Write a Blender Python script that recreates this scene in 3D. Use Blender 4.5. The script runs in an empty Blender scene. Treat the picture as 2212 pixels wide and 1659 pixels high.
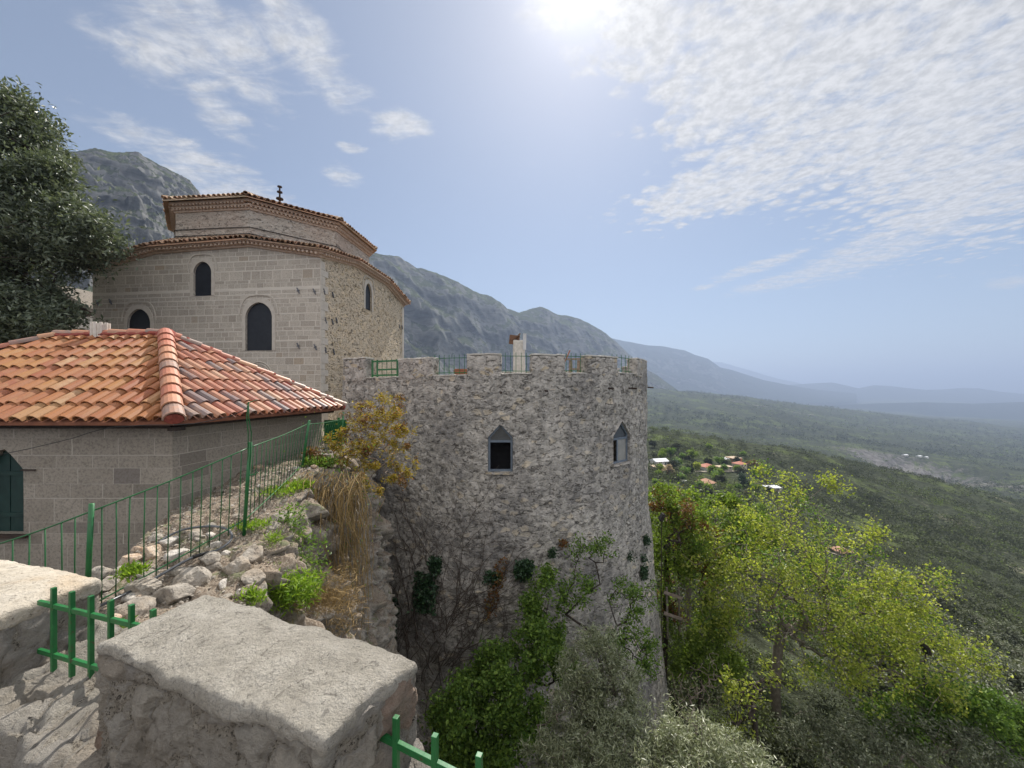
import bpy, math, random
import numpy as np
from math import radians, sin, cos, pi

# ------------------------------------------------------------------ camera, world, sun, exposure
scene = bpy.context.scene
COL = scene.collection
F, CX, HY = 830.0, 1106.0, 845.0          # focal length, centre column and horizon row of a 2212 x 1659 picture

def P(px, py, Y):
    return np.array([(px - CX) / F * Y, Y, (HY - py) / F * Y])

cam_data = bpy.data.cameras.new("camera")
cam = bpy.data.objects.new("camera", cam_data)
COL.objects.link(cam)
cam_data.sensor_width = 36.0
cam_data.lens = F / 2212 * 36.0
cam_data.shift_y = (HY - 829.5) / 2212
cam_data.clip_start = 0.05
cam_data.clip_end = 90000
cam.rotation_euler = (radians(90), 0, 0)
scene.camera = cam

SUN_EL, SUN_AZ = 47.5, 10.0                # azimuth clockwise from +Y
sun_dir = np.array([sin(radians(SUN_AZ)) * cos(radians(SUN_EL)), cos(radians(SUN_AZ)) * cos(radians(SUN_EL)), sin(radians(SUN_EL))])
sd = bpy.data.lights.new("sun", 'SUN')
sd.energy = 4.9
sd.angle = radians(0.5)
sd.color = (1.0, 0.95, 0.87)
sun = bpy.data.objects.new("sun", sd)
COL.objects.link(sun)
sun.rotation_euler = (radians(90 - SUN_EL), 0, radians(180 - SUN_AZ))
sun.location = tuple(sun_dir * 60)

vs = scene.view_settings
vs.view_transform = 'Standard'
vs.look = 'None'
vs.gamma = 1
vs.exposure = 0.74
scene.cycles.max_bounces = 8
scene.cycles.diffuse_bounces = 3
scene.cycles.transparent_max_bounces = 8
scene.cycles.volume_bounces = 0
scene.cycles.sample_clamp_indirect = 8


class NT:
    """small helper for node trees"""
    def __init__(self, tree):
        self.t = tree

    def n(self, typ, ins=None, **props):
        nd = self.t.nodes.new(typ)
        for k, v in props.items():
            setattr(nd, k, v)
        for k, v in (ins or {}).items():
            s = nd.inputs[k]
            if isinstance(v, bpy.types.NodeSocket):
                self.t.links.new(v, s)
            else:
                if isinstance(v, tuple) and len(v) == 3 and s.type == 'RGBA':
                    v = (*v, 1)
                s.default_value = v
        return nd

    def math(self, op, a, b=0.0, c=0.0, clamp=False):
        return self.n('ShaderNodeMath', {0: a, 1: b, 2: c}, operation=op, use_clamp=clamp).outputs[0]

    def vmath(self, op, a, b=(0, 0, 0)):
        nd = self.n('ShaderNodeVectorMath', {0: a}, operation=op)
        if op == 'SCALE':
            if isinstance(b, bpy.types.NodeSocket):
                self.t.links.new(b, nd.inputs['Scale'])
            else:
                nd.inputs['Scale'].default_value = b
        elif isinstance(b, bpy.types.NodeSocket):
            self.t.links.new(b, nd.inputs[1])
        else:
            nd.inputs[1].default_value = b
        return nd.outputs[1] if op in ('DOT_PRODUCT', 'LENGTH') else nd.outputs[0]

    def noise(self, vec, scale, detail=4.0, rough=0.55, dist=0.0):
        return self.n('ShaderNodeTexNoise', {'Vector': vec, 'Scale': scale, 'Detail': detail, 'Roughness': rough, 'Distortion': dist}).outputs['Fac']

    def ramp(self, fac, stops, interp='LINEAR'):
        nd = self.n('ShaderNodeValToRGB', {'Fac': fac})
        cr = nd.color_ramp
        cr.interpolation = interp
        while len(cr.elements) < len(stops):
            cr.elements.new(0.5)
        for e, (p, c) in zip(cr.elements, stops):
            e.position = p
            e.color = (c, c, c, 1) if isinstance(c, (int, float)) else (*c, 1)
        return nd.outputs[0]

    def sstep(self, x, lo, hi, a=0.0, b=1.0):
        return self.n('ShaderNodeMapRange', {'Value': x, 'From Min': lo, 'From Max': hi, 'To Min': a, 'To Max': b}, interpolation_type='SMOOTHSTEP').outputs[0]

    def mix(self, fac, a, b, mode='MIX'):
        nd = self.n('ShaderNodeMix', data_type='RGBA', blend_type=mode)
        for i, v in ((0, fac), (6, a), (7, b)):
            s = nd.inputs[i]
            if isinstance(v, bpy.types.NodeSocket):
                self.t.links.new(v, s)
            else:
                s.default_value = (*v, 1) if isinstance(v, tuple) else v
        return nd.outputs[2]


world = bpy.data.worlds.new("World")
scene.world = world
world.use_nodes = True
w = NT(world.node_tree)
w.t.nodes.clear()
sky = w.n('ShaderNodeTexSky')
sky.sky_type = 'NISHITA'
sky.sun_disc = False
sky.sun_elevation = radians(SUN_EL)
sky.sun_rotation = radians(SUN_AZ)
sky.altitude = 600
sky.air_density = 1.0
sky.dust_density = 0.6
sky.ozone_density = 1.5
geo = w.n('ShaderNodeTexCoord').outputs['Generated']
sep = w.n('ShaderNodeSeparateXYZ', {0: geo})
dx, dy, dz = sep.outputs
zc = w.math('MAXIMUM', dz, 0.03)
up = w.n('ShaderNodeCombineXYZ', {0: w.math('DIVIDE', dx, zc), 1: w.math('DIVIDE', dy, zc), 2: 0.0}).outputs[0]   # point on the cloud layer
az = w.math('ARCTAN2', dx, dy)
el = w.math('ARCSINE', dz)

def azel(px, py):
    x, z = (px - CX) / F, (HY - py) / F
    return math.atan2(x, 1), math.atan2(z, math.hypot(x, 1))

warp = w.n('ShaderNodeTexNoise', {'Vector': up, 'Scale': 2.2, 'Detail': 3.0}).outputs['Color']
warp = w.vmath('SCALE', w.vmath('SUBTRACT', warp, (0.5, 0.5, 0.5)), 0.09)
upw = w.vmath('ADD', up, warp)
fine_w = w.vmath('SCALE', w.vmath('SUBTRACT', w.n('ShaderNodeTexNoise', {'Vector': up, 'Scale': 11.0, 'Detail': 5.0, 'Roughness': 0.65}).outputs['Color'], (0.5, 0.5, 0.5)), 0.11)
cellv = w.n('ShaderNodeTexVoronoi', {'Vector': w.vmath('ADD', upw, fine_w), 'Scale': 11.5, 'Smoothness': 0.45}, feature='SMOOTH_F1').outputs['Distance']
flake = w.math('ADD', w.math('ADD', w.math('MULTIPLY', w.sstep(cellv, 0.75, 0.1), 0.30), w.math('MULTIPLY', w.noise(upw, 20.0, 7.0, 0.66), 0.50)), w.math('MULTIPLY', w.noise(up, 2.3, 4.0, 0.55), 0.38))
stretch = w.n('ShaderNodeMapping', {'Vector': upw, 'Rotation': (0, 0, 0.5), 'Scale': (3.6, 9.5, 1)}).outputs[0]
wisp = w.noise(stretch, 1.0, 9.0, 0.66, 0.8)

def blob(px, py, rx, ry, rot=0.0, hard=0.25):
    a0, e0 = azel(px, py)
    s = math.hypot(1, (px - CX) / F)
    ra, re = rx / F / s / s, ry / F / s
    c, sn = cos(rot), sin(rot)
    da, de = w.math('SUBTRACT', az, a0), w.math('SUBTRACT', el, e0)
    u = w.math('DIVIDE', w.math('ADD', w.math('MULTIPLY', da, c), w.math('MULTIPLY', de, sn)), ra)
    v = w.math('DIVIDE', w.math('SUBTRACT', w.math('MULTIPLY', de, c), w.math('MULTIPLY', da, sn)), re)
    d = w.math('SQRT', w.math('ADD', w.math('MULTIPLY', u, u), w.math('MULTIPLY', v, v)))
    return w.sstep(d, 1.25, hard, 0.0, 1.0)

def union(lst):
    r = lst[0]
    for q in lst[1:]:
        r = w.math('MAXIMUM', r, q)
    return r

sheet = union([blob(1950, 60, 640, 330, 0.0, 0.45), blob(2150, 290, 560, 270, 0.15, 0.3), blob(1560, 400, 300, 75, 0.1, 0.2),
               blob(1700, 330, 330, 120, 0.0, 0.2), blob(1400, 70, 200, 120, 0.0, 0.1), blob(1600, 170, 300, 190, 0.0, 0.2), blob(1400, 20, 260, 150, 0.0, 0.15), blob(2800, 200, 800, 500)])
wisps = union([blob(430, 60, 330, 130, -0.25, 0.2), blob(660, 110, 230, 80, -0.4, 0.15), blob(330, 130, 200, 60, -0.1, 0.1), blob(480, 400, 330, 75, -0.25, 0.3),
               blob(1960, 505, 380, 60, 0.30, 0.4), blob(2150, 430, 250, 60, 0.35, 0.4), blob(1700, 605, 190, 22, 0.12, 0.3), blob(1640, 575, 160, 18, 0.2, 0.3), blob(470, 235, 130, 60, -0.5, 0.1),
               blob(870, 275, 95, 40, 0.1, 0.35), blob(740, 380, 70, 30, 0, 0.1), blob(2180, 610, 80, 22), blob(1520, 620, 40, 9), blob(760, 320, 50, 14),
               blob(1200, 20, 110, 60), blob(-400, 300, 500, 200)])
dens = w.math('MAXIMUM',
              w.sstep(w.math('ADD', w.math('ADD', flake, w.math('MULTIPLY', wisp, 0.45)), w.math('MULTIPLY', sheet, 0.60)), 1.0, 1.38),
              w.math('MULTIPLY', w.sstep(w.math('ADD', w.math('ADD', wisp, w.math('MULTIPLY', flake, 0.45)), w.math('MULTIPLY', wisps, 0.54)), 0.97, 1.5), 0.95))
dens = w.math('MULTIPLY', dens, w.sstep(dz, 0.06, 0.2))
# added cloud, out of view behind and overhead, as neutral fill for shaded walls
fill_bank = w.math('MAXIMUM', w.sstep(dy, 0.25, -0.25), w.sstep(dz, 0.80, 0.95))
fill_bank = w.math('MULTIPLY', w.math('MULTIPLY', fill_bank, w.sstep(w.noise(upw, 2.5, 5.0, 0.6), 0.25, 0.5, 0.55, 1.0)), w.sstep(dz, 0.0, 0.08))
dens = w.math('MAXIMUM', dens, fill_bank)
cl_shade = w.sstep(w.noise(upw, 26.0, 5.0, 0.65), 0.3, 0.7, 0.78, 1.1)
sunv = w.vmath('DOT_PRODUCT', geo, tuple(sun_dir))
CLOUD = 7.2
cloud_gain = w.sstep(dy, 0.3, -0.3, CLOUD, CLOUD * 2.3)      # unseen added cloud made brighter to lift the shaded sides
cloud_col = w.vmath('SCALE', w.n('ShaderNodeCombineXYZ', {0: 1.0, 1: 0.985, 2: 0.97}).outputs[0], w.math('MULTIPLY', cl_shade, cloud_gain))
glow = w.math('MULTIPLY', w.math('POWER', w.math('MAXIMUM', sunv, 0.0), 30.0), 0.9)
glow = w.math('ADD', glow, w.math('MULTIPLY', w.math('POWER', w.math('MAXIMUM', sunv, 0.0), 8.0), 1.0))
glow = w.math('ADD', glow, w.math('MULTIPLY', w.math('POWER', w.math('MAXIMUM', sunv, 0.0), 260.0), 5.0))
skyc = w.mix(0.22, sky.outputs[0], (4.6, 4.65, 4.6))
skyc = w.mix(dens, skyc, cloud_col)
skyc = w.vmath('ADD', skyc, w.vmath('SCALE', w.n('ShaderNodeCombineXYZ', {0: 1.0, 1: 0.97, 2: 0.92}).outputs[0], glow))
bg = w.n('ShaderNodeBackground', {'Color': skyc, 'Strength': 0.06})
wo = w.n('ShaderNodeOutputWorld', {'Surface': bg.outputs[0]})

# ------------------------------------------------------------------ numpy noise
def _hash(ix, iy, iz, seed):
    h = (ix.astype(np.int64) * 374761393 + iy.astype(np.int64) * 668265263 + iz.astype(np.int64) * 2147483647 + seed * 1274126177) & 0xFFFFFFFF
    h = ((h ^ (h >> 13)) * 1274126177) & 0xFFFFFFFF
    h = ((h ^ (h >> 16)) * 2246822519) & 0xFFFFFFFF
    h = h ^ (h >> 15)
    return (h & 0xFFFFFF) / float(0x1000000)

def vnoise(p, seed=0):
    i = np.floor(p)
    f = p - i
    f = f * f * f * (f * (f * 6 - 15) + 10)
    i = i.astype(np.int64)
    r = 0
    for a in (0, 1):
        for b in (0, 1):
            for c in (0, 1):
                wgt = (f[:, 0] if a else 1 - f[:, 0]) * (f[:, 1] if b else 1 - f[:, 1]) * (f[:, 2] if c else 1 - f[:, 2])
                r = r + wgt * _hash(i[:, 0] + a, i[:, 1] + b, i[:, 2] + c, seed)
    return r * 2 - 1

def fbm(p, octv=4, seed=0, gain=0.5):
    s, a, t = 0, 1.0, 0
    for k in range(octv):
        s = s + a * vnoise(p * (2.03 ** k) + k * 17.3, seed + k)
        t += a
        a *= gain
    return s / t

def ridged(p, octv=4, seed=0, gain=0.5):
    s, a, t = 0, 1.0, 0
    for k in range(octv):
        s = s + a * (1 - np.abs(vnoise(p * (2.03 ** k) + k * 11.7, seed + k)) * 2)
        t += a
        a *= gain
    return s / t

def fbm3(p, octv=4, seed=0, gain=0.5):
    return np.stack([fbm(p + 31.7 * k, octv, seed + 7 * k, gain) for k in range(3)], 1)

def worley(p, seed=0):
    i = np.floor(p).astype(np.int64)
    f1 = np.full(len(p), 9.0)
    f2 = np.full(len(p), 9.0)
    cid = np.zeros(len(p))
    for a in (-1, 0, 1):
        for b in (-1, 0, 1):
            for c in (-1, 0, 1):
                q = i + np.array([a, b, c])
                o = np.stack([_hash(q[:, 0], q[:, 1], q[:, 2], seed + s) for s in (1, 2, 3)], 1)
                d = np.linalg.norm(q + o - p, axis=1)
                r = _hash(q[:, 0], q[:, 1], q[:, 2], seed + 9)
                closer = d < f1
                f2 = np.where(closer, f1, np.minimum(f2, d))
                cid = np.where(closer, r, cid)
                f1 = np.where(closer, d, f1)
    return f1, f2, cid

# ------------------------------------------------------------------ mesh and object helpers
WORLD = {}

def link(o):
    COL.objects.link(o)
    return o

def tag(o, label=None, cat=None, group=None, kind=None):
    for k, v in (('label', label), ('category', cat), ('group', group), ('kind', kind)):
        if v:
            o[k] = v
    return o

def thing(name, label, cat, loc, group=None):
    o = link(bpy.data.objects.new(name, None))
    o.empty_display_size = 0.2
    o.location = tuple(float(c) for c in loc)
    WORLD[o.name] = np.array(loc, float)
    return tag(o, label, cat, group)

class MB:
    """collects vertices and faces (quads or triangles), then links them as one mesh object"""
    def __init__(self):
        self.V, self.F, self.n, self.UV, self.A = [], [], 0, [], []

    def add(self, V, Fs, uv=None, attr=None):
        V = np.asarray(V, float).reshape(-1, 3)
        for f in (Fs if isinstance(Fs, (list, tuple)) and len(Fs) and isinstance(Fs[0], np.ndarray) and Fs[0].ndim == 2 else [np.asarray(Fs)]):
            if len(f):
                self.F.append(np.asarray(f, np.int64) + self.n)
        self.V.append(V)
        self.UV.append(np.zeros((len(V), 2)) if uv is None else np.asarray(uv, float))
        self.A.append(np.zeros(len(V)) if attr is None else np.broadcast_to(np.asarray(attr, float), (len(V),)))
        self.n += len(V)
        return self

    def box(self, c, size, rot=0.0, tilt=None):
        s = np.array(size) / 2
        v = np.array([[x, y, z] for x in (-1, 1) for y in (-1, 1) for z in (-1, 1)]) * s
        if tilt is not None:
            v = v @ np.asarray(tilt).T
        c_, s_ = cos(rot), sin(rot)
        v = np.stack([v[:, 0] * c_ - v[:, 1] * s_, v[:, 0] * s_ + v[:, 1] * c_, v[:, 2]], 1) + np.asarray(c)
        f = np.array([[0, 1, 3, 2], [4, 6, 7, 5], [0, 4, 5, 1], [2, 3, 7, 6], [0, 2, 6, 4], [1, 5, 7, 3]])
        return self.add(v, f)

    def beam(self, a, b, wd, ht, upv=(0, 0, 1)):
        a, b = np.asarray(a, float), np.asarray(b, float)
        d = b - a
        L = np.linalg.norm(d)
        d = d / L
        s = np.cross(d, upv)
        if np.linalg.norm(s) < 1e-3:
            s = np.cross(d, (1, 0, 0.01))
        s /= np.linalg.norm(s)
        t = np.cross(s, d)
        return self.box((a + b) / 2, (L, wd, ht), tilt=np.stack([d, s, t], 1))

    def tube(self, pts, rad, sides=6, cap=True):
        pts = np.asarray(pts, float)
        n = len(pts)
        rad = np.broadcast_to(np.asarray(rad, float), (n,))
        tan = np.gradient(pts, axis=0)
        tan /= np.linalg.norm(tan, axis=1, keepdims=True) + 1e-9
        ref = np.array([0.3, 0.1, 1.0]) if abs(tan[:, 2]).mean() < 0.8 else np.array([1.0, 0.2, 0.1])
        s = np.cross(tan, ref)
        s /= np.linalg.norm(s, axis=1, keepdims=True) + 1e-9
        t = np.cross(s, tan)
        a = np.arange(sides) / sides * 2 * pi
        V = pts[:, None] + rad[:, None, None] * (np.cos(a)[None, :, None] * s[:, None] + np.sin(a)[None, :, None] * t[:, None])
        i, j = np.meshgrid(np.arange(n - 1), np.arange(sides), indexing='ij')
        j2 = (j + 1) % sides
        Fq = np.stack([i * sides + j, i * sides + j2, (i + 1) * sides + j2, (i + 1) * sides + j], -1).reshape(-1, 4)
        V = V.reshape(-1, 3)
        fs = [Fq]
        if cap:
            V = np.vstack([V, pts[:1], pts[-1:]])
            k = np.arange(sides)
            k2 = (k + 1) % sides
            b0 = (n - 1) * sides
            fs.append(np.stack([np.full(sides, n * sides), k2, k], 1))
            fs.append(np.stack([np.full(sides, n * sides + 1), b0 + k, b0 + k2], 1))
        return self.add(V, fs)

    def lathe(self, c, prof, sides=16):
        prof = np.asarray(prof, float)
        a = np.arange(sides) / sides * 2 * pi
        V = np.stack([np.outer(prof[:, 0], np.cos(a)), np.outer(prof[:, 0], np.sin(a)), np.repeat(prof[:, 1:2], sides, 1)], -1).reshape(-1, 3) + np.asarray(c)
        n = len(prof)
        i, j = np.meshgrid(np.arange(n - 1), np.arange(sides), indexing='ij')
        j2 = (j + 1) % sides
        return self.add(V, np.stack([i * sides + j, i * sides + j2, (i + 1) * sides + j2, (i + 1) * sides + j], -1).reshape(-1, 4))

    def build(self, name, mat, parent=None, smooth=False, origin=None, uv=False, attr=None, bevel=0.0, label=None):
        V = np.vstack(self.V)
        if parent is not None:
            o0 = WORLD[parent.name]
        elif origin is not None:
            o0 = np.array(origin, float)
        else:
            o0 = np.array([(V[:, 0].min() + V[:, 0].max()) / 2, (V[:, 1].min() + V[:, 1].max()) / 2, V[:, 2].min()])
        me = bpy.data.meshes.new(name)
        me.vertices.add(len(V))
        me.vertices.foreach_set('co', (V - o0).astype(np.float32).ravel())
        loops = np.concatenate([f.ravel() for f in self.F])
        tot = np.concatenate([np.full(len(f), f.shape[1]) for f in self.F])
        st = np.concatenate([[0], np.cumsum(tot)[:-1]])
        me.loops.add(len(loops))
        me.loops.foreach_set('vertex_index', loops.astype(np.int32))
        me.polygons.add(len(tot))
        me.polygons.foreach_set('loop_start', st.astype(np.int32))
        me.polygons.foreach_set('loop_total', tot.astype(np.int32))
        me.polygons.foreach_set('use_smooth', np.full(len(tot), bool(smooth)))
        if uv:
            UV = np.vstack(self.UV)
            lay = me.uv_layers.new(name='UVMap')
            lay.data.foreach_set('uv', UV[loops].astype(np.float32).ravel())
        if attr:
            at = me.attributes.new(attr, 'FLOAT', 'POINT')
            at.data.foreach_set('value', np.concatenate(self.A).astype(np.float32))
        me.update(calc_edges=True)
        me.validate()
        o = link(bpy.data.objects.new(name, me))
        if mat:
            me.materials.append(mat)
        if parent is not None:
            o.parent = parent
        else:
            o.location = tuple(o0)
        WORLD[o.name] = o0
        if bevel:
            bv = o.modifiers.new('bevel', 'BEVEL')
            bv.width = bevel
            bv.segments = 2
            bv.limit_method = 'ANGLE'
        if label:
            o['label'] = label
        return o

def grid_faces(nu, nv, flip=False):
    i, j = np.meshgrid(np.arange(nu - 1), np.arange(nv - 1), indexing='ij')
    q = np.stack([i * nv + j, (i + 1) * nv + j, (i + 1) * nv + j + 1, i * nv + j + 1], -1).reshape(-1, 4)
    return q[:, ::-1] if flip else q

def inside(poly, p):
    poly = np.asarray(poly, float)
    x, y = p[:, 0], p[:, 1]
    r = np.zeros(len(p), bool)
    j = len(poly) - 1
    for i in range(len(poly)):
        xi, yi = poly[i]
        xj, yj = poly[j]
        c = ((yi > y) != (yj > y)) & (x < (xj - xi) * (y - yi) / (yj - yi + 1e-12) + xi)
        r ^= c
        j = i
    return r

def snap(poly, p):
    poly = np.asarray(poly, float)
    best, bd = p.copy(), np.full(len(p), 1e9)
    for i in range(len(poly)):
        a, b = poly[i], poly[(i + 1) % len(poly)]
        t = np.clip(((p - a) @ (b - a)) / ((b - a) @ (b - a)), 0, 1)
        q = a + t[:, None] * (b - a)
        d = np.linalg.norm(p - q, axis=1)
        best = np.where((d < bd)[:, None], q, best)
        bd = np.minimum(bd, d)
    return best

def holed_grid(us, vs_, holes):
    """grid over (u, v) with openings cut cleanly along the hole outlines; returns uv points and quads"""
    nu, nv = len(us), len(vs_)
    uv = np.stack(np.meshgrid(us, vs_, indexing='ij'), -1).reshape(-1, 2)
    q = grid_faces(nu, nv)
    for h in holes:
        c = uv[q].mean(1)
        cut = inside(h, c)
        gone = np.zeros(len(uv), bool)
        gone[q[cut].ravel()] = True
        q = q[~cut]
        kept = np.zeros(len(uv), bool)
        kept[q.ravel()] = True
        b = gone & kept
        uv[b] = snap(h, uv[b])
    return uv, q

def ogee(cx, v0, wd, spring, top, n=6):
    """outline of a pointed arch opening: sill v0, springing line, apex"""
    L = [(cx - wd / 2, v0), (cx + wd / 2, v0)]
    for k in range(n + 1):
        a = k / n
        L.append((cx + wd / 2 * (1 - a ** 1.7), spring + (top - spring) * (1 - (1 - a) ** 1.6)))
    for k in range(n - 1, -1, -1):
        a = k / n
        L.append((cx - wd / 2 * (1 - a ** 1.7), spring + (top - spring) * (1 - (1 - a) ** 1.6)))
    return np.array(L)

def poly_prism(mb, pts, off):
    """closed outline pts (n,3) extruded by off (3,)"""
    pts = np.asarray(pts, float)
    n = len(pts)
    V = np.vstack([pts, pts + off, pts.mean(0)[None], (pts + off).mean(0)[None]])
    k = np.arange(n)
    k2 = (k + 1) % n
    mb.add(V, [np.stack([k, k2, k2 + n, k + n], 1), np.stack([np.full(n, 2 * n), k2, k], 1), np.stack([np.full(n, 2 * n + 1), k + n, k2 + n], 1)])

def ring_prism(mb, outer, inner, off):
    """frame between two outlines with equal point counts, extruded by off"""
    o, i_ = np.asarray(outer, float), np.asarray(inner, float)
    n = len(o)
    off = np.asarray(off, float)
    V = np.vstack([o, i_, o + off, i_ + off])
    k = np.arange(n)
    k2 = (k + 1) % n
    mb.add(V, np.vstack([np.stack([k, k2, k2 + n, k + n], 1), np.stack([k + 2 * n, k + 3 * n, k2 + 3 * n, k2 + 2 * n], 1),
                         np.stack([k, k + 2 * n, k2 + 2 * n, k2], 1), np.stack([k + n, k2 + n, k2 + 3 * n, k + 3 * n], 1)]))

def rough_box(mb, fn, dims, res, r=0.02, amp=0.01, freq=6.0, seed=0, fine=0.004, stones=0.0, sfreq=6.0):
    """surface of a box with rounded edges, mapped by fn(points in 0..dims) and roughened"""
    L = np.array(dims, float)
    n = [max(2, int(round(l / res)) + 1) for l in L]
    for ax in range(3):
        a, b = [k for k in range(3) if k != ax]
        for side in (0, 1):
            g = np.stack(np.meshgrid(np.linspace(0, L[a], n[a]), np.linspace(0, L[b], n[b]), indexing='ij'), -1).reshape(-1, 2)
            p = np.zeros((len(g), 3))
            p[:, a], p[:, b], p[:, ax] = g[:, 0], g[:, 1], L[ax] * side
            q = np.clip(p, r, L - r)
            d = p - q
            p = q + r * d / (np.linalg.norm(d, axis=1, keepdims=True) + 1e-9)
            W = fn(p)
            at = np.zeros(len(W))
            dv = amp * fbm3(W * freq, 4, seed) + fine * fbm3(W * freq * 7, 3, seed + 5)
            if stones:
                f1, f2, cid = worley(W * sfreq + 0.35 * fbm3(W * sfreq * 0.8, 2, seed + 3), seed)
                e_ = np.zeros((1, 3))
                e_[0, ax] = 0.01 * (1 if side else -1)
                nrm = fn(p + e_) - W
                nrm /= np.linalg.norm(nrm, axis=1, keepdims=True) + 1e-9
                bul = np.clip((f2 - f1) * 3.5, 0, 1)
                rim = np.minimum(np.minimum(g[:, 0], L[a] - g[:, 0]), np.minimum(g[:, 1], L[b] - g[:, 1]))
                dv = dv + nrm * (stones * (bul - 0.6) * (0.4 + cid) * np.clip(rim / 0.05, 0, 1))[:, None]
                at = np.where(bul > 0.25, 0.15 + 0.85 * cid, 0.0)
            mb.add(W + dv, grid_faces(n[a], n[b], flip=((ax == 1) == bool(side))), attr=at)
    return mb
# ------------------------------------------------------------------ materials
def newmat(name):
    m = bpy.data.materials.new(name)
    m.use_nodes = True
    t = NT(m.node_tree)
    b = m.node_tree.nodes['Principled BSDF']
    b.inputs['Specular IOR Level'].default_value = 0.25
    return m, t, b

def setc(t, b, col, rough=0.85, bump=None, bs=0.5, bd=0.02):
    if isinstance(col, bpy.types.NodeSocket):
        t.t.links.new(col, b.inputs['Base Color'])
    else:
        b.inputs['Base Color'].default_value = (*col, 1)
    b.inputs['Roughness'].default_value = rough
    if bump is not None:
        nd = t.n('ShaderNodeBump', {'Height': bump, 'Strength': bs, 'Distance': bd})
        t.t.links.new(nd.outputs[0], b.inputs['Normal'])

def pos(t):
    return t.n('ShaderNodeNewGeometry').outputs['Position']

def island(t):
    return t.n('ShaderNodeNewGeometry').outputs['Random Per Island']

def plain(name, c1, c2, scale=8.0, rough=0.6, bs=0.2, bd=0.005, metal=0.0, spec=0.3):
    m, t, b = newmat(name)
    p = pos(t)
    n = t.noise(p, scale, 5.0, 0.6)
    setc(t, b, t.ramp(n, [(0.3, c1), (0.7, c2)]), rough, t.noise(p, scale * 4, 4.0), bs, bd)
    b.inputs['Metallic'].default_value = metal
    b.inputs['Specular IOR Level'].default_value = spec
    return m

def brickwork(name, c1, c2, mortar, bw, bh, ms, var=0.35, tint=(0.2, 0.15, 0.12), bd=0.015, offs=0.5, darkbit=0.08):
    """coursed masonry over the UV map (metres)"""
    m, t, b = newmat(name)
    uv = t.n('ShaderNodeUVMap').outputs[0]
    s = t.n('ShaderNodeSeparateXYZ', {0: uv})
    p = pos(t)
    wob = t.math('MULTIPLY', t.math('SUBTRACT', t.n('ShaderNodeTexNoise', {'W': t.math('MULTIPLY', s.outputs[1], 1.6), 'Scale': 1.0, 'Detail': 2.0}, noise_dimensions='1D').outputs['Fac'], 0.5), bh * 2.8)
    row = t.math('FLOOR', t.math('DIVIDE', t.math('ADD', s.outputs[1], wob), bh))
    rnd = t.n('ShaderNodeTexWhiteNoise', {'W': row}, noise_dimensions='1D').outputs['Value']
    ux = t.math('ADD', t.math('MULTIPLY', s.outputs[0], t.math('ADD', 0.75, t.math('MULTIPLY', rnd, 0.6))), t.math('MULTIPLY', rnd, 7.3))
    ux = t.math('ADD', ux, t.math('MULTIPLY', t.math('SUBTRACT', t.n('ShaderNodeTexNoise', {'Vector': t.n('ShaderNodeCombineXYZ', {0: t.math('MULTIPLY', s.outputs[0], 1.3), 1: t.math('MULTIPLY', row, 5.1), 2: 0.0}).outputs[0], 'Scale': 1.0, 'Detail': 1.0}).outputs['Fac'], 0.5), bw * 1.1))
    small = t.noise(p, 9.0, 4.0)
    v2 = t.n('ShaderNodeCombineXYZ', {0: t.math('ADD', ux, t.math('MULTIPLY', small, 0.02)), 1: t.math('ADD', t.math('ADD', s.outputs[1], wob), t.math('MULTIPLY', small, 0.012)), 2: 0.0}).outputs[0]
    br = t.n('ShaderNodeTexBrick', {'Vector': v2, 'Color1': (0, 0, 0), 'Color2': (1, 1, 1), 'Mortar': (0.5, 0.5, 0.5), 'Scale': 1.0, 'Mortar Size': ms, 'Mortar Smooth': 0.3, 'Bias': 0.0, 'Brick Width': bw, 'Row Height': bh}, offset=offs)
    cell = t.n('ShaderNodeSeparateXYZ', {0: br.outputs['Color']}).outputs[0]
    base = t.ramp(cell, [(0.0, c1), (0.75, c2), (0.80 + darkbit, tuple(x * 0.86 for x in c1)), (1.0, tint)])
    big = t.noise(p, 0.45, 4.0, 0.6)
    base = t.mix(t.math('MULTIPLY', t.sstep(big, 0.35, 0.7), 0.35), base, tuple(x * 0.6 for x in c1))
    grain = t.noise(p, 26.0, 6.0, 0.7)
    base = t.mix(t.sstep(grain, 0.42, 0.72, 0.0, var), base, tuple(x * 0.45 for x in c1))
    pits = t.sstep(t.noise(p, 55.0, 3.0, 0.6), 0.63, 0.7)
    base = t.mix(t.math('MULTIPLY', pits, 0.5), base, (0.06, 0.05, 0.045))
    col = t.mix(br.outputs['Fac'], base, mortar)
    hgt = t.math('SUBTRACT', t.math('ADD', t.math('MULTIPLY', grain, 0.5), t.math('MULTIPLY', cell, 0.25)), t.math('MULTIPLY', br.outputs['Fac'], 0.45))
    setc(t, b, col, 0.92, hgt, 0.7, bd)
    return m

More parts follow.
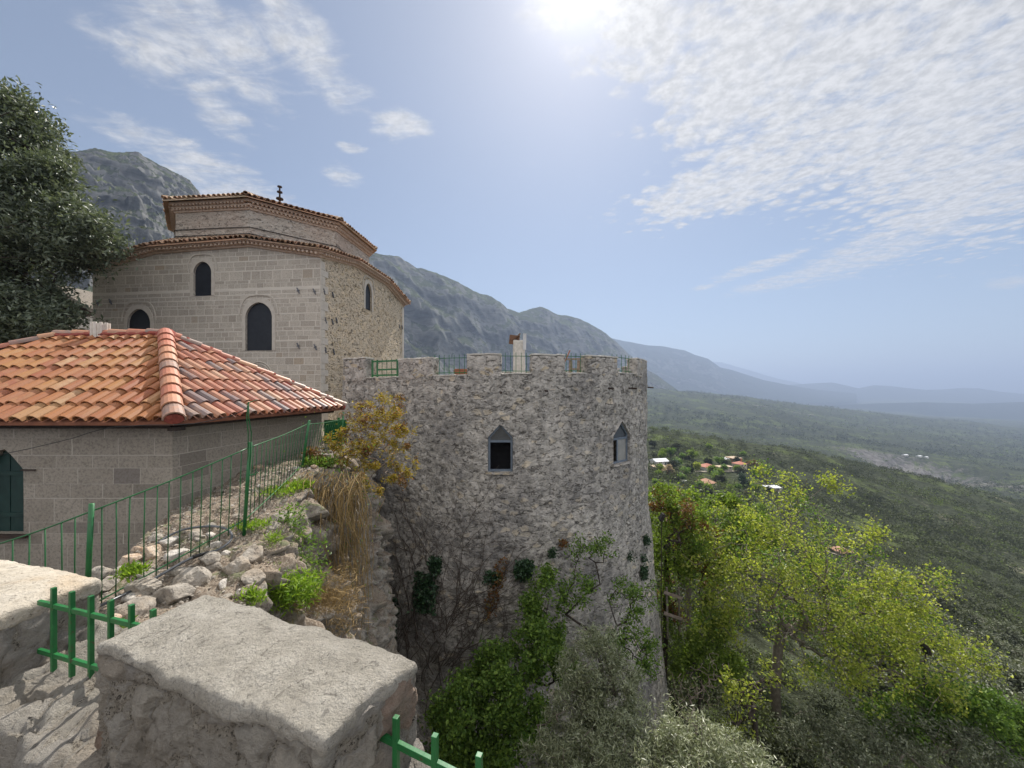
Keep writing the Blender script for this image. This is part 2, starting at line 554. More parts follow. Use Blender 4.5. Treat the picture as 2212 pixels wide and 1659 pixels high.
def rubble(name, c1, c2, joint, scale, stone_frac=0.5, bd=0.04, stain=(0.1, 0.09, 0.08), squash=1.6, holes=0.5, streak=False, dark=0.5, beige=None, beige_amt=0.88):
    """rough rubble walling in world position"""
    m, t, b = newmat(name)
    p = pos(t)
    pw = t.vmath('ADD', p, t.vmath('SCALE', t.vmath('SUBTRACT', t.n('ShaderNodeTexNoise', {'Vector': p, 'Scale': scale * 0.7, 'Detail': 3.0}).outputs['Color'], (0.5, 0.5, 0.5)), 0.55 / scale))
    pq = t.n('ShaderNodeMapping', {'Vector': pw, 'Scale': (1, 1, squash)}).outputs[0]
    vo = t.n('ShaderNodeTexVoronoi', {'Vector': pq, 'Scale': scale}, feature='F1')
    ve = t.n('ShaderNodeTexVoronoi', {'Vector': pq, 'Scale': scale}, feature='DISTANCE_TO_EDGE')
    cell = t.n('ShaderNodeSeparateXYZ', {0: vo.outputs['Color']})
    stone = t.ramp(cell.outputs[0], [(0.0, c1), (0.6, c2), (1.0, tuple(x * 0.7 for x in c1))])
    mask = t.sstep(ve.outputs['Distance'], 0.03, 0.12)
    grain = t.noise(p, scale * 9, 6.0, 0.7)
    med = t.noise(p, scale * 1.9, 5.0, 0.65)
    if beige is None:
        show = t.math('MULTIPLY', mask, t.sstep(cell.outputs[1], 1 - stone_frac, 1 - stone_frac + 0.15))
        col = t.mix(show, t.mix(med, joint, tuple(x * 0.75 for x in joint)), stone)
    else:
        show = t.math('MULTIPLY', t.sstep(ve.outputs['Distance'], 0.1, 0.2), t.sstep(cell.outputs[1], beige_amt, beige_amt + 0.03))
        col = t.mix(show, t.ramp(t.math('ADD', t.math('MULTIPLY', med, 0.85), t.math('MULTIPLY', cell.outputs[0], 0.15)), [(0.36, c1), (0.62, c2)]), beige)
    big = t.noise(p, 0.35, 5.0, 0.6)
    col = t.mix(t.math('MULTIPLY', t.sstep(big, 0.42, 0.68), dark), col, stain)
    if streak:
        st = t.noise(t.n('ShaderNodeMapping', {'Vector': p, 'Scale': (1.6, 1.6, 0.14)}).outputs[0], 1.0, 5.0, 0.6)
        col = t.mix(t.math('MULTIPLY', t.sstep(st, 0.5, 0.72), 0.45), col, tuple(x * 1.1 for x in c2))
    col = t.mix(t.sstep(grain, 0.48, 0.75, 0.0, 0.45), col, tuple(x * 0.45 for x in c1))
    crev = t.math('MULTIPLY', t.sstep(t.noise(t.n('ShaderNodeMapping', {'Vector': p, 'Scale': (1, 1, 1.7)}).outputs[0], scale * 1.5, 7.0, 0.72, 1.3), 0.55, 0.60), holes)
    col = t.mix(crev, col, (0.045, 0.04, 0.035))
    hgt = t.math('SUBTRACT', t.math('ADD', t.math('ADD', t.math('MULTIPLY', mask, 0.16), t.math('MULTIPLY', grain, 0.4)), t.math('MULTIPLY', med, 0.5)), t.math('MULTIPLY', crev, 0.6))
    setc(t, b, col, 0.95, hgt, 0.9, bd)
    return m

def tiles(name, stops, rough=0.55, moss=0.0, spec=0.4):
    m, t, b = newmat(name)
    p = pos(t)
    col = t.ramp(island(t), stops, 'CONSTANT')
    n = t.noise(p, 7.0, 4.0, 0.6)
    col = t.mix(t.sstep(n, 0.35, 0.7, 0.0, 0.55), col, t.ramp(t.math('FRACT', t.math('MULTIPLY', island(t), 7.31)), stops))
    col = t.mix(t.sstep(t.noise(p, 60.0, 4.0, 0.7), 0.5, 0.75, 0.0, 0.5), col, (0.10, 0.05, 0.035))
    if moss:
        col = t.mix(t.math('MULTIPLY', t.sstep(t.noise(p, 1.3, 4.0), 0.5, 0.62), moss), col, (0.09, 0.085, 0.03))
    setc(t, b, col, rough, t.noise(p, 90.0, 4.0), 0.25, 0.004)
    b.inputs['Specular IOR Level'].default_value = spec
    return m

def leafmat(name, stops, trans=0.45, rough=0.5, spec=0.3, tint=None, back=1.25):
    """leaf blades: reflect and let light through; colour differs from leaf to leaf, and from plant to plant with a tint attribute"""
    m, t, b = newmat(name)
    fac = island(t)
    if tint:
        fac = t.math('ADD', t.math('MULTIPLY', fac, 0.35), t.math('MULTIPLY', t.n('ShaderNodeAttribute', attribute_name=tint).outputs['Fac'], 0.65))
    col = t.ramp(fac, stops)
    setc(t, b, col, rough)
    b.inputs['Specular IOR Level'].default_value = spec
    tr = t.n('ShaderNodeBsdfTranslucent', {'Color': t.vmath('MULTIPLY', col, (back * 0.96, back, back * 0.55))})
    mx = t.n('ShaderNodeMixShader', {0: trans, 1: b.outputs[0], 2: tr.outputs[0]})
    out = [n for n in m.node_tree.nodes if n.type == 'OUTPUT_MATERIAL'][0]
    t.t.links.new(mx.outputs[0], out.inputs['Surface'])
    return m

M = {}
M['tower'] = rubble('weathered_grey_rubble_plaster', (0.235, 0.22, 0.20), (0.53, 0.49, 0.44), (0.2, 0.19, 0.18), 3.3, bd=0.08, stain=(0.155, 0.148, 0.148), holes=0.65, streak=True, dark=0.85, beige=(0.58, 0.50, 0.39), beige_amt=0.855)
M['merlon'] = rubble('battlement_rubble', (0.28, 0.26, 0.235), (0.55, 0.505, 0.455), (0.24, 0.22, 0.2), 3.2, bd=0.07, holes=0.6, dark=0.35, beige=(0.50, 0.42, 0.31), beige_amt=0.72)
M['lip'] = plain('pale_mortar', (0.42, 0.40, 0.36), (0.62, 0.58, 0.52), 9.0, 0.95, 0.6, 0.02)
M['ashlar'] = brickwork('limestone_ashlar', (0.265, 0.232, 0.192), (0.345, 0.305, 0.255), (0.385, 0.35, 0.30), 0.62, 0.26, 0.007, 0.75, (0.20, 0.175, 0.16), 0.014, darkbit=0.14)
M['mosque'] = brickwork('grey_coursed_stone', (0.44, 0.395, 0.335), (0.54, 0.49, 0.42), (0.56, 0.515, 0.45), 0.44, 0.23, 0.018, 0.7, (0.44, 0.36, 0.27), 0.02, darkbit=0.16)
M['ochre'] = rubble('ochre_rubble_wall', (0.57, 0.46, 0.31), (0.70, 0.58, 0.42), (0.68, 0.58, 0.44), 3.6, 0.6, 0.09, (0.46, 0.36, 0.24), 1.5, 0.75, dark=0.4)
M['drum'] = rubble('pale_rubble_with_brick', (0.46, 0.41, 0.35), (0.60, 0.545, 0.475), (0.54, 0.48, 0.41), 4.0, 0.6, 0.06, (0.46, 0.33, 0.26), 2.6, 0.6, dark=0.4)
M['dressed'] = plain('dressed_pale_stone', (0.44, 0.40, 0.345), (0.54, 0.495, 0.43), 6.0, 0.9, 0.4, 0.01)
M['cornice'] = plain('old_brick_cornice', (0.40, 0.29, 0.22), (0.56, 0.44, 0.345), 7.0, 0.95, 0.6, 0.02)
M['newtile'] = tiles('new_clay_tile', [(0.0, (0.32, 0.12, 0.048)), (0.25, (0.35, 0.145, 0.055)), (0.45, (0.37, 0.175, 0.06)), (0.58, (0.29, 0.095, 0.044)), (0.7, (0.38, 0.21, 0.095)), (0.82, (0.32, 0.13, 0.058)), (0.95, (0.41, 0.255, 0.135))], 0.5)
M['pan'] = plain('shaded_pan_tile', (0.13, 0.05, 0.03), (0.22, 0.085, 0.045), 6.0, 0.8, 0.3, 0.01)  # dark tone paints the shadow valleys between cover tiles into the sheet
M['darktile'] = tiles('mixed_clay_tile', [(0.0, (0.34, 0.12, 0.065)), (0.22, (0.40, 0.18, 0.10)), (0.42, (0.13, 0.10, 0.10)), (0.55, (0.42, 0.22, 0.13)), (0.68, (0.31, 0.10, 0.06)), (0.8, (0.17, 0.13, 0.13)), (0.88, (0.44, 0.27, 0.17))], 0.42, spec=0.5)
M['captile'] = tiles('glazed_ridge_tile', [(0.0, (0.42, 0.15, 0.09)), (0.3, (0.48, 0.23, 0.13)), (0.5, (0.24, 0.17, 0.14)), (0.66, (0.42, 0.15, 0.10)), (0.85, (0.46, 0.26, 0.15))], 0.5, spec=0.4)
M['oldtile'] = tiles('old_lichened_tile', [(0.0, (0.38, 0.25, 0.17)), (0.25, (0.50, 0.355, 0.25)), (0.5, (0.32, 0.21, 0.15)), (0.7, (0.58, 0.46, 0.34)), (0.85, (0.46, 0.27, 0.18))], 0.9, 0.35, 0.15)
M['redmortar'] = plain('red_mortar', (0.20, 0.045, 0.035), (0.33, 0.085, 0.06), 14.0, 0.9, 0.7, 0.02)
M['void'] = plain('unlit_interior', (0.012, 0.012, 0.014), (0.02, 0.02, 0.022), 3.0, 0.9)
M['slate_screen'] = plain('dark_window_screen', (0.016, 0.019, 0.026), (0.026, 0.03, 0.038), 5.0, 0.5, 0.1)
M['greenpaint'] = plain('green_gloss_paint', (0.010, 0.095, 0.026), (0.017, 0.145, 0.038), 14.0, 0.38, 0.25, 0.002, spec=0.5)
_m = M['greenpaint']
_t = NT(_m.node_tree)
_b = _m.node_tree.nodes['Principled BSDF']
_old = _b.inputs['Base Color'].links[0].from_socket
_t.t.links.new(_t.mix(_t.sstep(_t.noise(pos(_t), 34.0, 5.0, 0.7), 0.60, 0.66, 0.0, 0.8), _old, (0.075, 0.045, 0.028)), _b.inputs['Base Color'])
M['greendark'] = plain('dark_green_paint', (0.012, 0.085, 0.028), (0.02, 0.12, 0.035), 9.0, 0.5, 0.2, 0.002)
M['greendoor'] = plain('blackish_green_paint', (0.008, 0.026, 0.023), (0.014, 0.04, 0.034), 6.0, 0.55, 0.3, 0.004)
M['bluegrey'] = plain('blue_grey_frame', (0.115, 0.145, 0.185), (0.16, 0.19, 0.23), 9.0, 0.5, 0.2, 0.002)
M['glass'] = plain('dusty_glass', (0.035, 0.045, 0.055), (0.07, 0.08, 0.09), 4.0, 0.12, 0.0, spec=0.7)
M['paleglass'] = plain('pale_dusty_glass', (0.22, 0.22, 0.21), (0.32, 0.31, 0.29), 3.0, 0.25, 0.0, spec=0.6)
M['iron'] = plain('dark_iron', (0.035, 0.025, 0.022), (0.07, 0.045, 0.035), 16.0, 0.65, 0.3, 0.003, 0.4)
M['cable'] = plain('black_cable', (0.016, 0.016, 0.016), (0.03, 0.03, 0.03), 10.0, 0.5)
M['rustyiron'] = plain('rusted_iron_sheet', (0.10, 0.055, 0.035), (0.20, 0.11, 0.065), 9.0, 0.8, 0.5, 0.006)
M['tin'] = plain('pale_sheet_metal', (0.38, 0.38, 0.38), (0.55, 0.55, 0.55), 4.0, 0.5)
M['wood'] = plain('weathered_timber', (0.17, 0.125, 0.09), (0.29, 0.225, 0.165), 12.0, 0.85, 0.6, 0.006)
M['redwood'] = plain('reddish_plank', (0.22, 0.08, 0.045), (0.32, 0.14, 0.08), 12.0, 0.8, 0.5, 0.005)
M['anchor'] = plain('grey_iron_anchor', (0.10, 0.105, 0.12), (0.16, 0.165, 0.18), 12.0, 0.7)
M['whitepot'] = plain('lime_washed_clay', (0.50, 0.45, 0.39), (0.68, 0.63, 0.56), 6.0, 0.9, 0.4, 0.01)
M['hose'] = plain('grey_black_hose', (0.05, 0.055, 0.06), (0.12, 0.125, 0.135), 5.0, 0.35, 0.1, spec=0.5)

# coarse cement cap: pale grit with dark specks
m, t, b = newmat('coarse_cement')
p = pos(t)
n1, n2 = t.noise(p, 85.0, 6.0, 0.75), t.noise(p, 9.0, 6.0, 0.7)
col = t.ramp(n2, [(0.3, (0.41, 0.375, 0.315)), (0.5, (0.56, 0.515, 0.44)), (0.7, (0.68, 0.635, 0.555))])
col = t.mix(t.sstep(t.noise(p, 60.0, 6.0, 0.8), 0.54, 0.68, 0.0, 0.45), col, (0.20, 0.175, 0.145))
col = t.mix(t.sstep(t.noise(p, 150.0, 3.0, 0.6), 0.56, 0.64, 0.0, 0.7), col, (0.13, 0.115, 0.095))
col = t.mix(t.sstep(t.noise(t.vmath('ADD', p, (3.0, 7.0, 1.0)), 14.0, 7.0, 0.75, 1.5), 0.585, 0.625, 0.0, 0.6), col, (0.16, 0.145, 0.12))
col = t.mix(t.sstep(t.noise(p, 150.0, 3.0, 0.6), 0.6, 0.66, 0.0, 0.8), col, (0.62, 0.58, 0.52))
col = t.mix(t.sstep(t.noise(p, 22.0, 6.0, 0.75, 1.0), 0.56, 0.64, 0.0, 0.6), col, (0.15, 0.14, 0.125))
setc(t, b, col, 0.95, t.math('ADD', t.math('ADD', n1, t.math('MULTIPLY', n2, 1.5)), t.math('MULTIPLY', t.noise(p, 38.0, 6.0, 0.75), 1.4)), 1.0, 0.035)
M['cement'] = m

# parapet rubble: mortar with embedded stones marked by the mesh attribute 'stone'
m, t, b = newmat('parapet_rubble')
p = pos(t)
st = t.n('ShaderNodeAttribute', attribute_name='stone').outputs['Fac']
g1, g2, g3 = t.noise(p, 110.0, 6.0, 0.75), t.noise(p, 20.0, 6.0, 0.7), t.noise(p, 5.0, 4.0, 0.6)
mort = t.ramp(g2, [(0.32, (0.24, 0.21, 0.165)), (0.5, (0.42, 0.375, 0.31)), (0.68, (0.55, 0.50, 0.42))])
mort = t.mix(t.sstep(g1, 0.52, 0.60, 0.0, 0.9), mort, (0.06, 0.05, 0.04))
mort = t.mix(t.sstep(t.noise(p, 33.0, 7.0, 0.78, 1.2), 0.56, 0.61, 0.0, 0.9), mort, (0.05, 0.042, 0.035))
stc = t.ramp(st, [(0.0, (0.36, 0.33, 0.28)), (0.3, (0.45, 0.41, 0.355)), (0.55, (0.40, 0.37, 0.335)), (0.8, (0.55, 0.51, 0.44)), (0.985, (0.46, 0.40, 0.33)), (1.0, (0.38, 0.2, 0.13))])
stc = t.mix(t.sstep(g2, 0.45, 0.7, 0.0, 0.5), stc, (0.22, 0.20, 0.18))
col = t.mix(t.math('MULTIPLY', t.sstep(st, 0.02, 0.12), 0.85), mort, stc)
col = t.mix(t.sstep(g3, 0.5, 0.66, 0.0, 0.4), col, (0.30, 0.25, 0.19))
setc(t, b, col, 0.95, t.math('ADD', t.math('MULTIPLY', g1, 0.8), t.math('MULTIPLY', g2, 1.6)), 1.0, 0.05)
M['parapet'] = m

# outcrop rock and loose stones
def rockmat(name, c1, c2, c3, s=1.0, plants=0.0):
    m, t, b = newmat(name)
    p = pos(t)
    g1, g2, g3 = t.noise(p, 40.0 * s, 6.0, 0.75), t.noise(p, 6.0 * s, 6.0, 0.68), t.noise(p, 1.4 * s, 5.0, 0.6)
    col = t.ramp(g2, [(0.28, c1), (0.5, c2), (0.72, c3)])
    col = t.mix(t.sstep(g3, 0.5, 0.68, 0.0, 0.55), col, tuple(x * y for x, y in zip(c2, (0.95, 0.80, 0.64))))
    col = t.mix(t.sstep(g1, 0.55, 0.66, 0.0, 0.75), col, tuple(x * 0.25 for x in c1))
    col = t.mix(t.sstep(t.noise(p, 13.0 * s, 6.0, 0.75, 1.2), 0.58, 0.65, 0.0, 0.7), col, tuple(x * 0.3 for x in c1))
    if plants:
        nz = t.n('ShaderNodeSeparateXYZ', {0: t.n('ShaderNodeNewGeometry').outputs['Normal']}).outputs[2]
        up_ = t.math('MULTIPLY', t.sstep(nz, 0.35, 0.75), plants)
        soil = t.ramp(g1, [(0.36, (0.075, 0.05, 0.035)), (0.5, (0.19, 0.145, 0.105)), (0.62, (0.36, 0.31, 0.25))])
        soil = t.mix(t.sstep(t.noise(p, 3.0, 5.0, 0.65), 0.53, 0.62, 0.0, 0.75), soil, (0.075, 0.10, 0.03))
        col = t.mix(up_, col, soil)
    setc(t, b, col, 0.95, t.math('ADD', t.math('MULTIPLY', g1, 0.4), g2), 1.0, 0.04 / s)
    return m

M['rock'] = rockmat('limestone_rock', (0.19, 0.165, 0.14), (0.33, 0.295, 0.25), (0.45, 0.41, 0.36))
M['ledge'] = rockmat('outcrop_with_soil', (0.15, 0.13, 0.11), (0.31, 0.275, 0.23), (0.46, 0.42, 0.365), 1.0, 0.85)
M['rustrock'] = rockmat('iron_stained_stone', (0.30, 0.17, 0.10), (0.46, 0.36, 0.27), (0.60, 0.53, 0.45), 1.6)
M['whiterock'] = rockmat('pale_limestone', (0.36, 0.33, 0.29), (0.50, 0.46, 0.41), (0.62, 0.585, 0.53), 1.4)
M['yard'] = plain('trodden_earth', (0.14, 0.115, 0.09), (0.25, 0.215, 0.175), 3.0, 0.95, 0.8, 0.03)

# valley ground: scrub, grass and bare soil
def terrainmat(name, scrub, grass, soil, s, grass_lo, rock=None, rock_amt=0.0, gully=False):
    m, t, b = newmat(name)
    p = pos(t)
    a, c = t.noise(p, 0.012 * s, 6.0, 0.62), t.noise(p, 0.09 * s, 6.0, 0.65)
    d = t.noise(p, 0.4 * s, 4.0, 0.6)
    col = t.ramp(d, [(0.3, tuple(x * 0.55 for x in scrub)), (0.52, scrub), (0.72, tuple(x * 1.7 for x in scrub))])
    col = t.mix(t.sstep(t.math('ADD', t.math('MULTIPLY', a, 0.55), t.math('MULTIPLY', c, 0.45)), grass_lo, grass_lo + 0.09), col, t.mix(d, tuple(x * 0.6 for x in grass), grass))
    col = t.mix(t.sstep(t.math('ADD', t.math('MULTIPLY', t.noise(t.vmath('ADD', p, (531.0, 87.0, 0.0)), 0.02 * s, 6.0, 0.6), 0.6), t.math('MULTIPLY', d, 0.4)), 0.60, 0.68, 0.0, 0.6), col, soil)
    if rock:
        nz = t.n('ShaderNodeSeparateXYZ', {0: t.n('ShaderNodeNewGeometry').outputs['Normal']}).outputs[2]
        r = t.math('ADD', t.sstep(nz, 0.85, 0.45), t.math('MULTIPLY', t.math('SUBTRACT', c, 0.5), 2.2))
        strat = t.noise(t.n('ShaderNodeMapping', {'Vector': p, 'Rotation': (0.25, 0.1, 0.0), 'Scale': (0.35, 0.35, 2.2)}).outputs[0], 0.05 * s, 6.0, 0.68)
        rc = t.ramp(strat, [(0.3, tuple(x * 0.4 for x in rock)), (0.5, rock), (0.7, tuple(x * 1.35 for x in rock))])
        col = t.mix(t.math('MULTIPLY', t.sstep(r, 0.25, 0.75), rock_amt), col, rc)
    if gully:      # bare eroded badland on the far slope
        dv_ = t.vmath('MULTIPLY', t.vmath('SUBTRACT', p, (975.0, 900.0, 0.0)), (1 / 140.0, 1 / 260.0, 0.0))
        gd_ = t.math('ADD', t.vmath('LENGTH', dv_), t.math('MULTIPLY', t.math('SUBTRACT', c, 0.5), 1.6))
        col = t.mix(t.sstep(gd_, 0.95, 0.55), col, t.ramp(t.noise(t.n('ShaderNodeMapping', {'Vector': p, 'Scale': (1.0, 0.25, 1.0)}).outputs[0], 0.12, 5.0, 0.65), [(0.35, (0.07, 0.065, 0.06)), (0.65, (0.20, 0.19, 0.18))]))
    setc(t, b, col, 1.0, t.math('ADD', c, t.math('MULTIPLY', d, 0.5)), 1.0, 2.5 / s)
    b.inputs['Specular IOR Level'].default_value = 0.0
    return m

M['valley'] = terrainmat('scrub_covered_slope', (0.046, 0.052, 0.034), (0.105, 0.13, 0.052), (0.25, 0.225, 0.165), 1.0, 0.50, gully=True)
M['mountain'] = terrainmat('limestone_mountain', (0.05, 0.058, 0.034), (0.10, 0.12, 0.045), (0.17, 0.15, 0.12), 0.9, 0.53, (0.155, 0.152, 0.15), 0.85)
M['greenmountain'] = terrainmat('scrubby_limestone_mountain', (0.05, 0.058, 0.034), (0.10, 0.12, 0.045), (0.17, 0.15, 0.12), 0.8, 0.52, (0.17, 0.165, 0.16), 0.7)
M['farhill'] = terrainmat('far_wooded_hill', (0.03, 0.038, 0.028), (0.05, 0.065, 0.036), (0.16, 0.15, 0.12), 0.12, 0.58, (0.2, 0.2, 0.19), 0.4)
M['track'] = plain('dirt_track', (0.17, 0.15, 0.115), (0.27, 0.24, 0.19), 0.5, 1.0)

# vegetation
M['bark'] = plain('grey_bark', (0.10, 0.085, 0.07), (0.22, 0.19, 0.155), 9.0, 0.95, 0.8, 0.02)
M['darkbark'] = plain('dark_wet_bark', (0.03, 0.023, 0.02), (0.065, 0.05, 0.042), 9.0, 0.9, 0.8, 0.02)
M['twig'] = plain('grey_dead_twig', (0.16, 0.12, 0.095), (0.30, 0.25, 0.21), 5.0, 0.9)
M['dryvine'] = plain('dry_straw_vine', (0.19, 0.125, 0.05), (0.32, 0.225, 0.10), 3.0, 0.9)
M['barevine'] = plain('bare_dark_vine', (0.055, 0.043, 0.036), (0.12, 0.097, 0.08), 5.0, 0.9)
M['springleaf'] = leafmat('spring_yellow_green_leaf', [(0.0, (0.18, 0.235, 0.04)), (0.5, (0.29, 0.335, 0.055)), (1.0, (0.42, 0.43, 0.10))], 0.55, 0.45, 0.4)
M['brightleaf'] = leafmat('fresh_green_leaf', [(0.0, (0.085, 0.14, 0.02)), (0.5, (0.15, 0.22, 0.032)), (1.0, (0.24, 0.31, 0.055))], 0.5)
M['greenleaf'] = leafmat('mid_green_leaf', [(0.0, (0.06, 0.12, 0.022)), (0.5, (0.115, 0.195, 0.036)), (1.0, (0.21, 0.31, 0.055))], 0.42)
M['darkleaf'] = leafmat('dark_ivy_leaf', [(0.0, (0.018, 0.045, 0.022)), (1.0, (0.045, 0.09, 0.036))], 0.2, 0.4, 0.4)
M['oliveleaf'] = leafmat('silver_olive_leaf', [(0.0, (0.11, 0.13, 0.065)), (0.45, (0.21, 0.235, 0.13)), (1.0, (0.38, 0.395, 0.27))], 0.25, 0.38, 0.6)
M['evergreen'] = leafmat('glossy_evergreen_leaf', [(0.0, (0.05, 0.066, 0.045)), (0.5, (0.105, 0.13, 0.085)), (1.0, (0.20, 0.228, 0.165))], 0.25, 0.45, 0.4)
M['rustleaf'] = leafmat('rust_red_young_leaf', [(0.0, (0.12, 0.05, 0.02)), (0.6, (0.19, 0.09, 0.03)), (1.0, (0.15, 0.13, 0.03))], 0.35)
M['goldleaf'] = leafmat('mustard_flower_bud', [(0.0, (0.20, 0.155, 0.02)), (0.55, (0.34, 0.265, 0.035)), (0.85, (0.38, 0.28, 0.045)), (1.0, (0.40, 0.15, 0.04))], 0.35)
M['grassleaf'] = leafmat('fresh_grass_blade', [(0.0, (0.10, 0.19, 0.018)), (1.0, (0.27, 0.38, 0.045))], 0.45)
M['scrubleaf'] = leafmat('scrub_leaf', [(0.0, (0.024, 0.03, 0.019)), (0.35, (0.05, 0.058, 0.034)), (0.6, (0.088, 0.098, 0.06)), (0.8, (0.115, 0.155, 0.045)), (1.0, (0.18, 0.235, 0.065))], 0.25, 0.7, 0.15, 'tint')
M['greyolive'] = leafmat('dull_grey_olive_leaf', [(0.0, (0.06, 0.075, 0.042)), (0.5, (0.11, 0.125, 0.075)), (1.0, (0.19, 0.205, 0.14))], 0.22, 0.5, 0.4)
M['blossom'] = leafmat('pale_blossom', [(0.0, (0.30, 0.22, 0.14)), (1.0, (0.42, 0.34, 0.24))], 0.3)
# ------------------------------------------------------------------ setting: valley, mountains
rng = np.random.default_rng(7)
PXC = [-2600, 300, 1106, 1420, 1560, 1760, 2000, 2250, 3000, 5200]
LY = [3, 8, 16, 30, 60, 120, 250, 400, 520, 700, 1000, 1500, 2200, 2700, 4000, 6500, 10000, 16000, 34000]
TAB = {
    -2600: [3300, 2200, 1480, 1100, 930, 860, 820, 800, 800, 800, 800, 800, 800, 800, 800, 820, 830, 840, 845],
    300:   [3300, 2150, 1560, 1300, 1120, 1010, 950, 910, 905, 900, 900, 890, 880, 870, 860, 850, 848, 846, 846],
    1106:  [3300, 2050, 1560, 1330, 1200, 1110, 1030, 985, 985, 975, 950, 905, 870, 850, 850, 848, 847, 846, 846],
    1420:  [3300, 2000, 1530, 1320, 1200, 1110, 1030, 948, 985, 985, 935, 885, 845, 842, 850, 850, 848, 847, 846],
    1560:  [3300, 2000, 1560, 1340, 1220, 1120, 1050, 972, 1010, 1000, 950, 900, 855, 850, 862, 860, 852, 847, 846],
    1760:  [3300, 2020, 1620, 1430, 1290, 1180, 1080, 1000, 1040, 1025, 975, 930, 890, 877, 884, 868, 855, 848, 846],
    2000:  [3300, 2060, 1700, 1520, 1370, 1240, 1130, 1056, 1090, 1065, 1000, 950, 918, 902, 900, 878, 860, 849, 846],
    2250:  [3300, 2100, 1780, 1610, 1460, 1310, 1190, 1120, 1110, 1068, 1015, 975, 945, 922, 915, 888, 866, 850, 846],
    3000:  [3300, 2300, 1950, 1780, 1640, 1480, 1340, 1250, 1210, 1150, 1080, 1010, 970, 950, 935, 895, 868, 851, 846],
    5200:  [3600, 2700, 2400, 2200, 2050, 1850, 1650, 1480, 1400, 1300, 1180, 1070, 1000, 970, 945, 900, 870, 851, 846],
}
NPX, NLY = 420, 430
gpx = np.concatenate([np.linspace(-2600, 900, 60)[:-1], np.linspace(900, 2500, 300), np.linspace(2500, 5200, 62)[1:]])
NPX = len(gpx)
gl = np.linspace(math.log(3), math.log(34000), NLY)
col_y = np.stack([np.interp(gl, np.log(LY), TAB[c]) for c in PXC])          # columns x logY
ty = np.stack([np.interp(gpx, PXC, col_y[:, k]) for k in range(NLY)], 1)
for _ in range(5):
    ty[:, 1:-1] = 0.25 * ty[:, :-2] + 0.5 * ty[:, 1:-1] + 0.25 * ty[:, 2:]
for _ in range(30):
    ty[1:-1] = 0.25 * ty[:-2] + 0.5 * ty[1:-1] + 0.25 * ty[2:]
GY = np.exp(gl)[None, :].repeat(NPX, 0)
GX = (gpx[:, None] - CX) / F * GY
GZ = (HY - ty) / F * GY
p2 = np.stack([GX, GY, np.zeros_like(GX)], -1).reshape(-1, 3)
lev = [(3000.0, 0.016, 3), (420.0, 0.06, 4), (70.0, 0.045, 4), (11.0, 0.012, 4)]
D = GY.ravel()
nz = np.zeros(len(p2))
for wl, k, oc in lev:
    amp = np.where(D > wl * 0.6, wl * k, wl * k * (D / (wl * 0.6)) ** 1.5)
    nz += amp * fbm(p2 / wl, oc, int(wl))
far_m = np.clip((D - 4500) / 4000, 0, 1)
nz += far_m * 70 * np.clip(ridged(p2 / 2600, 4, 3), -0.4, 1) * np.clip((GX.ravel() / D + 0.1) / 0.5, 0, 1)
# eroded gully on the far slope
gx0, gy0 = (2010 - CX) / F * 900, 900
gd = np.hypot((p2[:, 0] - gx0) / 150, (p2[:, 1] - gy0) / 150)
nz -= 55 * np.clip(1 - gd, 0, 1) ** 0.6 * (0.7 + 0.5 * ridged(p2 / 60, 3, 5))
GZ = GZ + nz.reshape(GZ.shape)

def ground_z(x, y):
    px = np.clip(x / y * F + CX, gpx[0], gpx[-1] - 1)
    i = np.clip(np.searchsorted(gpx, px) - 1, 0, NPX - 2)
    fi = (px - gpx[i]) / (gpx[i + 1] - gpx[i])
    l = np.clip((np.log(np.maximum(y, 3.01)) - gl[0]) / (gl[1] - gl[0]), 0, NLY - 1.001)
    j = l.astype(int)
    fj = l - j
    return (GZ[i, j] * (1 - fi) * (1 - fj) + GZ[i + 1, j] * fi * (1 - fj) + GZ[i, j + 1] * (1 - fi) * fj + GZ[i + 1, j + 1] * fi * fj)

def gz(x, y):
    return float(ground_z(np.array([x], float), np.array([y], float))[0])

tag(MB().add(np.stack([GX, GY, GZ], -1).reshape(-1, 3), grid_faces(NPX, NLY)).build('valley', M['valley'], smooth=True, origin=(0, 0, 0)), kind='structure')

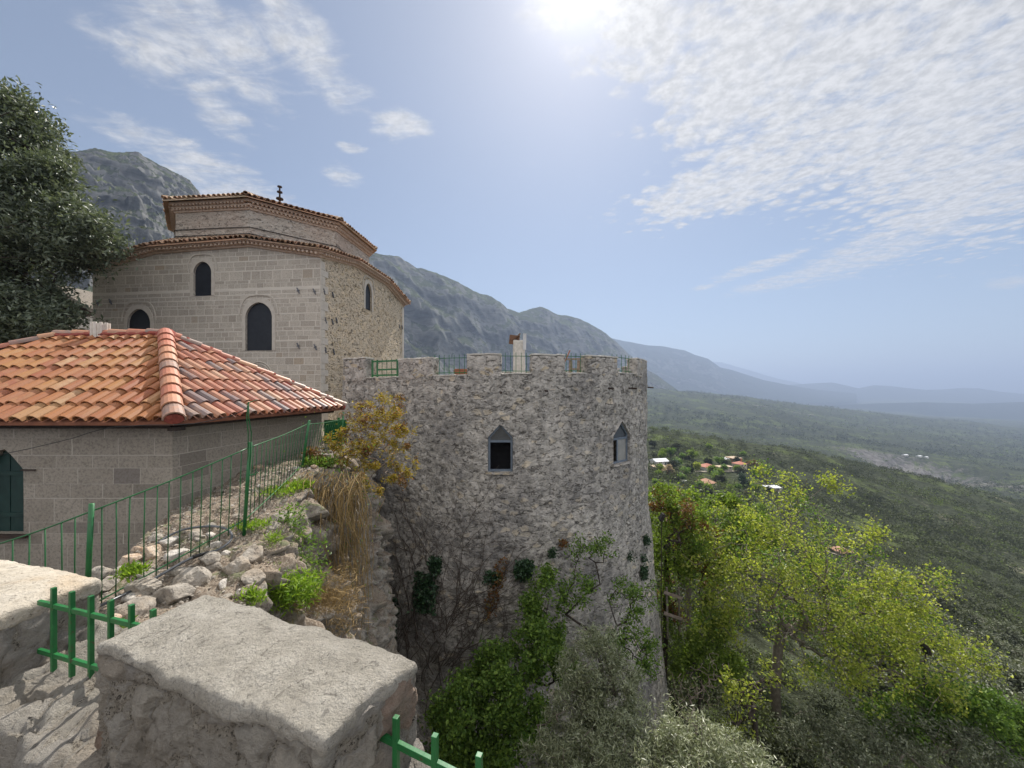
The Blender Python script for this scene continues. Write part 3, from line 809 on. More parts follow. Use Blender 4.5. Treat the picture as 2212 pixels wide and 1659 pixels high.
def ridge(name, crest, foot, mat, nu=260, nv=90, amp=0.16, wl=380.0, seed=1, back=1.25, sharp=0.012):
    """a mountain flank: crest line and foot line given in picture position and distance; rises, spurs and gullies by noise"""
    c = np.array([P(*q) for q in crest])
    f_ = np.array([[(q[0] - CX) / F * q[1], q[1], q[2]] for q in foot])
    def resample(a, n):
        s = np.concatenate([[0], np.cumsum(np.linalg.norm(np.diff(a, axis=0), axis=1) / np.linalg.norm(a[1:] + a[:-1], axis=1))])
        u = np.linspace(0, s[-1], n)
        return np.stack([np.interp(u, s, a[:, k]) for k in range(3)], 1), u / s[-1]
    c, u = resample(c, nu)
    f_, _ = resample(f_, nu)
    b_ = c * np.array([back, back, 0.0]) + np.array([0, 0, 1.0]) * (f_[:, 2] - 50)[:, None]
    t = np.linspace(0, 1, nv)
    front = f_[:, None] * (1 - t)[None, :, None] + c[:, None] * t[None, :, None]
    h = (c[:, 2] - f_[:, 2])[:, None]
    prof = 0.55 * t ** 1.6 + 0.45 * (0.5 - 0.5 * np.cos(pi * t)) + 0.07 * np.sin(t * 9)* t * (1 - t)
    front[:, :, 2] = f_[:, 2:3] + h * prof[None]
    tb = np.linspace(0, 1, 14)[1:]
    backg = c[:, None] * (1 - tb)[None, :, None] + b_[:, None] * tb[None, :, None]
    g = np.concatenate([front, backg], 1)
    q = g.reshape(-1, 3)
    tt = np.concatenate([t, 1 - tb])
    env = (np.sin(np.clip(tt, 0, 1) * pi) ** 0.7)[None, :].repeat(nu, 0).ravel()
    hh = np.repeat(h, g.shape[1], 1).ravel()
    q2 = q * np.array([1, 1, 0.45])
    n1 = ridged(q2 / wl, 5, seed, 0.55)
    n2 = fbm(q2 / (wl * 0.22), 4, seed + 9)
    dist = np.linalg.norm(q[:, :2], axis=1)
    dirn = -q * np.array([1, 1, 0]) / dist[:, None]
    q = q + dirn * (env * (n1 * amp * hh * 1.3 + n2 * amp * hh * 0.35))[:, None]
    q = q + dirn * (env * amp * hh * 0.28 * np.sin(q[:, 2] / (wl * 0.045) + 5 * n2 + 0.004 * q[:, 0]))[:, None]
    q[:, 2] += env * n1 * amp * hh * 0.35 + (0.3 + 0.7 * env) * n2 * sharp * hh * 2 + (0.4 + 1.6 * env) * sharp * hh * fbm(q / (wl * 0.07), 4, seed + 20) * 0.9
    return tag(MB().add(q, grid_faces(nu, g.shape[1])).build(name, mat, smooth=True, origin=(0, 0, 0)), kind='structure')

ridge('mountain', [(-900, 380, 420), (-400, 400, 520), (-100, 360, 570), (60, 345, 620), (160, 331, 660), (205, 325, 680), (255, 330, 700), (300, 334, 720), (330, 348, 740), (355, 362, 760), (385, 377, 790), (412, 395, 820), (428, 412, 835), (442, 436, 850), (452, 470, 860), (500, 520, 880), (600, 600, 900)],
      [(-900, 90, -5), (-300, 110, -5), (0, 150, -8), (200, 190, -10), (330, 240, -15), (450, 300, -20), (600, 380, -30)], M['mountain'], 420, 190, 0.065, 120.0, 4, 1.3)
ridge('mountain', [(250, 470, 1000), (420, 480, 1150), (600, 505, 1300), (740, 528, 1430), (800, 545, 1500), (830, 553, 1550), (862, 560, 1600), (900, 580, 1660), (940, 590, 1750), (965, 600, 1800), (1000, 617, 1880), (1035, 634, 1970), (1062, 643, 2050), (1080, 652, 2100), (1096, 668, 2150), (1122, 675, 2250), (1145, 667, 2330), (1166, 663, 2400), (1185, 670, 2450), (1205, 680, 2520), (1230, 683, 2580), (1252, 688, 2650), (1275, 700, 2720), (1302, 716, 2800), (1330, 737, 2880), (1350, 757, 2950), (1372, 778, 3000), (1400, 800, 3080), (1422, 812, 3120), (1440, 826, 3160), (1475, 850, 3200), (1520, 875, 3250)],
      [(250, 520, -40), (600, 640, -70), (800, 760, -90), (950, 950, -100), (1100, 1250, -110), (1250, 1700, -100), (1400, 2300, -70), (1520, 2900, -80)], M['greenmountain'], 520, 150, 0.17, 430.0, 11, 1.25)
ridge('mountain', [(1150, 735, 5000), (1250, 728, 5300), (1325, 731, 5600), (1350, 737, 5700), (1400, 746, 5900), (1432, 748, 6000), (1452, 752, 6050), (1480, 757, 6150), (1500, 766, 6200), (1530, 775, 6300), (1556, 794, 6400), (1580, 799, 6500), (1602, 806, 6600), (1650, 821, 6800), (1700, 831, 7000), (1760, 841, 7200), (1850, 850, 7500)],
      [(1150, 3800, -120), (1400, 4200, -150), (1600, 4800, -170), (1850, 5800, -180)], M['farhill'], 260, 70, 0.11, 900.0, 21, 1.2, 0.01)
ridge('hills', [(1480, 775, 12500), (1560, 783, 12500), (1602, 795, 12500), (1640, 806, 12500), (1680, 818, 12600), (1720, 826, 12700), (1760, 836, 12800), (1850, 846, 13000)],
      [(1480, 10500, -200), (1850, 11500, -200)], M['farhill'], 120, 40, 0.08, 1500.0, 31, 1.2, 0.01)
ridge('hills', [(1640, 838, 9000), (1700, 832, 9000), (1754, 828, 9000), (1797, 826, 9000), (1830, 833, 9000), (1855, 839, 9000), (1887, 832, 9000), (1925, 834, 9000), (1957, 838, 9000), (2000, 842, 9000), (2040, 841, 9000), (2078, 838, 9000), (2115, 839, 9000), (2160, 846, 9000), (2212, 851, 9000), (2300, 848, 9000), (2600, 846, 9000), (3200, 850, 9000)],
      [(1640, 7600, -200), (2000, 7400, -210), (3200, 7000, -220)], M['farhill'], 320, 40, 0.10, 900.0, 41, 1.2, 0.012)
ridge('hills', [(1700, 884, 5200), (1800, 876, 5200), (1900, 871, 5200), (2000, 869, 5200), (2100, 872, 5200), (2212, 868, 5200), (2400, 872, 5200), (3000, 880, 5200)],
      [(1700, 4300, -290), (2212, 4200, -310), (3000, 4000, -320)], M['farhill'], 260, 40, 0.12, 700.0, 51, 1.2, 0.02)

# haze over the valley: one closed box around everything but the sky
hz, t, b = newmat('haze')
hz.node_tree.nodes.remove(b)
vol = t.n('ShaderNodeVolumePrincipled', {'Color': (0.41, 0.515, 0.73), 'Density': 0.00016, 'Anisotropy': 0.25})
t.t.links.new(vol.outputs[0], [n for n in hz.node_tree.nodes if n.type == 'OUTPUT_MATERIAL'][0].inputs['Volume'])
zlo = float(min(GZ.min(), -500)) - 1
tag(MB().box((0, 0, (zlo + 960) / 2), (150000, 150000, 960 - zlo)).build('haze', hz, origin=(0, 0, 0)), kind='stuff')
# ------------------------------------------------------------------ tile roofs
def tile_column(mb, p0, p1, nrm, side, rad, row, r_top=0.85, thick=0.016, seed=0, lap=1.14, segs=6, jit=0.010):
    p0, p1, nrm, side = (np.asarray(q, float) for q in (p0, p1, nrm, side))
    L = np.linalg.norm(p1 - p0)
    if L < 0.08:
        return
    d = (p1 - p0) / L
    r_ = np.random.default_rng(seed)
    n = int(math.ceil(L / row))
    a = np.linspace(0, pi, segs + 1)
    for k in range(n):
        s0, s1 = k * row, min(L, (k + lap) * row)
        if s1 - s0 < 0.05:
            continue
        j = r_.normal(0, jit, 2)
        q0 = p0 + d * (s0 + j[0]) + nrm * 0.028 + side * j[1]
        q1 = p0 + d * s1 + nrm * 0.004 + side * j[1] * 0.4
        ring = lambda q, r, h: q + np.outer(np.cos(a) * r, side) + np.outer(np.sin(a) * r * h * 1.18, nrm)
        o0, i0 = ring(q0, rad, 0.86), ring(q0, rad - thick, 0.84)
        o1, i1 = ring(q1, rad * r_top, 0.86), ring(q1, rad * r_top - thick, 0.84)
        m_ = segs + 1
        kk = np.arange(segs)
        F_ = np.vstack([np.stack([kk, kk + 1, kk + 1 + m_ * 2, kk + m_ * 2], 1),
                        np.stack([kk, kk + m_, kk + 1 + m_, kk + 1], 1),
                        np.stack([kk + m_, kk + m_ * 3, kk + 1 + m_ * 3, kk + 1 + m_], 1)])
        mb.add(np.vstack([o0, i0, o1, i1]), F_)

def unit(v):
    v = np.asarray(v, float)
    return v / np.linalg.norm(v)

def pan_sheet(mb, pts, off):
    """thin closed sheet under the tiles"""
    poly_prism(mb, pts, off)

def cap_run(mb, a, b, rad, row, nrm, seed=0):
    d = unit(np.asarray(b) - np.asarray(a))
    side = unit(np.cross(d, nrm))
    n2 = np.cross(side, d)
    tile_column(mb, a, b, n2, side, rad, row, 0.93, 0.02, seed, 1.1, 8, 0.006)

# ------------------------------------------------------------------ tiled house in front of the shrine
HZ = -0.50
hc, hf = np.array([-5.37, 6.1, HZ]), np.array([-4.87, 11.2, HZ])
hap, hrl = np.array([-7.84, 8.7, 1.24]), np.array([-10.23, 8.7, 1.20])
hl, hbl = np.array([-12.9, 6.1, HZ]), np.array([-12.6, 11.35, HZ])
house = thing('tiled_house', 'low stone house with bright orange clay tile hip roof beside the green fence', 'house', (-9, 8.6, -3.4))

def cross2(p, d, a, b):
    """distance along p+d*t (plan) to the line a-b"""
    e = (b - a)[:2]
    den = d[0] * e[1] - d[1] * e[0]
    q = (a - p)[:2]
    return (q[0] * e[1] - q[1] * e[0]) / den, (q[0] * d[1] - q[1] * d[0]) / den

def slope_tiles(mb, e0, e1, upd, lines, spacing, rad, row, seed0=0, u0=0.0):
    """columns from the eave e0-e1 up to the nearest of the bounding lines"""
    L = np.linalg.norm(e1 - e0)
    ed = (e1 - e0) / L
    n = int(L / spacing)
    for i in range(n + 1):
        p = e0 + ed * (u0 + i * spacing)
        best = None
        for a, b in lines:
            t_, s_ = cross2(p, upd, a, b)
            if t_ > 0.01 and -0.02 <= s_ <= 1.02 and (best is None or t_ < best[0]):
                best = (t_, a[2] + (b[2] - a[2]) * s_)
        if best is None:
            continue
        top = p + np.array([upd[0], upd[1], 0]) * best[0]
        top[2] = best[1]
        d = unit(top - p) if best[0] > 0.3 else unit(np.array([upd[0], upd[1], 0.67]))
        nrm = unit(np.cross(ed, d))
        if nrm[2] < 0:
            nrm = -nrm
        tile_column(mb, p, top, nrm, ed, rad, row, seed=seed0 + i)

mb = MB()
slope_tiles(mb, np.array([-12.6, 6.1, HZ]), hc, np.array([0.0, 1.0]), [(hl, hrl), (hrl, hap), (hc, hap)], 0.25, 0.103, 0.41, 10)
roof = mb.build('roof', M['newtile'], house, smooth=False)
mb = MB()
eu = unit(hf - hc)
slope_tiles(mb, hc, hf, np.array([-eu[1], eu[0]]), [(hc, hap), (hf, hap)], 0.25, 0.103, 0.41, 200, 0.12)
mb.build('roof', M['darktile'], house, label='shorter roof slope with grey and red clay tiles')
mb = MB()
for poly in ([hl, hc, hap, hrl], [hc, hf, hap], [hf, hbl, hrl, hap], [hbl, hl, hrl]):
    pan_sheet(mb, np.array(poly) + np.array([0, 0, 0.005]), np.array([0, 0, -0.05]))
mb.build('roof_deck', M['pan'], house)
mb = MB()
lift = np.array([0, 0, 0.06])
cap_run(mb, hc + unit(hc - hap) * 0.10 + lift, hap + lift, 0.15, 0.37, np.array([0.3, -0.3, 1]), 1)
mb.build('ridge_cap', M['captile'], house)
mb = MB()
cap_run(mb, hrl + lift + np.array([-.1, 0, 0]), hap + lift, 0.10, 0.42, np.array([0, 0, 1]), 2)
cap_run(mb, hl + lift, hrl + lift, 0.10, 0.42, np.array([0, 0, 1]), 3)
cap_run(mb, hf + lift, hap + lift, 0.10, 0.40, np.array([0, 0, 1]), 4)
mb.build('ridge_cap', M['captile'], house)
mb = MB()
hd = unit(hc - hap)
c = hc + hd * 0.10 + lift + np.array([0, 0, 0.045])
ang = np.arange(14) / 14 * 2 * pi
sdv = unit(np.cross(hd, [0, 0, 1]))
ndv = np.cross(sdv, hd)
poly_prism(mb, c + np.outer(np.cos(ang) * 0.125, sdv) + np.outer(np.sin(ang) * 0.085, ndv), -hd * 0.06)
mb.build('roof_mortar', M['redmortar'], house)
mb = MB()
rngm = np.random.default_rng(3)
for q, r_ in ((hap + [0.02, 0, 0.09], 0.17), (hrl + [0, 0, 0.05], 0.11)):
    mb.lathe(q - np.array([0, 0, 0.14]), [(r_ * 1.2, 0), (r_ * 1.15, 0.08), (r_ * 0.9, 0.16), (r_ * 0.5, 0.22), (0.005, 0.24)], 12)
for a_, b_, o_ in ((hrl, hap, [0, -0.07, 0.0]), (hf, hap, [0.03, -0.06, -0.02])):
    t_ = np.linspace(0.0, 1, 30)
    pth = a_ + np.outer(t_, b_ - a_) + np.array(o_) + rngm.normal(0, 0.008, (30, 3)) + np.array([0, 0, 0.05])
    mb.tube(pth, 0.055, 6)
for k in range(9):
    q = hf + (hap - hf) * (k + 0.1) / 9.0 + np.array([0.0, -0.02, 0.16])
    mb.lathe(q - np.array([0, 0, 0.04]), [(0.055, 0), (0.06, 0.03), (0.04, 0.06), (0.004, 0.075)], 8)
mb.build('roof_mortar', M['redmortar'], house)

def plane_wall(mb, o, d, n, us, zs, holes, uv0=0.0, amp=0.006, seed=0):
    """vertical wall: o + d*u, height z, with openings; n is the outward normal"""
    uv, q = holed_grid(us, zs, holes)
    o, d, n = np.asarray(o, float), np.asarray(d, float), np.asarray(n, float)
    V = np.stack([o[0] + d[0] * uv[:, 0], o[1] + d[1] * uv[:, 0], uv[:, 1]], 1)
    V = V + np.outer(amp * fbm(V * 2.2, 3, seed), np.array([n[0], n[1], 0]))
    mb.add(V, q, uv=uv + [uv0, 0])
    return mb

def hole3(o, d, n, outline, off):
    o, d, n = np.asarray(o, float), np.asarray(d, float), np.asarray(n, float)
    h = np.asarray(outline)
    return np.stack([o[0] + d[0] * h[:, 0] + n[0] * off, o[1] + d[1] * h[:, 0] + n[1] * off, h[:, 1]], 1)

def reveal(mb, o, d, n, outline, depth):
    ring_a, ring_b = hole3(o, d, n, outline, 0.0), hole3(o, d, n, outline, -depth)
    k = np.arange(len(ring_a))
    k2 = (k + 1) % len(k)
    m_ = len(k)
    mb.add(np.vstack([ring_a, ring_b]), np.stack([k, k2, k2 + m_, k + m_], 1), uv=np.vstack([outline, np.asarray(outline) + 0.13]))

def grow(outline, by):
    c = outline.mean(0)
    d = outline - c
    return outline + by * d / (np.linalg.norm(d, axis=1, keepdims=True) + 1e-9) * np.array([1.0, 1.0])

# house walls
wc, wf = np.array([-5.70, 6.45]), np.array([-5.40, 10.9])
win = np.array([(-8.93, -2.39), (-8.20, -2.39), (-8.20, -1.31), (-8.40, -1.08), (-8.565, -0.93), (-8.73, -1.08), (-8.93, -1.31)])
mb = MB()
plane_wall(mb, (0, 6.45), (1, 0), (0, -1), np.linspace(-12.5, -5.70, 70), np.linspace(-3.5, HZ + 0.0, 30), [win], 0, 0.004, 2)
reveal(mb, (0, 6.45), (1, 0), (0, -1), win, 0.14)
dd = unit(wf - wc)
nn = np.array([dd[1], -dd[0]])
plane_wall(mb, wc, dd, nn, np.linspace(0, np.linalg.norm(wf - wc), 46), np.linspace(-3.5, HZ + 0.05, 30), [], 3.1, 0.004, 3)
mb.add([(wf[0], wf[1], -3.5), (-12.5, 10.9, -3.5), (-12.5, 10.9, HZ), (wf[0], wf[1], HZ)], np.array([[0, 1, 2, 3]]), uv=[(0, 0), (7, 0), (7, 3), (0, 3)])
mb.add([(-12.5, 10.9, -3.5), (-12.5, 6.45, -3.5), (-12.5, 6.45, HZ), (-12.5, 10.9, HZ)], np.array([[0, 1, 2, 3]]), uv=[(0, 0), (7, 0), (7, 3), (0, 3)])
mb.build('wall', M['ashlar'], house, uv=True)
mb = MB()
for k, x in enumerate(np.arange(-8.93, -8.2, 0.122)):
    zt = np.interp(x + 0.06, [-8.93, -8.73, -8.565, -8.40, -8.20], [-1.31, -1.08, -0.93, -1.08, -1.31])
    mb.box((x + 0.061, 6.57 + 0.008 * (k % 2), (-2.39 + zt) / 2), (0.117, 0.03, zt + 2.39))
mb.box((-8.565, 6.545, -2.1), (0.7, 0.02, 0.07))
mb.box((-8.565, 6.545, -1.4), (0.7, 0.02, 0.07))
sh = mb.build('shutter', M['greendoor'], house)
MB().beam((-8.22, 6.43, -1.32), (-7.98, 6.43, -1.32), 0.02, 0.02).build('shutter_stay', M['iron'], house)
MB().box((-8.565, 6.43, -2.42), (0.95, 0.12, 0.05)).build('window_sill', M['iron'], house, bevel=0.006)
mb = MB()
mb.beam((-12.7, 6.30, HZ - 0.085), (-5.58, 6.30, HZ - 0.085), 0.05, 0.05)
a_ = np.array([-5.58, 6.30, HZ - 0.085])
mb.beam(a_, np.array([-5.12, 11.0, HZ - 0.085]), 0.05, 0.05)
mb.box((-5.5, 6.3, HZ - 0.115), (0.16, 0.16, 0.06))
mb.build('eaves_board', M['darkbark'], house)
mb = MB()
cpx = np.array([-9.32, 8.7, 1.16])
mb.lathe(cpx, [(0.135, 0), (0.135, 0.36), (0.085, 0.36), (0.085, 0.1)], 18)
for k in range(9):
    a = k / 9 * 2 * pi
    mb.tube([cpx + [0.135 * cos(a), 0.135 * sin(a), 0.02], cpx + [0.135 * cos(a), 0.135 * sin(a), 0.39]], 0.03, 6)
mb.build('chimney_pot', M['whitepot'], house, label='pale fluted chimney pot on the ridge')

# ------------------------------------------------------------------ octagonal shrine
C0, dF, dR = np.array([-7.98, 16.0]), np.array([-0.9936, 0.1132]), np.array([0.1132, 0.9936])
SW, SS = 10.9, 8.8
shrine = thing('domed_shrine', 'large stone shrine with octagonal upper storey and old tiled eaves behind the orange roofed house', 'shrine', (-12.9, 21, -1.7))
tF = lambda px: (C0[0] - C0[1] * (px - CX) / F) / (-dF[0] + dF[1] * (px - CX) / F)
tR = lambda px: (C0[0] - C0[1] * (px - CX) / F) / (dR[1] * (px - CX) / F - dR[0])
zF = lambda px, y: (HY - y) / F * (C0 + dF * tF(px))[1]
zR = lambda px, y: (HY - y) / F * (C0 + dR * tR(px))[1]
bF, bzF = [0, 3.2, 7.7, SW], [5.56, 6.14, 6.02, 5.32]
bR, bzR = [0, 2.7, 6.1, SS], [5.56, 6.07, 6.10, 5.45]

def fw(px0, px1, peak, spring, sill):
    a, b_ = tF(px1), tF(px0)
    c = (px0 + px1) / 2
    return ogee((a + b_) / 2, zF(c, sill), b_ - a, zF(c, spring), zF(c, peak))

w_up, w_low = fw(418, 457, 565, 588, 639), fw(530.5, 588, 653, 684, 757)
c3 = (275 + 325) / 2
w_left = ogee(tF(c3), w_low[0, 1], tF(275) - tF(325), zF(c3, 697), zF(c3, 667))
sR0, sR1 = tR(789), tR(803)
w_side = ogee((sR0 + sR1) / 2, zR(796, 670), sR1 - sR0, zR(796, 634), zR(796, 612))

def profile_wall(mb, o, d, n, W_, brk, bz, holes, nu, zlow, uv0, seed):
    us = np.linspace(0, W_, nu)
    zs = np.arange(zlow, 4.9, 0.1)
    plane_wall(mb, o, d, n, us, zs, holes, uv0, 0.012, seed)
    # top band up to the stepped wall head
    zt = np.interp(us, brk, bz)
    z0 = zs[-1]
    vv = np.linspace(0, 1, 9)
    uu, tt = np.meshgrid(us, vv, indexing='ij')
    zz = z0 + (zt[:, None] - z0) * tt
    uv = np.stack([uu.ravel(), zz.ravel()], 1)
    return uv

def shrine_wall(mb, o, d, n, W_, brk, bz, holes, uv0, seed):
    """wall whose head follows the stepped eaves; v is stretched so that openings stay in true metres"""
    us = np.linspace(0, W_, int(W_ / 0.085))
    zs = np.arange(-1.7, 6.3, 0.085)
    uv, q = holed_grid(us, zs, holes)
    zt = np.interp(uv[:, 0], brk, bz)
    keep = (uv[q][:, :, 1] <= np.interp(uv[q][:, :, 0], brk, bz) + 0.09).all(1)
    q = q[keep]
    uv[:, 1] = np.minimum(uv[:, 1], zt)
    o3, n3 = np.asarray(o), np.asarray(n)
    V = np.stack([o3[0] + d[0] * uv[:, 0], o3[1] + d[1] * uv[:, 0], uv[:, 1]], 1)
    V = V + np.outer(0.012 * fbm(V * 2.2, 3, seed), np.array([n3[0], n3[1], 0]))
    mb.add(V, q, uv=uv + [uv0, 0])

nF, nR = -dR, -dF
mb = MB()
shrine_wall(mb, C0, dF, nF, SW, bF, bzF, [w_up, w_low, w_left], 0, 5)
for h in (w_up, w_low, w_left):
    reveal(mb, C0, dF, nF, h, 0.12)
C1 = C0 + dF * SW
shrine_wall(mb, C1, dR, dF, SS, bR, [5.32, 5.95, 5.95, 5.3], [], 3, 6)
mb.build('wall', M['mosque'], shrine, uv=True, label='grey coursed stone front wall')
mb = MB()
shrine_wall(mb, C0, dR, nR, SS, bR, bzR, [w_side], 0, 7)
reveal(mb, C0, dR, nR, w_side, 0.12)
shrine_wall(mb, C0 + dR * SS, dF, dR, SW, bF, [5.45, 6.0, 6.0, 5.3], [], 3, 8)
mb.build('wall', M['ochre'], shrine, uv=True, label='ochre rubble side wall')
for o, d, n, h in ((C0, dF, nF, w_up), (C0, dF, nF, w_low), (C0, dF, nF, w_left), (C0, dR, nR, w_side)):
    mb = MB()
    g1_, g0_ = h.copy(), h.copy()
    c = np.array([h[:, 0].mean(), h[0, 1] + 0.25])
    top = h[2:]
    # stone surround: follows the jambs and arch, stopping at the sill
    def offs(k):
        e = h.copy()
        e[:, 0] = h[:, 0] + np.sign(h[:, 0] - c[0]) * k * np.where(np.abs(h[:, 0] - c[0]) > 0.02, 1, 0)
        e[2:, 1] = h[2:, 1] + k * 1.15 * np.clip((h[2:, 1] - h[2, 1]) / (h[:, 1].max() - h[2, 1]) + 0.25, 0, 1)
        return e
    ring_prism(mb, hole3(o, d, n, offs(0.15), 0.018), hole3(o, d, n, h, 0.018), np.array([n[0], n[1], 0]) * -0.06)
    wdw = mb.build('window_surround', M['dressed'], shrine)
    mb = MB()
    up_ = offs(0.30)[2:], offs(0.255)[2:]
    A3, B3 = hole3(o, d, n, up_[0], 0.03), hole3(o, d, n, up_[1], 0.03)
    k = np.arange(len(A3) - 1)
    m_ = len(A3)
    off3 = np.array([n[0], n[1], 0]) * -0.05
    mb.add(np.vstack([A3, B3, A3 + off3, B3 + off3]), np.vstack([np.stack([k, k + 1, k + 1 + m_, k + m_], 1), np.stack([k, k + 2 * m_, k + 1 + 2 * m_, k + 1], 1), np.stack([k + m_, k + 1 + m_, k + 1 + 3 * m_, k + 3 * m_], 1)]))
    mb.build('hood_mould', M['dressed'], wdw)
    mb = MB()
    poly_prism(mb, hole3(o, d, n, h, -0.085), np.array([n[0], n[1], 0]) * -0.02)
    mb.build('window_screen', M['slate_screen'], wdw)
# low blind arch half hidden by the house roof
mb = MB()
bc, bz_ = tF(560), zF(560, 812)
for r0 in (0.50, 0.60):
    a = np.linspace(0, pi, 24)
    pth = np.stack([C0[0] + dF[0] * (bc + r0 * np.cos(a)) + nF[0] * 0.015, C0[1] + dF[1] * (bc + r0 * np.cos(a)) + nF[1] * 0.015, bz_ + 0.62 * r0 * np.sin(a) / 0.5 * 0.8], 1)
    mb.tube(pth, 0.022, 5)
mb.build('blind_arch', M['dressed'], shrine)
# dressed corner stones
mb = MB()
rq = np.random.default_rng(5)
z = -1.7
k = 0
while z < 5.3:
    h_ = rq.uniform(0.26, 0.42)
    wq = 0.52 if k % 2 else 0.30
    mb.box((C0[0] + dR[0] * wq / 2 + nR[0] * 0.006, C0[1] + dR[1] * wq / 2 + nR[1] * 0.006, z + h_ / 2), (0.04, wq, h_ - 0.012), rot=math.atan2(-dR[0], dR[1]))
    z += h_
    k += 1
mb.build('quoin', M['dressed'], shrine)
e_ = C0 + dR * SS
mb = MB()
mb.box((e_[0] - dR[0] * 0.13 + nR[0] * 0.006, e_[1] - dR[1] * 0.13 + nR[1] * 0.006, 1.8), (0.04, 0.26, 7.0), rot=math.atan2(-dR[0], dR[1]))
mb.build('quoin', M['dressed'], shrine)

# cornice and lower tiled skirt
OC, OR = np.array([-13.3, 22.0]), 4.8
oct_v = lambda a, r: np.array([OC[0] + r * cos(radians(a)), OC[1] + r * sin(radians(a))])
corn = MB()
skirt, deck = MB(), MB()
sides = [(C0, dF, nF, bF, bzF, SW), (C0, dR, nR, bR, bzR, SS)]
def eave_pt(o, d, n, brk, bz, t_, W_, out, dz_):
    tt = t_
    if t_ <= 0.001: tt = -out
    if t_ >= W_ - 0.001: tt = W_ + out
    return np.array([o[0] + d[0] * tt + n[0] * out, o[1] + d[1] * tt + n[1] * out, np.interp(t_, brk, bz) + dz_])
for o, d, n, brk, bz, W_ in sides:
    for out, z0_, z1_ in ((0.07, 0.0, 0.10), (0.16, 0.10, 0.17), (0.27, 0.17, 0.25)):
        A_ = [eave_pt(o, d, n, brk, bz, t_, W_, out, z0_) for t_ in brk]
        B_ = [eave_pt(o, d, n, brk, bz, t_, W_, out, z1_) for t_ in brk]
        I_ = [eave_pt(o, d, n, brk, bz, t_, W_, -0.1, z1_) for t_ in brk]
        J_ = [eave_pt(o, d, n, brk, bz, t_, W_, -0.1, z0_) for t_ in brk]
        V = np.array(A_ + B_ + I_ + J_)
        k = np.arange(3)
        corn.add(V, np.vstack([np.stack([k, k + 1, k + 5, k + 4], 1), np.stack([k + 4, k + 5, k + 9, k + 8], 1), np.stack([k + 12, k + 13, k + 1, k], 1)]))
    for t_ in np.arange(0.05, W_, 0.19):
        p_ = np.array([o[0] + d[0] * t_ + n[0] * 0.15, o[1] + d[1] * t_ + n[1] * 0.15, np.interp(t_, brk, bz) + 0.125])
        corn.box(p_, (0.09, 0.19, 0.085), rot=math.atan2(d[1], d[0]))
mb = corn.build('cornice', M['cornice'], shrine)
ov = {a: oct_v(a, OR) for a in (197, 242, 287, 332, 377)}
def inner(pt):
    return np.array([pt[0], pt[1], 6.98])
midc = inner((ov[287] + ov[332]) / 2)
midl = inner((ov[242] + ov[197]) / 2)
midr = inner((ov[332] + ov[377]) / 2)
E_ = lambda s, t_: eave_pt(*sides[s][:5], t_, sides[s][5], 0.34, 0.27)
facets = [(E_(0, 0), E_(0, bF[1]), midc, inner(ov[287])), (E_(0, bF[1]), E_(0, bF[2]), inner(ov[287]), inner(ov[242])), (E_(0, bF[2]), E_(0, SW), inner(ov[242]), midl),
          (E_(1, bR[1]), E_(1, 0), inner(ov[332]), midc), (E_(1, bR[2]), E_(1, bR[1]), inner(ov[377]), inner(ov[332])), (E_(1, SS), E_(1, bR[2]), inner(oct_v(400, OR)), inner(ov[377]))]
sd_ = 400
for A_, B_, D_, C_ in facets:
    n_ = max(2, int(np.linalg.norm(B_ - A_) / 0.235))
    pan_sheet(deck, np.array([A_, B_, C_, D_]) - np.array([0, 0, 0.02]), np.array([0, 0, -0.05]))
    nrm = unit(np.cross(B_ - A_, D_ - A_))
    if nrm[2] < 0: nrm = -nrm
    for i in range(n_):
        u_ = (i + 0.5) / n_
        tile_column(skirt, A_ + (B_ - A_) * u_, D_ + (C_ - D_) * u_, nrm, unit(B_ - A_), 0.105, 0.36, 0.8, seed=sd_, segs=5, jit=0.018)
        sd_ += 1
skirt.build('lower_roof', M['oldtile'], shrine)
deck.build('roof_deck', M['oldtile'], shrine)

# octagonal drum
A8 = [17 + 45 * k for k in range(8)]
drum = MB()
for k in range(8):
    a, b_ = oct_v(A8[k], OR), oct_v(A8[(k + 1) % 8], OR)
    d = unit(b_ - a)
    plane_wall(drum, a, d, (d[1], -d[0]), np.linspace(0, np.linalg.norm(b_ - a), 40), np.linspace(6.3, 8.3, 24), [], k * 4, 0.02, k)
drum.build('drum', M['drum'], shrine, uv=True)
mb = MB()
for r0, z0_, z1_ in ((0.06, 8.22, 8.30), (0.16, 8.38, 8.46), (0.26, 8.52, 8.62)):
    o_ = np.array([[*oct_v(a, OR + r0), z0_] for a in A8])
    ring_prism(mb, o_, np.array([[*oct_v(a, OR - 0.2), z0_] for a in A8]), np.array([0, 0, z1_ - z0_]))
o_ = np.array([[*oct_v(a, OR + 0.05), 8.30] for a in A8])
ring_prism(mb, o_, np.array([[*oct_v(a, OR - 0.2), 8.30] for a in A8]), np.array([0, 0, 0.23]))
for k in range(8):
    a, b_ = oct_v(A8[k], OR), oct_v(A8[(k + 1) % 8], OR)
    d = unit(b_ - a)
    n_ = np.array([d[1], -d[0]])
    for row_, (zz, off) in enumerate(((8.34, 0.10), (8.49, 0.19))):
        for t_ in np.arange(0.05 + 0.07 * row_, np.linalg.norm(b_ - a), 0.17):
            p_ = a + d * t_ + n_ * off
            mb.box((p_[0], p_[1], zz), (0.08, 0.12, 0.075), rot=math.atan2(d[1], d[0]))
mb.build('drum_cornice', M['cornice'], shrine)
mb, mb2 = MB(), MB()
apex = np.array([OC[0], OC[1], 10.55])
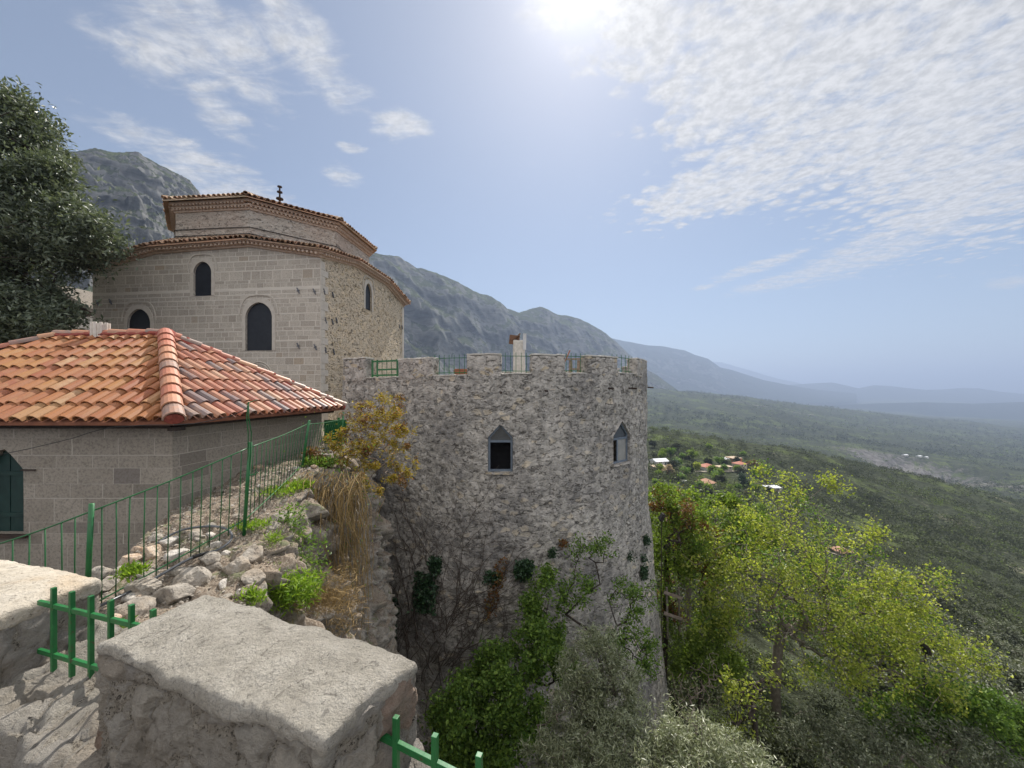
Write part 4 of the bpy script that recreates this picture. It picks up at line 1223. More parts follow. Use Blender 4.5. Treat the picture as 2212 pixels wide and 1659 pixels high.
for k in range(8):
    a, b_ = np.array([*oct_v(A8[k], OR + 0.46), 8.66]), np.array([*oct_v(A8[(k + 1) % 8], OR + 0.46), 8.66])
    pan_sheet(mb2, np.array([a, b_, apex]) - [0, 0, 0.02], np.array([0, 0, -0.04]))
    d = unit(b_ - a)
    nrm = unit(np.cross(b_ - a, apex - a))
    if nrm[2] < 0: nrm = -nrm
    mid = (a + b_) / 2
    updir = unit((apex - mid))
    L_ = np.linalg.norm(b_ - a)
    n_ = int(L_ / 0.225)
    for i in range(n_):
        u_ = (i + 0.5) / n_
        lim = np.linalg.norm(apex - mid) * (1 - abs(2 * u_ - 1))
        tile_column(mb, a + (b_ - a) * u_, a + (b_ - a) * u_ + updir * max(lim, 0.35), nrm, d, 0.10, 0.36, 0.82, seed=900 + 40 * k + i, segs=5, jit=0.016)
    cap_run(mb, a + [0, 0, 0.05], apex + [0, 0, 0.05], 0.11, 0.38, np.array([0, 0, 1]), 30 + k)
mb.build('upper_roof', M['oldtile'], shrine)
mb2.build('roof_deck', M['oldtile'], shrine)
mb = MB()
for zz in (7.43, 7.13):
    ring = np.array([[*oct_v(a, OR + 0.035), zz] for a in A8 + A8[:1]])
    for k in range(8):
        mb.tube(ring[k:k + 2], 0.017, 5)
mb.build('tie_band', M['cable'], shrine)
mb = MB()
mb.lathe((OC[0], OC[1], 10.5), [(0.26, 0), (0.25, 0.12), (0.18, 0.2), (0.06, 0.26), (0.05, 0.44), (0.19, 0.48), (0.19, 0.54), (0.05, 0.6), (0.045, 0.84), (0.145, 0.87), (0.145, 0.92), (0.045, 0.95), (0.04, 1.16), (0.125, 1.18), (0.12, 1.23), (0.004, 1.26)], 14)
mb.build('finial', M['iron'], shrine)
# iron wall anchors
def anchor(o, d, n, t_, z_, lean):
    mb = MB()
    c = np.array([o[0] + d[0] * t_ + n[0] * 0.03, o[1] + d[1] * t_ + n[1] * 0.03, z_])
    ex = np.array([d[0], d[1], 0])
    v = ex * sin(lean) + np.array([0, 0, 1]) * cos(lean)
    mb.beam(c - v * 0.13, c + v * 0.13, 0.035, 0.05, upv=(n[0], n[1], 0))
    v2 = ex * cos(lean) - np.array([0, 0, 1]) * sin(lean)
    mb.beam(c - v2 * 0.06, c + v2 * 0.06, 0.03, 0.035, upv=(n[0], n[1], 0))
    mb.build('wall_anchor', M['anchor'], shrine)
for px, y in ((645, 628), (680, 630), (645, 747), (682, 750), (212, 655), (240, 652)):
    anchor(C0, dF, nF, tF(px), zF(px, y), 0.45)
for px, y in ((699, 630), (718, 637), (702, 692), (717, 695), (726, 692), (702, 756), (720, 760), (862, 705), (868, 707)):
    anchor(C0, dR, nR, tR(px), zR(px, y), -0.4)
# ------------------------------------------------------------------ round tower
TC, TR = np.array([-0.3, 18.5]), 6.4
TA = np.array([-6.3, 14.3])
dl = np.linalg.norm(TA - TC)
ang0 = math.atan2(TA[1] - TC[1], TA[0] - TC[0]) % (2 * pi)
angB = ang0 + math.acos(TR / dl)
TB = TC + TR * np.array([cos(angB), sin(angB)])
LS = np.linalg.norm(TB - TA)
ARC = radians(225)
TOT = LS + ARC * TR
straight_n = np.array([cos(angB), sin(angB)])

def plan(s, off=0.0):
    """point of the tower outline at arc length s, moved outwards by off"""
    s = np.asarray(s, float)
    off = np.broadcast_to(np.asarray(off, float), s.shape)
    a = angB + np.maximum(s - LS, 0) / TR
    st = TA[None] + (TB - TA)[None] * (np.minimum(s, LS) / LS)[:, None] + straight_n[None] * off[:, None]
    ar = TC[None] + (TR + off)[:, None] * np.stack([np.cos(a), np.sin(a)], 1)
    return np.where((s < LS)[:, None], st, ar)

ss = np.linspace(0, LS + (radians(360 + 21) - angB) * TR, 4000)
spx = CX + F * plan(ss)[:, 0] / plan(ss)[:, 1]
imax = int(np.argmax(spx))
s_of = lambda px: float(np.interp(px, spx[:imax], ss[:imax]))
Y_of = lambda px: float(plan(np.array([s_of(px)]))[0, 1])
sill = lambda s: np.interp(s, [s_of(760), s_of(830), s_of(970), s_of(1115), s_of(1245), s_of(1350), TOT], [0.46, 0.47, 0.50, 0.545, 0.575, 0.64, 0.64])
batter = lambda z: np.interp(-np.asarray(z), [-2, 2.5, 5, 9, 13, 15], [0, 0.0, 0.10, 0.42, 0.85, 1.05])

tower = thing('round_tower', 'round grey rubble stone tower with battlements and pointed windows in the middle', 'tower', (-0.3, 18.5, -14))

def tower_win(px0, px1, peak, shoulder, base):
    c = (px0 + px1) / 2
    Yc = Y_of(c)
    z = lambda y: (HY - y) / F * Yc
    a, b_ = s_of(px0), s_of(px1)
    return np.array([(a, z(base)), (b_, z(base)), (b_, z(shoulder)), ((a + b_) / 2, z(peak)), (a, z(shoulder))])

tw1, tw2 = tower_win(1053.5, 1108, 916, 945, 1020), tower_win(1325, 1361, 909, 940, 1000.5)
su = np.arange(0, TOT, 0.055)
sv = np.concatenate([np.arange(-14.5, 0.4, 0.055)])
uv, q = holed_grid(su, sv, [tw1, tw2])
top = sill(uv[:, 0])
is_top = uv[:, 1] > sv[-1] - 0.01
uv[is_top, 1] = top[is_top]
def tower_pt(uv, extra=0.0):
    pl = plan(uv[:, 0], batter(uv[:, 1]) + extra)
    return np.column_stack([pl, uv[:, 1]])
V = tower_pt(uv)
f1, f2, cid = worley(np.column_stack([V[:, 0], V[:, 1], V[:, 2] * 1.4]) * 3.4 + 0.4 * fbm3(V * 2.5, 2, 5), 3)
dsp = 0.07 * fbm(V * 0.9, 3, 1) + 0.05 * fbm(V * 4, 4, 2) + 0.045 * (np.clip((f2 - f1) * 3.5, 0, 1) - 0.6) * (0.15 + cid ** 1.5)
edge = np.zeros(len(V), bool)
for h in (tw1, tw2):
    edge |= (np.linalg.norm(snap(h, uv) - uv, axis=1) < 0.03)
dsp[edge] = 0
V = tower_pt(uv, dsp)
mb = MB().add(V, q)
# wall head, inner face and terrace
sl = np.arange(0, TOT, 0.12)
for o0, z0, o1, z1 in ((0.0, None, -0.45, None), (-0.45, None, -0.45, -0.5)):
    a = np.column_stack([plan(sl, o0), sill(sl) if z0 is None else np.full(len(sl), z0)])
    b_ = np.column_stack([plan(sl, o1), sill(sl) if z1 is None else np.full(len(sl), z1)])
    g = np.stack([a, b_], 1)
    g = g + 0.02 * fbm3(g.reshape(-1, 3) * 5, 3, 8).reshape(g.shape)
    mb.add(g.reshape(-1, 3), grid_faces(len(sl), 2))
for h in (tw1, tw2):
    n_ = 12
    pts = np.concatenate([h[k] + np.outer(np.linspace(0, 1, n_, endpoint=False), h[(k + 1) % 5] - h[k]) for k in range(5)])
    g = np.stack([tower_pt(pts, 0.0), tower_pt(pts, -0.35)], 1)
    m_ = len(pts)
    k = np.arange(m_)
    k2 = (k + 1) % m_
    mb.add(np.vstack([g[:, 0], g[:, 1]]), np.stack([k, k2, k2 + m_, k + m_], 1))
end = plan(np.array([0.0, 0.0]), np.array([0.0, -0.45]))
back = np.array([-6.2, 22.5])
for a, b_ in ((TA, back),):
    us = np.linspace(0, 1, 30)
    zs = np.linspace(-14, 0.42, 40)
    uu, zz = np.meshgrid(us, zs, indexing='ij')
    W_ = np.column_stack([(a[0] + (b_[0] - a[0]) * uu).ravel(), (a[1] + (b_[1] - a[1]) * uu).ravel(), zz.ravel()])
    mb.add(W_ + 0.03 * fbm3(W_ * 4, 3, 3), grid_faces(30, 40, True))
mb.build('wall', M['tower'], tower, smooth=True)
mb = MB()
ring = plan(np.linspace(0, TOT, 60), -0.4)
ring = np.column_stack([ring, np.full(60, -0.45)])
ring = np.vstack([ring, [[back[0] + 0.3, back[1], -0.45]]])
poly_prism(mb, ring, np.array([0, 0, -0.2]))
mb.build('terrace_floor', M['yard'], tower)

def merlon(s0, s1, zt, seed, label=None, zb=None, out=0.02, thick=0.42):
    zb = float(sill((s0 + s1) / 2)) - 0.10 if zb is None else zb
    mb = MB()
    fn = lambda p: np.column_stack([plan(s0 + p[:, 0], out - p[:, 1]), zb + p[:, 2]])
    rough_box(mb, fn, (s1 - s0, thick, zt - zb), 0.05, 0.05, 0.035, 4.0, seed, 0.012)
    o = mb.build('merlon', M['merlon'], tower, smooth=True, label=label)
    mb = MB()
    fn = lambda p: np.column_stack([plan(s0 - 0.01 + p[:, 0], out + 0.012 - p[:, 1]), zt - 0.012 + p[:, 2]])
    rough_box(mb, fn, (s1 - s0 + 0.02, thick + 0.03, 0.055), 0.06, 0.02, 0.02, 5.0, seed + 1, 0.006)
    mb.build('merlon_cap', M['lip'], o, smooth=True)

MER = [(737.5, 790, 775), (860, 934.5, 775.5), (1008, 1083, 766), (1148, 1221, 767), (1269, 1334, 770.5)]
for k, (a, b_, y) in enumerate(MER):
    c = (a + b_) / 2
    merlon(max(0.0, s_of(a)), s_of(b_), (HY - y) / F * Y_of(c), 20 + k)
s6 = s_of(1375)
merlon(s6, s6 + 1.9, 1.22, 40)
s = s6 + 2.6
k = 0
while s + 1.1 < TOT:
    merlon(s, s + 1.05, 1.2, 50 + k)
    s += 1.9
    k += 1
mb = MB()
sl = np.arange(0.1, s6 + 0.6, 0.05)
for (a, b_) in ((790, 860), (934.5, 1008), (1083, 1148), (1221, 1269), (1334, 1375)):
    sa, sb = s_of(a), s_of(b_)
    fn = lambda p: np.column_stack([plan(sa + p[:, 0], 0.015 - p[:, 1]), sill(sa + p[:, 0]) - 0.005 + p[:, 2]])
    mb = MB()
    rough_box(mb, fn, (sb - sa, 0.42, 0.03), 0.06, 0.012, 0.015, 5.0, 9, 0.006)
    mb.build('sill_mortar', M['lip'], tower, smooth=True)

def frame_part(h, opened, seed):
    c = h.mean(0)
    ctr = np.array([(h[0, 0] + h[1, 0]) / 2, (h[0, 1] + h[3, 1]) / 2])
    def sc(k):
        r = h.copy()
        w2 = (h[1, 0] - h[0, 0]) / 2
        r[:, 0] = ctr[0] + (h[:, 0] - ctr[0]) * (1 - k / w2)
        r[0:2, 1] += k
        r[2, 1] -= k * 0.4
        r[4, 1] -= k * 0.4
        r[3, 1] -= k * 1.3
        return r
    i_ = sc(0.065)
    off = tower_pt(np.array([ctr]), 1.0)[0] - tower_pt(np.array([ctr]), 0.0)[0]
    mb = MB()
    ring_prism(mb, tower_pt(h, -0.17), tower_pt(i_, -0.17), off * 0.07)
    zt = h[2, 1] - 0.10
    bar = np.array([(i_[0, 0], zt - 0.07), (i_[1, 0], zt - 0.07), (i_[1, 0], zt), (i_[0, 0], zt)])
    poly_prism(mb, tower_pt(bar, -0.165), off * 0.06)
    fr = mb.build('window_frame', M['bluegrey'], tower)
    mb = MB()
    poly_prism(mb, tower_pt(np.array([(i_[0, 0], zt), (i_[1, 0], zt), (i_[2, 0], i_[2, 1]), (i_[3, 0], i_[3, 1]), (i_[4, 0], i_[4, 1])]), -0.15), off * 0.012)
    mb.build('transom_pane', M['glass'], fr)
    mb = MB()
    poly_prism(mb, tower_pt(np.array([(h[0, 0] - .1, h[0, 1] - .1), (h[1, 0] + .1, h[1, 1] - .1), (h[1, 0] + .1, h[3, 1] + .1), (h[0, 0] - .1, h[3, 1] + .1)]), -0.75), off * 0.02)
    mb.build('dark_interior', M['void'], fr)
    if opened:
        # casement swung inwards on the right-hand side
        b0 = tower_pt(np.array([(i_[1, 0] - 0.01, i_[1, 1])]), -0.12)[0]
        mb = MB()
        ex = unit(off) * -1
        for u0, u1 in ((0.0, 0.06),):
            mb.add(np.array([b0 + ex * u0, b0 + ex * u1, b0 + ex * u1 + [0, 0, zt - i_[1, 1] - 0.07], b0 + ex * u0 + [0, 0, zt - i_[1, 1] - 0.07]]), np.array([[0, 1, 2, 3]]))
        mb.build('casement', M['bluegrey'], fr)
    else:
        midu = i_[0, 0] + (i_[1, 0] - i_[0, 0]) * 0.36
        mb = MB()
        poly_prism(mb, tower_pt(np.array([(midu, i_[0, 1]), (i_[1, 0], i_[0, 1]), (i_[1, 0], zt - 0.07), (midu, zt - 0.07)]), -0.15), off * 0.012)
        mb.build('pane', M['paleglass'], fr)
        mb = MB()
        poly_prism(mb, tower_pt(np.array([(midu - 0.05, i_[0, 1]), (midu, i_[0, 1]), (midu, zt - 0.07), (midu - 0.05, zt - 0.07)]), -0.15), off * 0.045)
        mb.build('casement', M['bluegrey'], fr)
    mb = MB()
    fn = lambda p: tower_pt(np.column_stack([h[0, 0] - 0.06 + p[:, 0], h[0, 1] - 0.07 + p[:, 2]]), 0.06 - p[:, 1])
    rough_box(mb, fn, (h[1, 0] - h[0, 0] + 0.12, 0.16, 0.06), 0.05, 0.015, 0.012, 6, seed)
    mb.build('window_sill', M['merlon'], tower, smooth=True)
frame_part(tw1, True, 61)
frame_part(tw2, False, 62)
for px, y in ((1083, 847), (1177, 843), (1312, 838), (1360, 838), (1398, 836)):
    s_ = s_of(px)
    mb = MB()
    a_ = tower_pt(np.array([(s_, (HY - y) / F * Y_of(px))]), -0.1)[0]
    b_ = tower_pt(np.array([(s_, (HY - y) / F * Y_of(px) - 0.03)]), 0.28)[0]
    mb.tube([a_, b_], 0.03, 8)
    mb.build('drain_spout', M['iron'], tower)

# railings standing in the gaps between the merlons
def gap_rail(px0, px1, label, n, tone='greendark'):
    sa, sb = s_of(px0) - 0.05, s_of(px1) + 0.05
    zs = float(sill((sa + sb) / 2))
    pts = plan(np.linspace(sa, sb, n), -0.2)
    base = np.array([*pts.mean(0), zs])
    r_ = thing('gap_railing', label, 'railing', base, 'thin green railings in the tower battlement gaps')
    for k in range(n):
        MB().box((pts[k, 0], pts[k, 1], zs + 0.33), (0.016, 0.016, 0.72)).build('picket', M[tone], r_)
    for z in (0.1, 0.58):
        mb = MB()
        for k in range(n - 1):
            mb.beam([*pts[k], zs + z], [*pts[k + 1], zs + z], 0.012, 0.02)
        mb.build('rail', M[tone], r_)
gap_rail(934.5, 1008, 'thin green railing in the second gap of the tower battlements, beside the plank stack', 8)
gap_rail(1083, 1148, 'thin green railing in front of the tower chimney', 7)
gap_rail(1221, 1269, 'thin green railing in front of the wooden trestle', 6)
gap_rail(1334, 1375, 'thin green railing in the rightmost gap of the tower battlements', 6)

# framed green gate in the leftmost gap
sa, sb = s_of(791), s_of(859)
pa, pb = plan(np.array([sa + 0.08, sb - 0.02]), -0.22)
zs = 0.47
gate = thing('metal_gate', 'bright green metal gate frame in the leftmost gap of the tower battlements', 'gate', (*((pa + pb) / 2), zs))
for u in (0.0, 0.17, 0.86, 1.0):
    mb = MB()
    p_ = pa + (pb - pa) * u
    mb.beam([*p_, zs - 0.02], [*p_, zs + 0.66], 0.085 if u in (0.0, 0.86) else 0.05, 0.05)
    mb.build('gate_post', M['greenpaint'], gate)
for z in (0.10, 0.30, 0.60):
    p_, q_ = pa + (pb - pa) * (0.17 if z == 0.30 else 0.0), pb
    MB().beam([*p_, zs + z], [*q_, zs + z], 0.04, 0.055).build('gate_rail', M['greenpaint'], gate)
for u in (0.34, 0.5, 0.66):
    p_ = pa + (pb - pa) * u
    MB().box((*p_, zs + 0.33), (0.016, 0.016, 0.7)).build('picket', M['greendark'], gate)

# things on the terrace
ch = thing('stone_chimney', 'rubble chimney with rusty tin cowl standing on the tower terrace', 'chimney', (0.47, 19.0, -0.45))
mb = MB()
rough_box(mb, lambda p: np.column_stack([p[:, 0] + 0.06, p[:, 1] + 18.7, p[:, 2] - 0.45]), (0.58, 0.55, 2.95), 0.06, 0.03, 0.03, 5, 71, 0.01)
mb.build('chimney_stack', M['lip'], ch, smooth=True)
mb = MB()
mb.beam((0.12, 18.9, 2.55), (0.40, 18.9, 2.82), 0.5, 0.03)
mb.beam((0.09, 18.9, 2.3), (0.14, 18.9, 2.75), 0.5, 0.03, (0, 1, 0))
mb.build('cowl', M['rustyiron'], ch)
MB().beam((0.60, 18.65, 2.0), (0.62, 18.65, 2.8), 0.16, 0.03, (0, 1, 0)).build('tin_strip', M['tin'], ch)
tr = thing('wooden_trestle', 'weathered wooden trestle standing on the tower terrace', 'trestle', (2.55, 15.2, -0.45))
zt = 1.26
MB().beam((2.18, 15.2, zt), (2.86, 15.2, zt + 0.02), 0.12, 0.06).build('top_beam', M['wood'], tr)
for x0, x1 in ((2.30, 2.22), (2.34, 2.42), (2.62, 2.52), (2.68, 2.80)):
    MB().beam((x0, 15.2, zt - 0.04), (x1, 15.05 if x1 < x0 else 15.35, -0.45), 0.075, 0.05, (0, 1, 0)).build('leg', M['wood'], tr)
MB().beam((2.26, 15.15, 0.88), (2.76, 15.15, 0.86), 0.05, 0.06).build('cross_brace', M['wood'], tr)
tag(MB().beam(P(1190, 850, 15.5), P(1231, 757, 15.5), 0.04, 0.15, (0, 1, 0)).build('wooden_plank', M['redwood']), 'reddish plank leaning upright beside the wooden trestle', 'plank')
st_ = thing('plank_stack', 'short stack of reddish boards beside the largest tower merlon', 'board stack', (-1.75, 14.2, -0.45))
for k in range(4):
    MB().box((-1.75 + 0.02 * (k % 2), 14.2, 0.60 + 0.062 * k), (0.75, 0.5, 0.05)).build('board', M['redwood'], st_)
for x_ in (-2.0, -1.5):
    MB().box((x_, 14.2, 0.06), (0.1, 0.45, 1.02)).build('support_block', M['wood'], st_)

# ------------------------------------------------------------------ foreground parapet with merlons
par = thing('parapet_wall', 'rough stone parapet with cement topped merlons in the foreground', 'parapet wall', (-1.4, 1.4, -3.2))
def quad_fn(c, zb):
    """c: four top corners (x, y, z) near-left, near-right, far-right, far-left"""
    c = np.asarray(c, float)
    def fn(p, L):
        u, v, w_ = p[:, 0] / L[0], p[:, 1] / L[1], p[:, 2] / L[2]
        top = (c[0][None] * ((1 - u) * (1 - v))[:, None] + c[1][None] * (u * (1 - v))[:, None] + c[2][None] * (u * v)[:, None] + c[3][None] * ((1 - u) * v)[:, None])
        z = zb + (top[:, 2] - zb) * w_
        return np.column_stack([top[:, :2], z])
    return fn
def fore_merlon(c, zt, zb, seed, capmat, label, res=0.012, th=0.042, dims=(1.13, 0.38)):
    c = [(x, y, zt) for x, y in c]
    L = (dims[0], dims[1], zt - 0.02 - zb)
    f0 = quad_fn([(x, y, zt - 0.02) for x, y, _ in c], zb)
    mb = MB()
    rough_box(mb, lambda p: f0(p, L), L, res * 0.8, 0.03, 0.022, 6.0, seed, 0.014, 0.018, 6.5)
    body = mb.build('merlon', M['parapet'], par, smooth=True, attr='stone', label=label)
    L2 = (dims[0] + 0.02, dims[1] + 0.02, th)
    ctr = np.mean(np.array(c), 0)
    f1_ = quad_fn([tuple(np.array(q) + unit((np.array(q) - ctr)) * 0.004 + [0, 0, 0.012]) for q in c], zt - th + 0.012)
    mb = MB()
    def fcap(p):
        W_ = f1_(p, L2)
        k = p[:, 2] / th
        u, v = p[:, 0] / L2[0], p[:, 1] / L2[1]
        crown = 0.03 * np.sin(np.clip(v, 0, 1) * pi) * np.sin(np.clip(u, 0, 1) * pi) ** 0.4
        W_[:, 2] += k * crown
        W_[:, 2] -= (1 - k) * 0.03 * (0.6 + fbm(np.column_stack([u * 5, v * 3, u * 0]) + seed, 3, seed))
        edge_ = 0.02 * fbm3(W_ * 5.0, 3, seed + 2)
        edge_[:, 2] *= 0.3
        return W_ + edge_
    rough_box(mb, fcap, L2, res * 0.7, 0.0205, 0.013, 7.0, seed + 3, 0.0042)
    mb.build('cement_cap', capmat, body, smooth=True)
fore_merlon([(-1.56, 1.436), (-0.51, 1.03), (-0.325, 1.35), (-1.43, 1.81)], -0.95, -1.75, 5, M['cement'], 'nearest merlon with pale grit cement top')
m2 = rockmat('cream_flagstone', (0.34, 0.295, 0.235), (0.47, 0.42, 0.345), (0.56, 0.505, 0.425), 1.5)
fore_merlon([(-3.5, 2.05), (-2.30, 1.70), (-2.22, 2.08), (-3.45, 2.42)], -1.02, -1.75, 15, m2, 'left merlon with layered cream stone top', 0.016, 0.07, (1.25, 0.38))
mb = MB()
dP = np.array([-0.932, 0.361])
nP = np.array([0.361, 0.932])
oP = np.array([-0.51, 1.03])
def body_fn(t0, t1, n0, n1, zb, zt, tilt):
    def fn(p):
        xy = oP + np.outer(t0 + p[:, 0], dP) + np.outer(n0 - 0.776 + p[:, 1], nP)
        return np.column_stack([xy, zb + p[:, 2] + tilt * (p[:, 2] / (zt - zb)) * (p[:, 1] - 0.2)])
    return fn
rough_box(mb, body_fn(-1.6, 3.6, 0.66, 1.17, -4.2, -1.32, 0.22), (5.2, 0.51, 2.88), 0.018, 0.05, 0.06, 5.0, 33, 0.016, 0.022, 5.5)
mb.build('wall_body', M['parapet'], par, smooth=True, attr='stone')

# short green railings in the parapet gaps
def fore_rail(label, bars, zt, zb, rails, ext0, ext1, stubs=()):
    b = np.array(bars)
    r_ = thing('gap_railing', label, 'railing', (*b.mean(0), zb), 'short green railings in the near parapet gaps')
    for x, y in b:
        MB().box((x, y, (zt + zb) / 2), (0.0175, 0.0175, zt - zb), rot=-0.3).build('bar', M['greenpaint'], r_, bevel=0.0015)
    d = unit(b[-1] - b[0])
    for z in rails:
        a_, c_ = b[0] - d * ext0, b[-1] + d * ext1
        MB().beam([*a_, z], [*c_, z + 0.0], 0.014, 0.021).build('rail', M['greenpaint'], r_, bevel=0.0012)
fore_rail('short green railing in the parapet gap between the two merlons', [(-2.147 + 0.1268 * k, 1.80 - 0.036 * k) for k in range(6)], -0.92, -1.31, (-1.005, -1.235), 0.11, 0.1)
fore_rail('short green railing at the bottom edge beyond the nearest merlon', [(-0.362, 1.20), (-0.228, 1.136), (-0.092, 1.075), (0.04, 1.01)], -1.016, -1.38, (-1.10, -1.30), 0.10, 0.15)

# ------------------------------------------------------------------ ledge, yard and castle ground
ET = [(0.9, -0.2, -2.2), (1.6, -1.3, -2.05), (2.2, -1.95, -2.1), (3.2, -2.5, -2.3), (4.2, -2.9, -2.42), (4.8, -3.15, -2.32), (5.6, -3.4, -2.12), (6.2, -3.6, -2.02), (8, -4.05, -1.62), (10.5, -4.42, -1.55), (12.5, -5.2, -1.55), (15, -6.6, -1.55), (22, -7.5, -1.5), (40, -9, -1.5)]
LT = [(0.9, -3.2), (1.6, -3.3), (2.2, -3.6), (3.2, -4.1), (4.3, -4.72), (5.3, -5.2), (6.45, -5.72), (10.9, -5.42), (12.5, -8), (15, -14), (22, -30), (40, -60)]
ET, LT = np.array(ET), np.array(LT)
yy = np.concatenate([np.linspace(1.3, 12, 320), np.linspace(12.3, 40, 40)])
ex, ez, lx = np.interp(yy, ET[:, 0], ET[:, 1]), np.interp(yy, ET[:, 0], ET[:, 2]), np.interp(yy, LT[:, 0], LT[:, 1])
tt = np.concatenate([np.linspace(-0.18, 0, 12)[:-1], np.linspace(0, 1, 100), np.linspace(1, 1.6, 150)[1:], np.linspace(1.6, 2, 40)[1:]])
YY, TT = np.meshgrid(yy, tt, indexing='ij')
EX, EZ, LX = ex[:, None], ez[:, None], lx[:, None]
k1 = np.clip(TT, 0, 1)
k2 = np.clip(TT - 1, 0, 1)
k0 = np.clip(-TT / 0.18, 0, 1)
XX = LX + (EX - LX) * k1 + (0.25 * k2 ** 0.5 + 1.6 * k2) * 1.0 - k0 * 0.35
near_h = np.clip((YY - 5.2) / 2.0, 0, 1)
ZZ = EZ + 0.05 - 0.10 * k1 ** 4 - 9.5 * k2 ** 1.15 - k0 * np.where(YY < 6.4, 1.5, 0.4) - 0.12 * near_h * (1 - k1)
g = np.stack([XX, YY + 0 * TT, ZZ], -1).reshape(-1, 3)
cl = np.repeat((np.clip(TT - 0.8, 0, 0.35) / 0.35).reshape(-1, 1), 3, 1) * np.repeat((np.clip(2 - TT, 0, 0.6) / 0.6).reshape(-1, 1), 3, 1)
f1, f2, cid = worley(g * np.array([2.3, 2.3, 1.7]) + 0.4 * fbm3(g * 1.2, 3, 2), 8)
f1b, f2b, cidb = worley(g * 4.0 + 0.3 * fbm3(g * 3, 2, 5), 12)
bul = np.clip((f2 - f1) * 2.2, 0, 1)
bulb = np.clip((f2b - f1b) * 2.2, 0, 1)
dv = np.zeros_like(g)
dv[:, 0] = cl[:, 0] * (0.40 * (bul - 0.4) * (0.3 + cid) + 0.35 * fbm(g * 1.1, 4, 3) + 0.14 * (bulb - 0.4) + 0.12 * ridged(g * 1.9, 5, 21) + 0.05 * fbm(g * 7, 4, 22))
dv[:, 2] = (1 - cl[:, 0]) * (0.10 * (bulb - 0.4) * (cidb > 0.45) + 0.05 * fbm(g * 2.2, 4, 6)) + cl[:, 0] * 0.25 * fbm(g * 1.7, 3, 9) + 0.035 * fbm(g * 9, 4, 4)
tag(MB().add(g + dv, grid_faces(len(yy), len(tt))).build('rocky_ground', M['ledge'], smooth=True, origin=(0, 0, 0)), kind='structure')
xs, ys = np.meshgrid(np.linspace(0, 1, 90), np.linspace(0.8, 30, 70), indexing='ij')
xs = -40 + xs * (np.interp(ys, LT[:, 0], LT[:, 1]) + 0.25 + 40)
g = np.stack([xs, ys, np.full_like(xs, -3.3)], -1).reshape(-1, 3)
g[:, 2] += 0.05 * fbm(g * 1.2, 4, 3)
tag(MB().add(g, grid_faces(90, 70)).build('yard', M['yard'], smooth=True, origin=(0, 0, 0)), kind='structure')
tag(MB().box((-1.0, -2.05, -1.72), (16, 5.3, 0.12), rot=-0.37).build('terrace', M['yard'], origin=(0, 0, 0)), kind='structure')
# ------------------------------------------------------------------ small things on the ledge
_gv = (g0 := np.stack([XX, YY + 0 * TT, ZZ], -1).reshape(-1, 3) + dv)
_top = _gv[(TT.reshape(-1) < 1.03) & (TT.reshape(-1) > -0.02)]

def ledge_z(x, y):
    d = (_top[:, 0] - x) ** 2 + (_top[:, 1] - y) ** 2
    k = np.argsort(d)[:6]
    w_ = 1 / (d[k] + 1e-4)
    return float((_top[k, 2] * w_).sum() / w_.sum())

def ledge_hit(px, py, lift=0.0):
    """point where the sight line of a picture position meets the ledge"""
    for Y in np.arange(1.9, 14, 0.05):
        q = P(px, py, Y)
        if q[2] <= ledge_z(q[0], q[1]) + lift:
            return q
    return P(px, py, 6.0)

def icosphere(n):
    me = bpy.data.meshes.new('tmp_rock')
    import bmesh
    b_ = bmesh.new()
    bmesh.ops.create_icosphere(b_, subdivisions=n, radius=1.0)
    V = np.array([v.co[:] for v in b_.verts])
    F_ = np.array([[v.index for v in f.verts] for f in b_.faces])
    b_.free()
    bpy.data.meshes.remove(me)
    return V, F_
ICO4, ICO3 = icosphere(5), icosphere(3)

def rock_mesh(c, size, seed, flat=0.7, fine=True):
    V, F_ = ICO4 if fine else ICO3
    r_ = np.random.default_rng(seed)
    pl = r_.normal(size=(11, 3))
    pl /= np.linalg.norm(pl, axis=1, keepdims=True)
    h = r_.uniform(0.55, 1.0, 11)
    dt = V @ pl.T
    lim = np.where(dt > 0.05, h[None] / np.maximum(dt, 0.05), 9).min(1)
    rr = np.minimum(1.0, lim)
    W_ = V * rr[:, None]
    W_ = W_ * (np.array(size) * np.array([1, r_.uniform(0.75, 1.1), flat]))
    a = r_.uniform(0, 6.28)
    W_ = np.stack([W_[:, 0] * cos(a) - W_[:, 1] * sin(a), W_[:, 0] * sin(a) + W_[:, 1] * cos(a), W_[:, 2]], 1) + np.asarray(c)
    s = float(np.mean(size))
    W_ = W_ + s * 0.14 * fbm3(W_ / s * 1.6, 4, seed) + s * 0.035 * fbm3(W_ / s * 8, 3, seed + 3)
    return MB().add(W_, F_)

